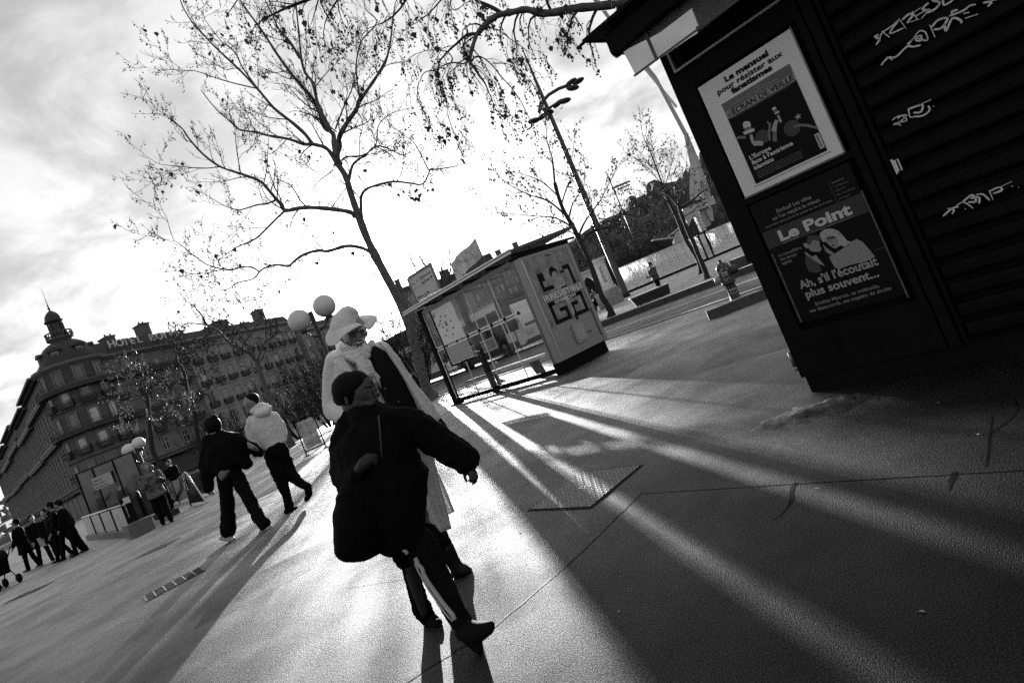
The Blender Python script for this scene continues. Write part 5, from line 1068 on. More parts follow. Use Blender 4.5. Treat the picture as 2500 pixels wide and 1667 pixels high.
# street trees on the far pavement
t8 = lambda x, y: (1200+x/2.852, 250+y/2.852)
def c8t(*p): return [t8(*q) for q in p]
traced_tree('street_tree', 'dark young street tree right behind the advertising panel', 25.6, (4.36, 25.75, 1),
  c8t((850,1490), (800,1400), (760,1330), (680,1100), (620,980), (570,870), (510,770), (470,670), (440,560)),
  [(c8t((440,560), (430,450), (420,380), (395,300), (385,250), (375,100)), .05, .008), (c8t((520,790), (400,690), (280,650), (150,590), (40,510)), .05, .008), (c8t((570,880), (500,830), (420,800), (280,790), (90,770)), .05, .008), (c8t((540,800), (560,720), (580,680), (640,590), (650,480)), .04, .008),
   (c8t((490,700), (530,580), (570,520), (560,400), (580,240)), .035, .008), (c8t((600,950), (640,850), (700,760), (760,680), (800,600), (870,470), (920,390)), .05, .008), (c8t((620,980), (700,900), (800,870), (880,800), (940,700)), .05, .008), (c8t((470,660), (360,560), (250,510), (180,490)), .035, .008), (c8t((590,930), (540,900), (440,940)), .03, .008), (c8t((640,930), (760,860), (930,760)), .03, .007)],
  88, M['barkd'], .17, .08, rmin=.008, ball=.0, leaf=.16, lsize=.10, L=1.0, cnt=4.0, depth=2, dens=5., group='young street trees on the far pavement')
traced_tree('street_tree', 'leaning young street tree right of the stone bench, crown against the hill', 25.2, (8.78, 25.16, 1),
  c8t((1510,1225), (1470,1130), (1440,1060), (1400,960), (1370,900), (1330,800), (1310,740), (1300,700)),
  [(c8t((1310,740), (1360,710), (1400,680), (1460,630), (1500,600), (1520,570)), .06, .01), (c8t((1310,740), (1300,690), (1310,640), (1312,600)), .04, .01), (c8t((1300,720), (1260,680), (1220,640)), .04, .01), (c8t((1330,800), (1400,760), (1450,700)), .03, .008)],
  89, M['barkd'], .12, .08, rmin=.008, ball=0, leaf=.1, lsize=.1, L=.8, cnt=4, depth=2, dens=4., group='young street trees on the far pavement')
traced_tree('street_tree', 'straight young street tree just left of the leaning one', 34., (11.65, 34., 1),
  c8t((1462,1185), (1440,1100), (1400,1030), (1350,950), (1290,800), (1240,700), (1200,600)),
  [(c8t((1200,600), (1160,490), (1120,380), (1090,310), (1060,250), (1045,180), (1035,110)), .06, .006), (c8t((1220,650), (1190,520), (1150,430), (1110,260)), .03, .006), (c8t((1215,630), (1280,570), (1350,480), (1360,340)), .045, .006), (c8t((1200,600), (1240,480), (1280,320)), .03, .006),
   (c8t((1270,780), (1150,720), (1080,690), (950,760)), .03, .006), (c8t((1190,580), (1080,450), (950,360)), .03, .006), (c8t((1250,720), (1150,640), (1050,620), (980,600)), .03, .006), (c8t((1160,490), (1100,430), (1020,330)), .025, .006)],
  90, M['barkd'], .2, .09, rmin=.01, ball=0, leaf=.08, lsize=.12, L=1.2, cnt=3.4, depth=2, dens=4., group='young street trees on the far pavement')
# freely grown bare trees and shrubs
def grown(name, label, p, H, seed, stems=5, r_=.05, depth=3, dens=2.2, spread=.35, group=None, cat='shrub', trunk=0., up=.12, z=0.):
    g = Grow(seed, 0, 0, up=up); g.dens = dens; g.rmin = .012; t = thing(name, label, cat, (p[0], p[1], z), 0, group)
    if trunk: MB().tube([(0,0,0),(0,0,trunk*.5),(.05,0,trunk)], [r_*2.6, r_*2.1, r_*1.9], 8).build('trunk', M['barkd'], t)
    for i in range(stems):
        a = 6.283*i/stems+g.r.rand(); d = np.array([math.cos(a)*spread, math.sin(a)*spread, 1.]); P = g.path(np.array([0, 0, trunk*.97 if trunk else 0.])+np.array([math.cos(a), math.sin(a), 0])*(.02 if trunk else .25), d, (H-trunk)*g.r.uniform(.65, 1.), 6, .1)
        g.tw.tube(P, [r_*(1-.8*k/6) for k in range(7)], 4); g.sprout(P, r_*.6, .012, int(H*1.6), H*.35, depth-1, .12, (15, 45), 3, .6)
    g.tw.build('branches', M['twig'], t, kind='stuff'); return t
pz = lambda az, D: (D*math.sin(math.radians(az)), D*math.cos(math.radians(az)))
grown('pollard_tree', 'bare pollarded tree rising behind the stop sign', pz(-5.6, 42), 9.5, 5, 6, .09, 2, 1.0, .42, cat='tree', trunk=4.6)
grown('pollard_tree', 'bare pollarded tree with upright shoots between stop sign and banner', pz(-3.4, 46), 9.2, 6, 5, .08, 2, 1.0, .35, cat='tree', trunk=4.4)
sl_ = ['leftmost dark bare shrub between hotel and couple', 'dark bare shrub left of the hooded man', 'dark bare shrub right behind the hooded man', 'dense bare shrub left of the hat wearer', 'bare shrub beneath the twin globes', 'bare shrub behind the shoulder of the hat wearer', 'bare shrub hazy in the glare beside the big trunk', 'bare shrub between big trunk and shelter post']
for i, (az, D, H) in enumerate(((-29.5, 44, 2.9), (-26, 40, 2.8), (-22.2, 39, 3.3), (-19.4, 37, 4.2), (-16.2, 36, 3.6), (-12.8, 35, 4.3), (-9.9, 36, 4.2), (-6.8, 40, 3.8))):
    grown('bare_shrub', sl_[i], pz(az, D), H*1.2, 50+i, 14, .045, 3, 4.5, .55, 'bare shrubs across the plaza')
hl = ['left end', 'second from the left', 'third from the left', 'middle, left of the mast', 'just right of the mast foot', 'behind the standing man', 'behind the bridge brace', 'right end, under the footbridge']
for i, (az, D, H) in enumerate(((.5, 70, 5.5), (3.6, 78, 6.), (6.4, 74, 6), (9.2, 82, 7), (11.8, 80, 6.5), (14.2, 84, 7), (16.4, 86, 6.5), (18.6, 88, 6.))):
    grown('quay_tree', 'dark bare tree on the quay beyond the hoarding, %s' % hl[i], pz(az, D), H*1.15, 80+i, 10, .09, 3, 2.2, .5, 'bare trees along the quay', 'tree', trunk=.9)
tn = Grow(7, 0, 0, up=.1); tn.dens = .22
wo_ = MB(); rg = np.random.RandomState(12)
for i in range(5200):
    a = rg.uniform(-14, 27); t_ = rg.uniform(0, 1)**1.2; p = hill_pt(a, t_); h = rg.uniform(5, 11)*(1.0 if t_ < .9 else .5)
    for k in range(5):
        q = rg.randn(2)*.22; w__ = h*.02; w0 = rg.randn()*1.4
        wo_.add([(p[0]+w0-w__, p[1], p[2]-1), (p[0]+w0+w__, p[1], p[2]-1), (p[0]+w0+q[0]*h, p[1]+q[1]*h, p[2]+h*rg.uniform(.7, 1))], [(0, 1, 2)])
wo_.build('hillside_wood', mat('bare_wood_mass', .03, .95), label='bare winter wood covering the hill above the quay', cat='wood', kind='stuff')
# ================================================================= PEOPLE
def evaluated(mb, name, m, voxel, smooth=4, disp=None, sub=0):
    me0 = mb.mesh(name, None); o = bpy.data.objects.new(name, me0); COL.objects.link(o)
    md = o.modifiers.new('r', 'REMESH'); md.mode = 'VOXEL'; md.voxel_size = voxel; md.use_smooth_shade = True
    if smooth: s = o.modifiers.new('s', 'SMOOTH'); s.iterations = smooth; s.factor = .5
    for k, d in enumerate(disp or []):
        tx = bpy.data.textures.new(name+'_folds%d' % k, 'CLOUDS'); tx.noise_scale = d[0]; tx.noise_depth = 2
        q = o.modifiers.new('d', 'DISPLACE'); q.texture = tx; q.strength = d[1]; q.mid_level = .5
        if len(d) > 2:
            e = bpy.data.objects.new('fold_space', None); COL.objects.link(e); e.scale = d[2]; e.rotation_euler = d[3] if len(d) > 3 else (0, 0, 0); q.texture_coords = 'OBJECT'; q.texture_coords_object = e
    bpy.context.view_layer.update()
    me = bpy.data.meshes.new_from_object(o.evaluated_get(bpy.context.evaluated_depsgraph_get()))
    es = [q.texture_coords_object for q in o.modifiers if q.type == 'DISPLACE' and q.texture_coords == 'OBJECT']
    bpy.data.objects.remove(o)
    for e in es: bpy.data.objects.remove(e)
    me.name = name; me.materials.clear(); me.materials.append(m); me.polygons.foreach_set('use_smooth', [True]*len(me.polygons)); return me
def cap(mb, p0, r0, p1, r1, n=12):
    p0 = np.array(p0, float); p1 = np.array(p1, float); d = p1-p0; L = np.linalg.norm(d)+1e-9; d = d/L
    path = []; rad = []
    for k in range(4): a = math.pi/2*(1-k/4); path.append(p0-d*r0*math.sin(a)); rad.append(max(r0*math.cos(a), .0008))
    for k in range(5): path.append(p0+d*L*k/4); rad.append(r0+(r1-r0)*k/4)
    for k in range(1, 5): a = math.pi/2*k/4; path.append(p1+d*r1*math.sin(a)); rad.append(max(r1*math.cos(a), .0008))
    mb.tube(path, rad, n)
def chain(mb, pts, n=12):
    for a, b in zip(pts[:-1], pts[1:]): cap(mb, a[0], a[1], b[0], b[1], n)
def oval(mb, secs, wdir, n=20):
    'secs: (centre, half width, half depth); closed with rounded ends'
    w_ = unit(np.array(wdir, float)); S = [(np.array(c, float), a, b) for c, a, b in secs]
    d0 = unit(S[0][0]-S[1][0]); d1 = unit(S[-1][0]-S[-2][0])
    e0 = [(S[0][0]+d0*S[0][2]*f, S[0][1]*g, S[0][2]*g) for f, g in ((.5, .05), (.45, .45), (.3, .8))]; e1 = [(S[-1][0]+d1*S[-1][2]*f, S[-1][1]*g, S[-1][2]*g) for f, g in ((.15, .85), (.22, .5), (.25, .05))]
    S = e0+S+e1; v = []
    for i, (c, a, b) in enumerate(S):
        t = unit(S[min(i+1, len(S)-1)][0]-S[max(i-1, 0)][0]); x = unit(w_-t*(w_@t)); y = np.cross(t, x)
        for k in range(n): an = 2*math.pi*k/n; v.append(c+x*a*math.cos(an)+y*b*math.sin(an))
    m = len(S); f = [(i*n+k, i*n+(k+1) % n, (i+1)*n+(k+1) % n, (i+1)*n+k) for i in range(m-1) for k in range(n)]
    f += [tuple(range(n))[::-1], tuple(range((m-1)*n, m*n))]; mb.add(v, f, True)
PXM = lambda r_, s, Y: r_/s/FPX*Y*1.02                     # radius in crop pixels -> metres at distance Y
class Fig:
    'figure laid out from surveyed joints; everything relative to the root'
    def __init__(s, label, Y, root, cv, sc):
        s.t = thing('person', label, 'person', (root[0], root[1], 0)); s.o = np.array([root[0], root[1], 0.]); s.Y = Y; s.cv = cv; s.sc = sc
    def p(s, x, y, dy=0., cv=None): return AT(*(cv or s.cv)(x, y), s.Y+dy)-s.o
    def r(s, r_, dy=0., sc=None): return PXM(r_, sc or s.sc, s.Y+dy)
    def ch(s, mb, pts, cv=None, sc=None): chain(mb, [(s.p(q[0], q[1], q[3] if len(q) > 3 else 0, cv), s.r(q[2], q[3] if len(q) > 3 else 0, sc)) for q in pts])
    def sp(s, mb, x, y, r_, dy=0., sc=(1, 1, 1), cv=None, cs=None): mb.sph(s.p(x, y, dy, cv), s.r(r_, dy, cs), 14, 10, sc)
    def ov(s, mb, secs, cv=None, sc=None, wd=None):
        wd = wd if wd is not None else (1, 0, 0)
        oval(mb, [(s.p(q[0], q[1], q[4] if len(q) > 4 else 0, cv), s.r(q[2], 0, sc), q[3]) for q in secs], wd)
    def add(s, name, mb, m, vox, smooth=4, disp=None, label=None): return obj(name, evaluated(mb, name, m, vox, smooth, disp), s.t, label=label)
k4 = crop(750, 700, 3.136); k5 = crop(750, 1150, 3.032); s4, s5 = 3.136, 3.032
WV = tuple(_R)                                             # across the picture
cloth_pale = mat('pale_wool', .6, .9, noise=.14, nscale=60, bump=.3, bscale=180, sheen=.3)
cloth_grey = mat('grey_fleece', .62, .9, noise=.12, nscale=70, bump=.3, bscale=150, sheen=.2)
cloth_dark = mat('dark_knit', .008, .9, noise=.4, nscale=90, bump=.4, bscale=200, spec=.1)
cloth_black = M['blackcloth']; puff = mat('black_puffer', .003, .8, noise=.3, nscale=12, bump=.4, bscale=25, spec=.08)
skin_b = mat('boy_skin', .04, .5, spec=.3); skin_w = mat('woman_skin', .22, .55, spec=.3); shoe_pale = mat('pale_sneaker', .3, .6)
# ---- boy
B = Fig('boy in a black padded jacket striding past, one arm stretched out', 2.72, (-.8, 2.72), k4, s4)
bm = MB()
B.sp(bm, 350, 795, 118, .01, (1, 1.05, 1)); B.sp(bm, 425, 812, 106, -.012, (1, .85, 1)); B.sp(bm, 458, 745, 52, -.02, (1, 1, 1)); B.ch(bm, [(420, 880, 76, -.02), (480, 906, 44, -.035), (512, 915, 24, -.03)]); B.ch(bm, [(480, 830, 52, -.03), (510, 862, 38, -.035)]); B.ch(bm, [(438, 762, 10, -.074), (470, 757, 11, -.068), (500, 757, 8, -.05)])
B.ch(bm, [(508, 785, 12, -.055), (540, 822, 17, -.062)]); B.sp(bm, 522, 832, 14, -.07); B.sp(bm, 548, 832, 12, -.05); B.sp(bm, 524, 868, 17, -.052, (1.5, 1.2, .7)); B.sp(bm, 520, 888, 17, -.05, (1.4, 1.2, .75)); B.sp(bm, 500, 782, 12, -.05, (1.3, .8, .6)); B.sp(bm, 300, 868, 22, -.09, (.6, .5, 1.5)); B.sp(bm, 305, 890, 14, -.09)
B.ch(bm, [(345, 900, 80, .01), (400, 1000, 85, .01)]); B.ov(bm, [(500, 1050, 160, .07), (560, 1250, 190, .09), (640, 1450, 170, .09), (700, 1560, 170, .1)], wd=WV)
B.ch(bm, [(760, 1040, 70), (1000, 1190, 60), (1190, 1340, 45), (1225, 1395, 33)]); B.ch(bm, [(300, 1100, 70), (235, 1380, 55), (400, 1380, 40, -.12), (470, 1340, 30, -.16)])
B.ch(bm, [(1215, 1385, 36), (1262, 1420, 36)]); B.ch(bm, [(1240, 1400, 30, -.01), (1270, 1435, 26, -.01)])
for fg in ([(1284, 1412, 14), (1301, 1452, 12), (1290, 1490, 11), (1266, 1512, 9)], [(1276, 1425, 14, -.01), (1293, 1468, 12, -.015), (1276, 1500, 10, -.012)], [(1260, 1436, 13, -.02), (1274, 1474, 11, -.025), (1256, 1494, 10, -.02), (1243, 1490, 8, -.015)], [(1242, 1438, 12, -.028), (1252, 1470, 10, -.032), (1236, 1484, 9, -.028)], [(1212, 1415, 15, .005), (1205, 1455, 13, .005), (1222, 1490, 10, 0)]): B.ch(bm, fg)
for hp_, kn, an_ in (((720, 500), (800, 850), (860, 1040)), ((860, 560), (990, 830), (1130, 1090))): B.ch(bm, [(hp_[0], hp_[1], 70), (kn[0], kn[1], 42, .1 if kn[0] < 900 else -.1), (an_[0], an_[1], 28, .16 if kn[0] < 900 else -.2)], k5, s5)
B.add('body', bm, skin_b, .0042, 5)
hm_ = MB(); B.sp(hm_, 322, 782, 132, .01, (1, 1.12, 1)); B.sp(hm_, 372, 742, 100, .0, (1.05, 1.12, 1)); B.sp(hm_, 262, 850, 62, .02, (1, 1.1, 1)); B.sp(hm_, 425, 712, 52, .0, (1, 1.5, .8)); B.add('hair', hm_, M['hair'], .008, 2, [(.012, .006)])
fe = MB()
for x, y, dy in ((462, 800, -.094), (521, 784, -.055)): B.sp(fe, x, y, 12, dy, (1.3, .5, .6))
fe.build('eye', mat('eye_dark', .06, .3), B.t)
fe = MB()
for x, y, dy in ((466, 801, -.103), (524, 785, -.063)): B.sp(fe, x, y, 7, dy)
fe.build('pupil', M['ink'], B.t)
MB().tube([B.p(505, 878, -.066), B.p(525, 877, -.068), B.p(542, 870, -.06)], [B.r(2), B.r(4), B.r(2)], 6).build('mouth', M['ink'], B.t)
jk = MB()
B.ov(jk, [(420, 975, 120, .1), (500, 1030, 235, .12), (520, 1180, 295, .15), (530, 1330, 310, .17), (560, 1480, 325, .18), (600, 1580, 330, .18)], wd=WV)
B.ov(jk, [(580, 60, 320, .18), (610, 200, 285, .17), (640, 330, 250, .16), (680, 450, 205, .14), (705, 540, 170, .11)], k5, s5, WV)
B.ch(jk, [(700, 1010, 100), (830, 1050, 118), (960, 1150, 120), (1080, 1240, 118), (1200, 1305, 98), (1235, 1330, 88)])
B.ch(jk, [(1215, 1330, 96), (1245, 1310, 80)]); B.ch(jk, [(300, 1080, 90), (265, 1250, 88), (255, 1400, 85), (255, 1470, 68), (370, 1420, 62, -.15), (430, 1380, 50, -.18)])
bh = MB(); B.ch(bh, [(400, 1390, 40, -.2), (440, 1350, 52, -.22), (480, 1320, 42, -.22)])
for q in range(4): B.ch(bh, [(470+q*6, 1300+q*14, 15, -.225), (520+q*3, 1290+q*18, 13, -.225), (545-q*4, 1300+q*22, 10, -.21)])
B.ch(bh, [(430, 1320, 16, -.22), (455, 1290, 13, -.22), (490, 1282, 10, -.22)])
B.add('hand', bh, mat('boy_skin_hand', .025, .6, spec=.2), .005, 2)
B.ch(jk, [(330, 985, 60), (440, 975, 78, -.05), (520, 960, 60, -.05)]); B.sp(jk, 850, 1440, 50); B.sp(jk, 800, 1560, 110)
B.add('jacket', jk, puff, .010, 3, [(.14, .03), (.035, .01)])
zp = MB().tube([B.p(545, 985, -.14), B.p(560, 1120, -.16), B.p(570, 1280, -.155), B.p(590, 1440, -.15), B.p(620, 1560, -.15)], .004, 6); zp.build('zip', M['dark'], B.t)
MB().tube([B.p(700, 1200, -.1), B.p(760, 1320, -.11)], .006, 6).tube([B.p(330, 1160, -.1), B.p(320, 1260, -.11)], .006, 6).build('pocket_seam', M['black'], B.t)
cl_ = MB(); B.ch(cl_, [(340, 985, 34, -.02), (372, 1000, 30, -.05), (395, 1003, 22, -.06)]); B.add('collar_lining', cl_, mat('pale_fleece', .5, .9, noise=.3, nscale=90, bump=.6, bscale=150), .007, 2, [(.02, .01)])
bg_ = MB(); B.ov(bg_, [(300, 175, 90, .07, -.1), (340, 230, 145, .1, -.1), (385, 350, 180, .12, -.1), (395, 480, 187, .12, -.1), (400, 570, 178, .11, -.1), (410, 610, 150, .08, -.1)], k5, s5, WV); B.ch(bg_, [(310, 180, 14, -.2), (420, 0, 14, -.22)], k5, s5)
bag = evaluated(bg_, 'bag', mat('bag_nylon', .003, .7, spec=.05, bump=.3, bscale=200), .011, 5, [(.12, .02)])
bgo = obj('bag', bag, None, label='large black rounded bag hanging at the hip of the striding boy', cat='bag', loc=B.o)
tr = MB()
B.ch(tr, [(720, 520, 95, .0), (770, 700, 66, .08), (795, 850, 60, .13), (845, 1000, 68, .19), (890, 1080, 62, .21)], k5, s5)
B.ch(tr, [(830, 540, 130, 0), (920, 700, 104, -.06), (990, 840, 95, -.1), (1060, 980, 84, -.17), (1130, 1090, 76, -.2), (1165, 1150, 74, -.22)], k5, s5)
B.ch(tr, [(660, 620, 40, -.05), (690, 690, 30, -.05), (735, 690, 24, -.02)], k5, s5)
B.add('trousers', tr, cloth_black, .008, 3, [(.05, .02), (.02, .006)])
for nm, path, rr_ in (('stripe', [(800, 640), (820, 690), (850, 720), (865, 770), (900, 830), (950, 900), (1000, 970), (1040, 1020), (1075, 1060), (1092, 1100)], 15), ('stripe', [(795, 680), (822, 740), (850, 790), (900, 880), (950, 950), (985, 1000), (1020, 1050), (1075, 1110)], 6), ('stripe', [(690, 545), (715, 580), (745, 610)], 14)):
    P_ = []
    for i, q in enumerate(path): P_.append(B.p(q[0], q[1], -.03-.20*(q[1]-560)/560-.065, k5))
    MB().tube(P_, [B.r(rr_, 0, s5)]*len(P_), 8, flat=.5).build(nm, mat('track_stripe', .3, .6), B.t)
for pts in ([(900, 1085, 55, .21), (935, 1110, 48, .18), (880, 1130, 22, .2), (975, 1120, 30, .14)], [(1165, 1175, 78, -.22), (1260, 1190, 72, -.27), (1340, 1160, 48, -.3), (1362, 1135, 30, -.3)], ):
    sm2 = MB(); B.ch(sm2, pts, k5, s5)
    if pts[0][0] > 1000: B.ch(sm2, [(1210, 1230, 60, -.24), (1255, 1290, 48, -.25), (1270, 1315, 30, -.25)], k5, s5)
    B.add('shoe', sm2, M['rubber'], .008, 3)
# ---- woman with hat
W = Fig('tall woman in a pale coat, floppy brimmed hat and scarf walking behind the boy', 3.25, (-.9, 3.25), k4, s4)
bm = MB(); W.sp(bm, 350, 330, 108, 0, (.92, 1.1, 1.1)); W.ch(bm, [(365, 390, 88), (392, 440, 56), (398, 460, 34)]); W.ch(bm, [(385, 330, 13, -.11), (402, 378, 17, -.125)]); W.sp(bm, 412, 386, 12, -.115)
W.sp(bm, 335, 375, 40, -.06); W.sp(bm, 432, 360, 34, -.045); W.sp(bm, 402, 432, 30, -.08, (1.4, .8, .8)); W.sp(bm, 262, 380, 18, .01, (.6, .6, 1.5))
W.ch(bm, [(350, 430, 70, .02), (380, 540, 75, .03)]); W.ov(bm, [(420, 600, 150, .08), (520, 850, 170, .1), (640, 1150, 180, .11), (680, 1250, 180, .11)], wd=WV)
W.ch(bm, [(200, 620, 55), (190, 900, 50), (320, 990, 36, -.15), (370, 985, 30, -.2)]); W.ch(bm, [(600, 540, 55), (830, 850, 48), (985, 1030, 34), (1030, 1075, 26)])
W.ch(bm, [(850, 250, 70, 0), (960, 430, 50, .1), (1050, 620, 36, .12), (1090, 700, 28, .12)], k5, s5); W.ch(bm, [(820, 250, 70, .1), (900, 450, 48, .1), (985, 690, 28, .1)], k5, s5)
W.add('body', bm, skin_w, .0055, 2)
W.ch(gl_ := MB(), [(1000, 1035, 38), (1040, 1075, 32)])
for q in ([(1050, 1085, 11), (1068, 1112, 9), (1060, 1130, 8)], [(1040, 1095, 11), (1055, 1125, 9)], [(1028, 1095, 10), (1040, 1125, 8)], [(1062, 1075, 11), (1082, 1095, 9), (1078, 1112, 8)], [(1020, 1070, 12), (1012, 1100, 10)]): W.ch(gl_, q)
W.add('glove', gl_, cloth_black, .005, 2)
for x in (358, 425): MB().sph(W.p(x, 352 if x < 400 else 338, -.107), W.r(12), 10, 8, (1.5, .5, .7)).build('eye', mat('eye_white', .05, .3), W.t); 
for x in (358, 425): MB().sph(W.p(x+3, 352 if x < 400 else 338, -.112), W.r(5), 8, 6).build('pupil', M['dark'], W.t)
MB().tube([W.p(378, 424, -.128), W.p(398, 430, -.133), W.p(418, 418, -.128)], [W.r(4), W.r(8), W.r(4)], 8, flat=.7).build('teeth', mat('teeth', .55, .4), W.t)
MB().tube([W.p(370, 412, -.128), W.p(400, 414, -.135), W.p(425, 404, -.126)], [W.r(3), W.r(6), W.r(3)], 8).tube([W.p(374, 438, -.124), W.p(400, 446, -.13), W.p(422, 432, -.124)], [W.r(3), W.r(7), W.r(3)], 8).build('lips', M['skin'], W.t)
hr = MB(); W.sp(hr, 325, 300, 100, .08, (.95, .9, 1.0)); W.ch(hr, [(262, 380, 26, .05), (275, 440, 24, .06)]); W.add('hair', hr, M['hair'], .012, 2)
# hat: crown and floppy brim
hatm = mat('felt_hat', .58, .9, noise=.1, nscale=60, bump=.25, bscale=160, sheen=.35)
hc = MB(); W.ov(hc, [(318, 205, 78, .085), (306, 250, 104, .115), (302, 300, 118, .125), (308, 335, 122, .125)], wd=WV)
brim_o = [(140,405,-.01),(165,452,-.08),(215,445,-.14),(262,395,-.18),(335,338,-.20),(415,300,-.19),(465,328,-.13),(505,308,-.05),(537,235,.04),(480,222,.12),(390,228,.17),(270,265,.18),(195,325,.14),(150,370,.07)]
nB = len(brim_o); vi = []; ctrh = W.p(306, 322, 0)
for ring in range(7):
    f_ = ring/6
    for i in range(nB*3):
        a = i/3; i0 = int(a) % nB; u = a-int(a); q0 = np.array(brim_o[i0-1]); q1_ = np.array(brim_o[i0]); q2_ = np.array(brim_o[(i0+1) % nB]); q3_ = np.array(brim_o[(i0+2) % nB])
        q = .5*((2*q1_)+(-q0+q2_)*u+(2*q0-5*q1_+4*q2_-q3_)*u*u+(-q0+3*q1_-3*q2_+q3_)*u**3)
        outer = W.p(q[0], q[1], q[2]); d = outer-ctrh; th = math.atan2(d[1], (d@_R)); inner = ctrh+_R*.088*math.cos(th)+np.array([0, 1, 0])*.115*math.sin(th)
        pt = inner*(1-f_)+outer*f_+_U*(.018*math.sin(f_*math.pi)); vi.append(pt)
n3 = nB*3; fi = [(j*n3+k, j*n3+(k+1) % n3, (j+1)*n3+(k+1) % n3, (j+1)*n3+k) for j in range(6) for k in range(n3)]
vt = [p+_U*.005 for p in vi]; ofs = len(vi)
fi2 = [tuple(x+ofs for x in f[::-1]) for f in fi]+[((k+1) % n3, k, ofs+k, ofs+(k+1) % n3) for k in range(n3)]+[(6*n3+k, 6*n3+(k+1) % n3, ofs+6*n3+(k+1) % n3, ofs+6*n3+k) for k in range(n3)]
hat = obj('hat', evaluated(hc, 'hat', hatm, .007, 6, [(.1, .012)]), W.t)
MB().add(vi+vt, fi+fi2, True).build('brim', hatm, hat)
MB().tube([W.p(186, 350, -.04), W.p(250, 378, -.11), W.p(330, 352, -.135), W.p(415, 300, -.10)], W.r(7), 8, flat=.5).build('hat_band', mat('hat_band', .2, .8), hat)
# coat
ct = MB()
W.ov(ct, [(360, 500, 110, .09, .02), (380, 560, 215, .12, .02), (440, 680, 280, .15, .02), (500, 820, 280, .17, .02), (570, 980, 285, .18, .02), (660, 1180, 290, .19, .03), (720, 1380, 235, .17, .04), (770, 1500, 190, .15, .05)], wd=WV)
def panel(nm, A, Bc, m, cv, dy0=0., dy1=0., bulge=.03, th=.008, nu=10, folds=0., par=None):
    'cloth panel between two edges, with a soft bulge and real thickness'
    n = 16
    def ev(C, t):
        f = t*(len(C)-1); i = min(int(f), len(C)-2); u = f-i; return np.array(C[i][:2])*(1-u)+np.array(C[i+1][:2])*u
    v = []
    for k in range(2):
        for i in range(n+1):
            t = i/n; a, b = ev(A, t), ev(Bc, t)
            for j in range(nu+1):
                u = j/nu; q = a*(1-u)+b*u; v.append(W.p(q[0], q[1], dy0+(dy1-dy0)*t-bulge*math.sin(math.pi*u)+folds*math.sin(u*14+1)*t+(th if k else 0), cv))
    N_ = (n+1)*(nu+1); f = []
    for i in range(n):
        for j in range(nu):
            a = i*(nu+1)+j; f += [(a, a+1, a+nu+2, a+nu+1), (N_+a, N_+a+nu+1, N_+a+nu+2, N_+a+1)]
    for i in range(n):
        for j in (0, nu): a = i*(nu+1)+j; f.append((a, a+nu+1, N_+a+nu+1, N_+a))
    for j in range(nu):
        for i in (0, n): a = i*(nu+1)+j; f.append((a, a+1, N_+a+1, N_+a))
    return MB().add(v, f, True).build(nm, m, par or W.t)
W.ch(ct, [(215, 570, 84), (195, 700, 84), (195, 860, 84), (215, 930, 92), (300, 985, 74, -.12), (350, 990, 52, -.18)])
W.ch(ct, [(560, 500, 80), (640, 590, 76), (730, 720, 74), (830, 860, 76), (920, 960, 66), (970, 1010, 52)])
W.ch(ct, [(250, 470, 34, -.05), (330, 620, 26, -.14), (400, 740, 20, -.16)])
W.add('coat', ct, cloth_pale, .0085, 4, [(.25, .03), (.06, .007)])
coatd = mat('coat_lining', .12, .9)
panel('coat_skirt', [(700,-260), (760,-100), (830,100), (870,250), (905,330), (985,452)], [(900,-300), (940,-60), (985,110), (1030,260), (1048,330), (1068,425)], cloth_pale, k5, -.10, -.02, .05, folds=.012)
panel('coat_skirt', [(760,-200), (880,0), (960,180), (1035,328)], [(905,-260), (960,-10), (1035,150), (1092,296)], cloth_pale, k5, .06, .10, .03, folds=.01)
panel('coat_lining', [(760,0), (850,200), (885,408)], [(860,0), (930,220), (968,412)], coatd, k5, .05, .08, .02)
panel('coat_front', [(545,432), (600,490), (680,620), (750,740), (820,900), (880,1035), (985,1155)], [(560,430), (625,462), (695,575), (778,695), (900,872), (1003,1008), (1005,1140)], cloth_pale, k4, -.13, -.16, .04)
panel('coat_front', [(240,440), (215,560), (260,700), (300,800)], [(300,545), (345,640), (372,720), (380,820)], cloth_pale, k4, -.10, -.17, .03)
panel('lapel', [(196,545), (200,590), (250,640)], [(262,520), (310,590), (352,655)], cloth_pale, k4, -.17, -.20, .015, .012)
sw_ = MB(); W.ov(sw_, [(520, 490, 40, .05, -.08), (560, 560, 85, .07, -.10), (610, 660, 105, .08, -.12), (670, 780, 105, .08, -.13), (740, 920, 100, .08, -.14), (790, 1030, 80, .08, -.14), (840, 1200, 90, .08, -.14)], wd=WV); W.add('sweater', sw_, cloth_dark, .008, 4, [(.06, .012)])
scm = mat('knit_scarf', .55, .95, noise=.35, nscale=70, bump=.6, bscale=90)
sc1 = MB()
W.ch(sc1, [(240, 452, 26, 0), (290, 500, 36, -.10), (370, 520, 40, -.15), (450, 500, 38, -.14), (497, 455, 30, -.05)]); W.ch(sc1, [(245, 420, 22, .02), (300, 470, 26, -.08), (390, 490, 24, -.13), (470, 460, 24, -.1), (495, 420, 20, -.02)]); W.ch(sc1, [(300, 540, 26, -.14), (380, 555, 34, -.17), (460, 530, 30, -.15)])
W.ch(sc1, [(400, 540, 38, -.17), (430, 600, 46, -.19), (470, 660, 48, -.2)])
for i in range(9):
    a = i/8; W.ch(sc1, [(385+90*a, 570, 14, -.18), (400+110*a, 640+10*math.sin(i), 12, -.2-.01*(i % 2)), (430+125*a, 700+15*math.sin(i*2), 10, -.2)])
W.add('scarf', sc1, scm, .006, 2, [(.02, .006)])
fg_ = MB()
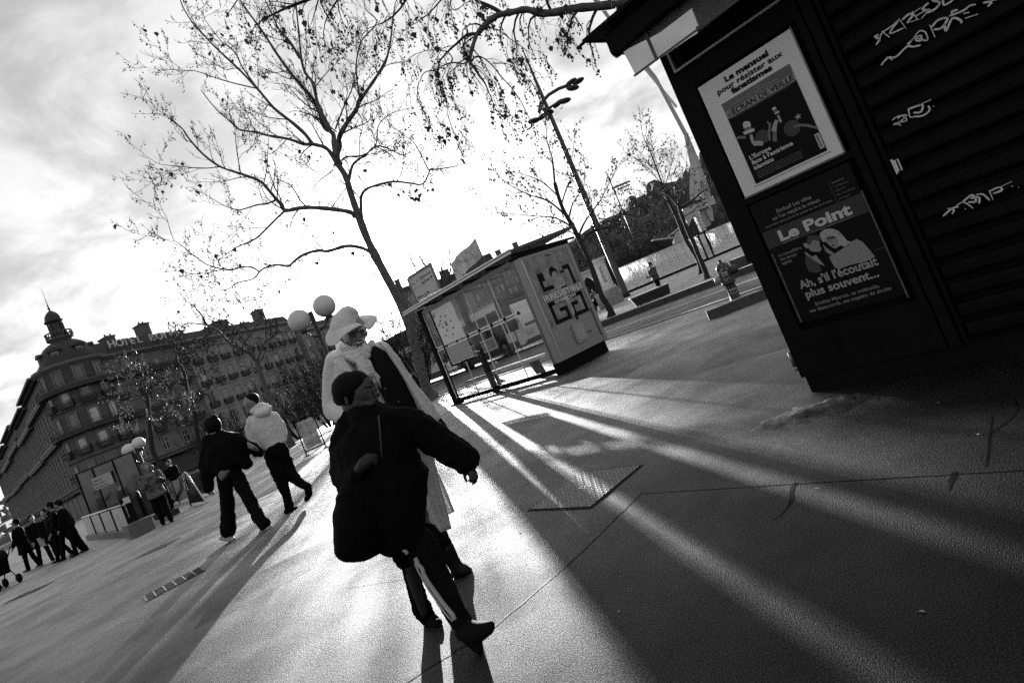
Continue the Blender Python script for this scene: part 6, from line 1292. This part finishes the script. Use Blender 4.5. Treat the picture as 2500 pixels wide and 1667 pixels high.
for i in range(26):
    a = i/25; x0, y0 = 425+120*a, 690+random.uniform(-10, 10); fg_.tube([W.p(x0, y0, -.2), W.p(x0+12, y0+35, -.205+random.uniform(-.01, .01)), W.p(x0+28+random.uniform(-8, 8), y0+70+random.uniform(-15, 20), -.2)], [.003, .0025, .0015], 4)
fg_.build('fringe', scm, W.t)
for x, y in ((598, 782), (700, 880)): MB().sph(W.p(x, y, -.23), W.r(11), 10, 8, (1, .5, 1)).build('button', M['dark'], W.t)
tr = MB(); W.ch(tr, [(880, 380, 80, .06), (960, 440, 66, .1), (1010, 540, 60, .12), (1050, 620, 54, .13)], k5, s5); W.ch(tr, [(860, 380, 70, .1), (900, 520, 56, .1), (950, 620, 46, .1)], k5, s5); W.add('trousers', tr, cloth_black, .01, 3, [(.05, .015)])
bt = MB(); W.ch(bt, [(1030, 570, 58, .12), (1070, 650, 52, .13), (1110, 720, 50, .13), (1160, 730, 42, .12), (1198, 735, 26, .12)], k5, s5); W.ch(bt, [(1090, 760, 30, .13), (1125, 785, 22, .13)], k5, s5); W.add('boot', bt, mat('black_boot', .008, .5, spec=.2), .008, 3)
bt = MB(); W.ch(bt, [(940, 600, 44, .1), (975, 680, 40, .1), (1000, 715, 34, .06)], k5, s5); W.add('boot', bt, mat('black_boot', .008, .5, spec=.2), .008, 3)
# ---- couple walking away
k3 = crop(450, 900, 3.136); s3 = 3.136
H = Fig('man in a pale hooded sweatshirt walking away, holding hands', 8.35, (-3.75, 8.35), k3, s3)
bm = MB(); H.sp(bm, 512, 248, 50, 0, (1, 1.1, 1.1)); H.ch(bm, [(490, 275, 34), (497, 318, 20)]); H.ch(bm, [(468, 262, 6), (461, 280, 7)]); H.sp(bm, 505, 285, 12, -.06, (.5, .5, 1.4)); H.ch(bm, [(540, 290, 34), (585, 340, 38)])
H.ov(bm, [(600, 380, 80, .1), (640, 520, 75, .1), (680, 620, 75, .1)], wd=WV); H.ch(bm, [(500, 420, 30), (500, 520, 24), (580, 620, 16, -.1)])
for fg in range(5): H.ch(bm, [(580+fg*5, 620+fg*4, 6, -.1), (596+fg*5, 636+fg*5, 5, -.11)])
H.ch(bm, [(690, 640, 35), (745, 870, 22, -.03), (798, 1030, 16)]); H.ch(bm, [(745, 650, 35), (800, 775, 22, .08), (885, 870, 16, -.02)]); H.add('body', bm, M['skinl'], .014, 2)
hr = MB(); H.sp(hr, 518, 236, 52, .01, (1, 1.1, 1)); H.sp(hr, 545, 262, 32, .01); H.add('hair', hr, M['hair'], .014, 2)
hd = MB(); H.ov(hd, [(590, 340, 62, .08), (600, 378, 104, .11), (615, 450, 110, .13), (640, 530, 102, .13), (668, 580, 90, .125), (680, 605, 78, .12)], wd=WV)
H.ch(hd, [(515, 395, 36), (496, 465, 34), (512, 550, 30, -.05), (572, 612, 22, -.1)]); H.ch(hd, [(685, 365, 36), (738, 435, 34, .02), (762, 500, 30, .02), (760, 550, 24, 0)])
H.ch(hd, [(520, 325, 22, -.05), (580, 290, 34, -.04), (640, 300, 26, -.02)]); H.ch(hd, [(560, 345, 26, -.1), (620, 330, 34, -.1), (650, 300, 22, -.05)]); H.ch(hd, [(545, 300, 26, .1), (620, 285, 28, .08)])
H.add('hoodie', hd, cloth_grey, .016, 3, [(.25, .03), (.06, .014, (.3, .3, 1.), (0, .4, 0))])
tr = MB(); H.ov(tr, [(690, 590, 88, .13), (705, 660, 90, .13)], wd=WV); H.ch(tr, [(670, 650, 62), (715, 780, 52, -.03), (745, 870, 42, -.03), (780, 960, 34, -.02), (800, 1040, 34, 0)]); H.ch(tr, [(745, 650, 60), (790, 760, 52, .08), (830, 820, 42, .05), (885, 870, 34, -.02)])
H.add('trousers', tr, cloth_black, .015, 3, [(.08, .035), (.03, .01)])
sh1 = MB(); H.ch(sh1, [(805, 1040, 34, 0), (800, 1085, 26, -.02), (855, 1070, 20, .1), (780, 1092, 20, -.05)]); H.add('boot', sh1, cloth_black, .014, 2)
sh1 = MB(); H.ch(sh1, [(900, 880, 34, -.02), (945, 900, 30, -.1), (955, 960, 26, -.1), (935, 1000, 20, -.08)]); H.add('boot', sh1, cloth_black, .014, 2)
O = Fig('woman in a black jacket with hair in a bun, walking away in wide trousers', 7.95, (-4.4, 7.95), k3, s3)
bm = MB(); O.sp(bm, 212, 435, 52, 0, (1, 1.1, 1.1)); O.ch(bm, [(190, 460, 30), (185, 490, 16)]); O.ch(bm, [(235, 480, 26), (260, 530, 34)]); O.ov(bm, [(280, 560, 70, .09), (310, 700, 65, .09), (340, 800, 65, .1)], wd=WV)
O.ch(bm, [(160, 580, 26), (150, 780, 22), (200, 930, 14, -.05), (215, 955, 14, -.05)]); O.ch(bm, [(410, 540, 24), (520, 600, 20), (590, 640, 13, .2)])
for fg in range(5): O.ch(bm, [(590+fg*4, 636+fg*4, 6, .2), (606+fg*3, 650+fg*4, 5, .2)])
O.ch(bm, [(310, 820, 36), (328, 1000, 24), (335, 1250, 16, .03)]); O.ch(bm, [(415, 830, 36), (480, 970, 22, -.07), (612, 1190, 14, -.24)]); O.add('body', bm, M['skinl'], .014, 2)
hr = MB(); O.sp(hr, 216, 430, 60, .01, (1, 1.1, 1.1)); O.sp(hr, 226, 376, 26); O.sp(hr, 250, 470, 34, .02); O.ch(hr, [(170, 420, 20), (165, 470, 12)]); O.add('hair', hr, M['hair'], .012, 1, [(.02, .02)])
jk = MB(); O.ov(jk, [(255, 510, 60, .1), (285, 545, 130, .14), (300, 620, 155, .17), (320, 700, 160, .18), (350, 755, 130, .17)], wd=WV)
O.ch(jk, [(200, 560, 62), (170, 680, 58), (175, 800, 54, -.02), (190, 910, 38, -.04)]); O.ch(jk, [(380, 540, 56), (450, 580, 50), (520, 605, 38, .1), (585, 645, 26, .2)]); O.ch(jk, [(400, 640, 80), (470, 720, 50), (480, 745, 30)])
O.add('jacket', jk, puff, .016, 3, [(.15, .06), (.05, .015)])
pt = MB(); O.ov(pt, [(290, 795, 42, .06, -.12), (320, 815, 50, .06, -.13)], wd=WV); O.add('shirt_hem', pt, mat('shirt_hem', .14, .9), .012, 3)
tr = MB(); O.ov(tr, [(340, 760, 85, .12), (360, 830, 95, .13)], wd=WV); O.ch(tr, [(310, 840, 58), (328, 1000, 50, .02), (335, 1120, 52, .03), (335, 1240, 56, .04)]); O.ch(tr, [(410, 830, 56), (460, 930, 50, -.05), (530, 1060, 46, -.12), (580, 1150, 48, -.2), (612, 1190, 46, -.24)])
O.add('trousers', tr, cloth_black, .015, 3, [(.1, .035), (.04, .01)])
sh1 = MB(); O.ch(sh1, [(285, 1295, 18, .05), (340, 1300, 22, .0), (375, 1305, 18, -.02)]); O.add('sneaker', sh1, shoe_pale, .012, 2)
sh1 = MB(); O.ch(sh1, [(590, 1240, 18, -.24), (640, 1225, 22, -.26), (655, 1215, 18, -.26)]); O.add('sneaker', sh1, shoe_pale, .012, 2)
# ---- generic far figure, built in metres, facing local +y
def figure(label, loc, face, Hh, top=None, bottom=None, legs=((20, 10), (-18, 25)), arms=((20, 15), (-20, 20)), wide=1., coat=0., hood=False, hair='short', lean=0., skinm=None, hat=None, headturn=0., grp=None, vox=.02, z=0., hold=False, bright_hair=None):
    t = thing('person', label, 'person', (loc[0], loc[1], z), face, grp); s = Hh/1.75; top = top or puff; bottom = bottom or cloth_black; skinm = skinm or M['skinl']
    V = lambda x, y, zz: np.array([x*s, (y+lean*max(0, zz-.9))*s, zz*s])
    bm = MB(); jk = MB(); tr = MB(); feet = []
    bm.sph(V(0, .01, 1.63), .098*s, 14, 10, (.82, 1., 1.2)); cap(bm, V(0, .06, 1.56), .05*s, V(0, .075, 1.545), .035*s); cap(bm, V(0, .1, 1.62), .012*s, V(0, .118, 1.595), .016*s); cap(bm, V(0, 0, 1.5), .055*s, V(0, -.01, 1.42), .06*s)
    for q in (-1, 1): bm.sph(V(q*.085, 0, 1.62), .025*s, 8, 6, (.4, .7, 1.3))
    oval(bm, [(V(0, 0, 1.4), .16*s, .09*s), (V(0, 0, 1.15), .14*s, .1*s), (V(0, 0, .95), .15*s, .1*s)], (1, 0, 0))
    oval(jk, [(V(0, 0, 1.45), .1*s, .08*s), (V(0, 0, 1.40), .19*s*wide, .11*s*wide), (V(0, 0, 1.2), .19*s*wide, .13*s*wide), (V(0, 0, 1.0), .19*s*wide, .14*s*wide), (V(0, 0, .88-coat), (.20+coat*.12)*s*wide, (.15+coat*.1)*s*wide)], (1, 0, 0))
    oval(tr, [(V(0, 0, 1.0), .16*s, .12*s), (V(0, 0, .86), .17*s, .12*s)], (1, 0, 0))
    for q, (sw, kn) in zip((-1, 1), legs):
        a = math.radians(sw); b = math.radians(sw-kn); h = V(q*.09, 0, .88); k = h+np.array([0, math.sin(a), -math.cos(a)])*.43*s; an = k+np.array([0, math.sin(b), -math.cos(b)])*.42*s
        chain(bm, [(h, .075*s), (k, .05*s), (an, .035*s)]); chain(tr, [(h, .095*s), (k, .07*s), (an, .06*s)]); feet.append((an, b))
    mz = min(f[0][2] for f in feet)-.055*s
    for an, b in feet:
        f_ = MB(); cap(f_, an+np.array([0, -.03, -.03])*s, .04*s, an+np.array([0, .15*math.cos(b), -.045+.15*math.sin(b)])*s, .033*s); feet_o = evaluated(f_, 'shoe', M['rubber'], vox*.8, 2); obj('shoe', feet_o, t, loc=(0, 0, -mz))
    for q, ar in zip((-1, 1), arms):
        sw, el = ar[:2]; out = ar[2] if len(ar) > 2 else 8
        a = math.radians(sw); b = math.radians(sw+el); o_ = math.radians(out); sh0 = V(q*.19*wide, 0, 1.38); d1 = np.array([q*math.sin(o_), math.sin(a)*math.cos(o_), -math.cos(a)*math.cos(o_)]); inn = -.35*q if el > 60 else 0
        d2 = unit(np.array([inn, math.sin(b), -math.cos(b)])); e = sh0+d1*.28*s; wr = e+d2*.24*s
        chain(bm, [(sh0, .045*s), (e, .035*s), (wr, .025*s), (wr+d2*.07*s, .035*s)]); chain(jk, [(sh0, .075*s*wide), (e, .062*s*wide), (wr, .05*s)])
        for fg in range(4): cap(bm, wr+d2*.09*s+np.array([(fg-1.5)*.016*s, 0, 0]), .009*s, wr+d2*(.15-.01*abs(fg-1.5))*s+np.array([(fg-1.5)*.018*s, .01*s, -.01*s]), .008*s)
        cap(bm, wr+d2*.05*s+np.array([-q*.03*s, 0, 0]), .011*s, wr+d2*.09*s+np.array([-q*.05*s, .01*s, 0]), .009*s)
        if hold and q > 0: MB().box(*[v for c in zip(wr+d2*.16*s-np.array([.04, .01, .07])*s, wr+d2*.16*s+np.array([.04, .01, .07])*s) for v in c]).build('phone', M['dark'], t, loc=(0, 0, -mz))
    L_ = (0, 0, -mz)
    obj('body', evaluated(bm, 'body', skinm, vox*.75, 2), t, loc=L_); obj('jacket', evaluated(jk, 'jacket', top, vox, 3, [(.12*s, .035), (.05, .012)]), t, loc=L_); obj('trousers', evaluated(tr, 'trousers', bottom, vox, 2, [(.1, .03)]), t, loc=L_)
    hm = MB(); hm.sph(V(0, -.015, 1.655), .108*s, 14, 10, (.88, 1., 1.1))
    if hair == 'long': chain(hm, [(V(0, -.04, 1.63), .095*s), (V(0, -.06, 1.48), .09*s), (V(0, -.07, 1.38), .07*s)])
    if hood: hm = MB(); chain(hm, [(V(0, -.035, 1.66), .125*s), (V(0, -.04, 1.56), .12*s), (V(0, -.02, 1.45), .11*s)])
    obj('hood' if hood else 'hair', evaluated(hm, 'hair', (bright_hair or (top if hood else M['hair'])), vox*.8, 2, [(.04, .012)]), t, loc=L_)
    return t
def face_to(p, q): return math.atan2(q[1]-p[1], q[0]-p[0])-math.pi/2
plaid = mat('plaid_coat', .10, .9, noise=.8, nscale=7, detail=2)
pw = (-10.0, 14.75); figure('woman in a dark hooded plaid coat by the escalator, looking at her phone', pw, face_to(pw, (0, 0))+.1, 1.62, plaid, legs=((4, 0), (-6, 4)), arms=((18, 95), (22, 90)), wide=1.12, coat=.1, hood=True, hold=True, vox=.016)
gp = ((-14.45, 16.95), (-14.05, 16.75), (-15.0, 17.3), (-15.9, 18.2), (-16.6, 18.5), (-17.2, 18.6))
gl2 = (('tall person in a dark coat bending slightly, first of the group by the parapet', 1.72, 1.2, .0, .12), ('person in a sunlit edged dark jacket right behind the tall one', 1.66, 1.1, 0, .1), ('person with light rimmed hair beside the tall one', 1.62, 1.1, .2, .05), ('pale haired person in the middle of the group', 1.58, 1.1, .25, 0), ('person raising a hand on the far side of the group', 1.62, 1.0, .1, 0), ('person in a long dark coat at the left of the group', 1.68, 1.1, .3, 0))
for i, (p, (lb, hh_, wd, co, le)) in enumerate(zip(gp, gl2)):
    figure(lb, p, math.radians((125, 118, 150, -150, -120, 100)[i]), hh_, puff, legs=((16, 4), (-14, 8)) if i % 2 == 0 else ((6, 2), (-8, 6)), arms=((10, 20), (-6, 25)) if i != 4 else ((60, 80), (5, 15)), wide=wd, coat=co, lean=le, hair='long' if i in (2, 3) else 'short', grp='people by the parapet', bright_hair=M['lgrey'] if i == 3 else None, vox=.02)
bgp = thing('bag', 'pale shopping bag hanging between two people of the group', 'bag', (-16.2, 18.25, .55)); MB().prism([(-.16, 0), (.16, 0), (.2, .3), (-.2, .3)], 'y', -.05, .05).tube([(-.08, 0, .3), (-.06, 0, .5), (.06, 0, .5), (.08, 0, .3)], .01, 5).build('shell', M['lgrey'], bgp)
sp_ = (-15.9, 15.9); figure('dark figure pushing a stroller at the photo left edge', (sp_[0]-.2, sp_[1]+.1), math.radians(-110), 1.66, puff, arms=((35, 40), (35, 40)), wide=1.2, coat=.2)
stv = thing('stroller', 'dark stroller with a shiny hood at the photo left edge', 'stroller', (-15.2, 15.4, 0), math.radians(-110)+math.pi/2)
for x in (-.25, .25):
    for y in (-.3, .35):
        wo2 = MB().tube([(y-.02, x-.02, .12), (y+.0, x+.02, .12)], .12, 14); MB().tube([(y, x-.02, .12), (y, x+.02, .12)], .12, 14).build('wheel', M['rubber'], stv)
MB().tube([(-.35, -.24, .12), (.0, -.24, .55), (.5, -.24, 1.0), (.5, .24, 1.0), (0, .24, .55), (-.35, .24, .12)], .015, 6).tube([(.35, -.24, .12), (0, -.24, .55)], .015, 6).tube([(.35, .24, .12), (0, .24, .55)], .015, 6).build('frame', M['grey'], stv)
MB().prism([(-.35, .35), (.2, .35), (.3, .75), (.15, .8), (0, .45), (-.35, .45)], 'y', -.2, .2).build('seat', M['black'], stv); MB().lathe([(.26, -.2), (.26, .2)], (0, 0, 0), 12, True, ang=(0, math.pi)).build('hood', M['blackg'], stv, loc=(.1, 0, .75)).rotation_euler = (math.pi/2, 0, 0)
figure('man standing beside the long stone bench, seen against the white hoarding', (7.05, 26.55), face_to((7, 26), (0, 0))-.9, 1.62, mat('grey_jacket', .05, .8), legs=((3, 0), (-3, 2)), arms=((20, 70), (15, 75)), wide=1.15, vox=.022)
stt = (-1.5, 14.35); q_ = sA+sd*1.72+np.array([.0, .8])
for lb, az, D, h_, fc, wd in (('small dark figure beyond the escalator, nearer the lamp', -33.9, 25, 1.7, 160, 1.1), ('second small figure beyond the escalator, further right', -32.6, 27, 1.66, 190, 1.), ('third small pale faced figure beyond the escalator', -35.0, 27, 1.62, 170, 1.)):
    figure(lb, pz(az, D), math.radians(fc), h_, puff, arms=((10, 30), (10, 60)), wide=wd, grp='small figures beyond the escalator', vox=.028)
figure('person sitting on a parked scooter between panel and tree', (7.1, 45.4), 2.6, 1.55, M['dark'], legs=((60, 70), (55, 60)), arms=((50, 30), (50, 30)), vox=.025, z=.35)
scr = thing('scooter', 'dark parked scooter behind the advertising panel', 'scooter', (7.1, 45.5, 0), .6)
for x in (-.55, .55): MB().tube([(x, -.05, .27), (x, .05, .27)], .27, 16).build('wheel', M['rubber'], scr)
MB().prism([(-.6,.4),(-.1,.35),(.3,.35),(.5,.9),(.42,.95),(.2,.5),(-.05,.5),(-.1,.8),(-.75,.85)], 'y', -.14, .14).build('body', M['blackg'], scr); MB().tube([(.42,-.3,1.0),(.45,0,.97),(.42,.3,1.0)], .02, 6).build('handlebar', M['grey'], scr)
# pigeons
def pigeon(lb, p, rz_):
    t = thing('pigeon', lb, 'pigeon', (p[0], p[1], 0), rz_, 'pigeons by the shelter bench'); b = MB()
    oval(b, [((.06, 0, .15), .04, .04), ((.0, 0, .125), .055, .05), ((-.07, 0, .1), .045, .035), ((-.17, 0, .075), .02, .012)], (0, 1, 0), 12); chain(b, [((.07, 0, .16), .03), ((.1, 0, .21), .022), ((.11, 0, .235), .024)], 8); cap(b, (.125, 0, .235), .008, (.155, 0, .228), .003, 6)
    obj('body', evaluated(b, 'body', M['dark'], .006, 2), t)
    for y in (-.02, .02): MB().tube([(0, y, .09), (.005, y, .0), (.03, y, 0.003)], .004, 5).build('leg', M['grey'], t)
pgp = G(*crop(1060, 700, 5.226)(865, 1255)); pigeon('dark pigeon standing under the shelter bench', pgp+np.array([0, .0, 0]), 2.4)
bp2 = G(1146, 873); 
# ================================================================= LITTER
lt_ = MB(); rg = np.random.RandomState(3)
for i in range(420):
    x = rg.uniform(-9, 7); y = rg.uniform(1.2, 16)
    if i < 160: x = rg.uniform(.2, 3.2); y = 12.2-x*1.9+rg.randn()*.8
    a = rg.uniform(0, 6.28); s_ = rg.uniform(.004, .009)*(1+y*.12); c, d = math.cos(a)*s_, math.sin(a)*s_; h = s_*rg.uniform(.05, .5)
    lt_.add([(x-c, y-d, .003), (x+d*.6, y-c*.6, .003+h), (x+c, y+d, .004), (x-d*.6, y+c*.6, .003+h*.5)], [(0, 1, 2), (0, 2, 3)])
lt_.build('litter', mat('ground_litter', .3, .8), label='small dry leaf scraps and litter scattered over the plaza asphalt', cat='litter', kind='stuff')
# worn ridge of asphalt at the foot of the kiosk corner
rd_ = MB(); v = []; f = []; nx_, ny_ = 26, 14
for i in range(nx_+1):
    for j in range(ny_+1):
        u, w__ = i/nx_, j/ny_; x = 1.15+.85*u; y = 3.45+.62*w__-.25*u; h = .022*math.exp(-((w__-.55)/.22)**2)*math.sin(math.pi*u)**.8+.006*rg.randn()*math.sin(math.pi*u)*math.sin(math.pi*w__)
        v.append((x, y, -.005+h+.003*rg.randn()*math.sin(math.pi*u)*math.sin(math.pi*w__) if 0 < j < ny_ and 0 < i < nx_ else -.012))
for i in range(nx_):
    for j in range(ny_): f.append((i*(ny_+1)+j, (i+1)*(ny_+1)+j, (i+1)*(ny_+1)+j+1, i*(ny_+1)+j+1))
rd_.add(v, f, True).build('asphalt_ridge', M['asphalt'], kind='structure')
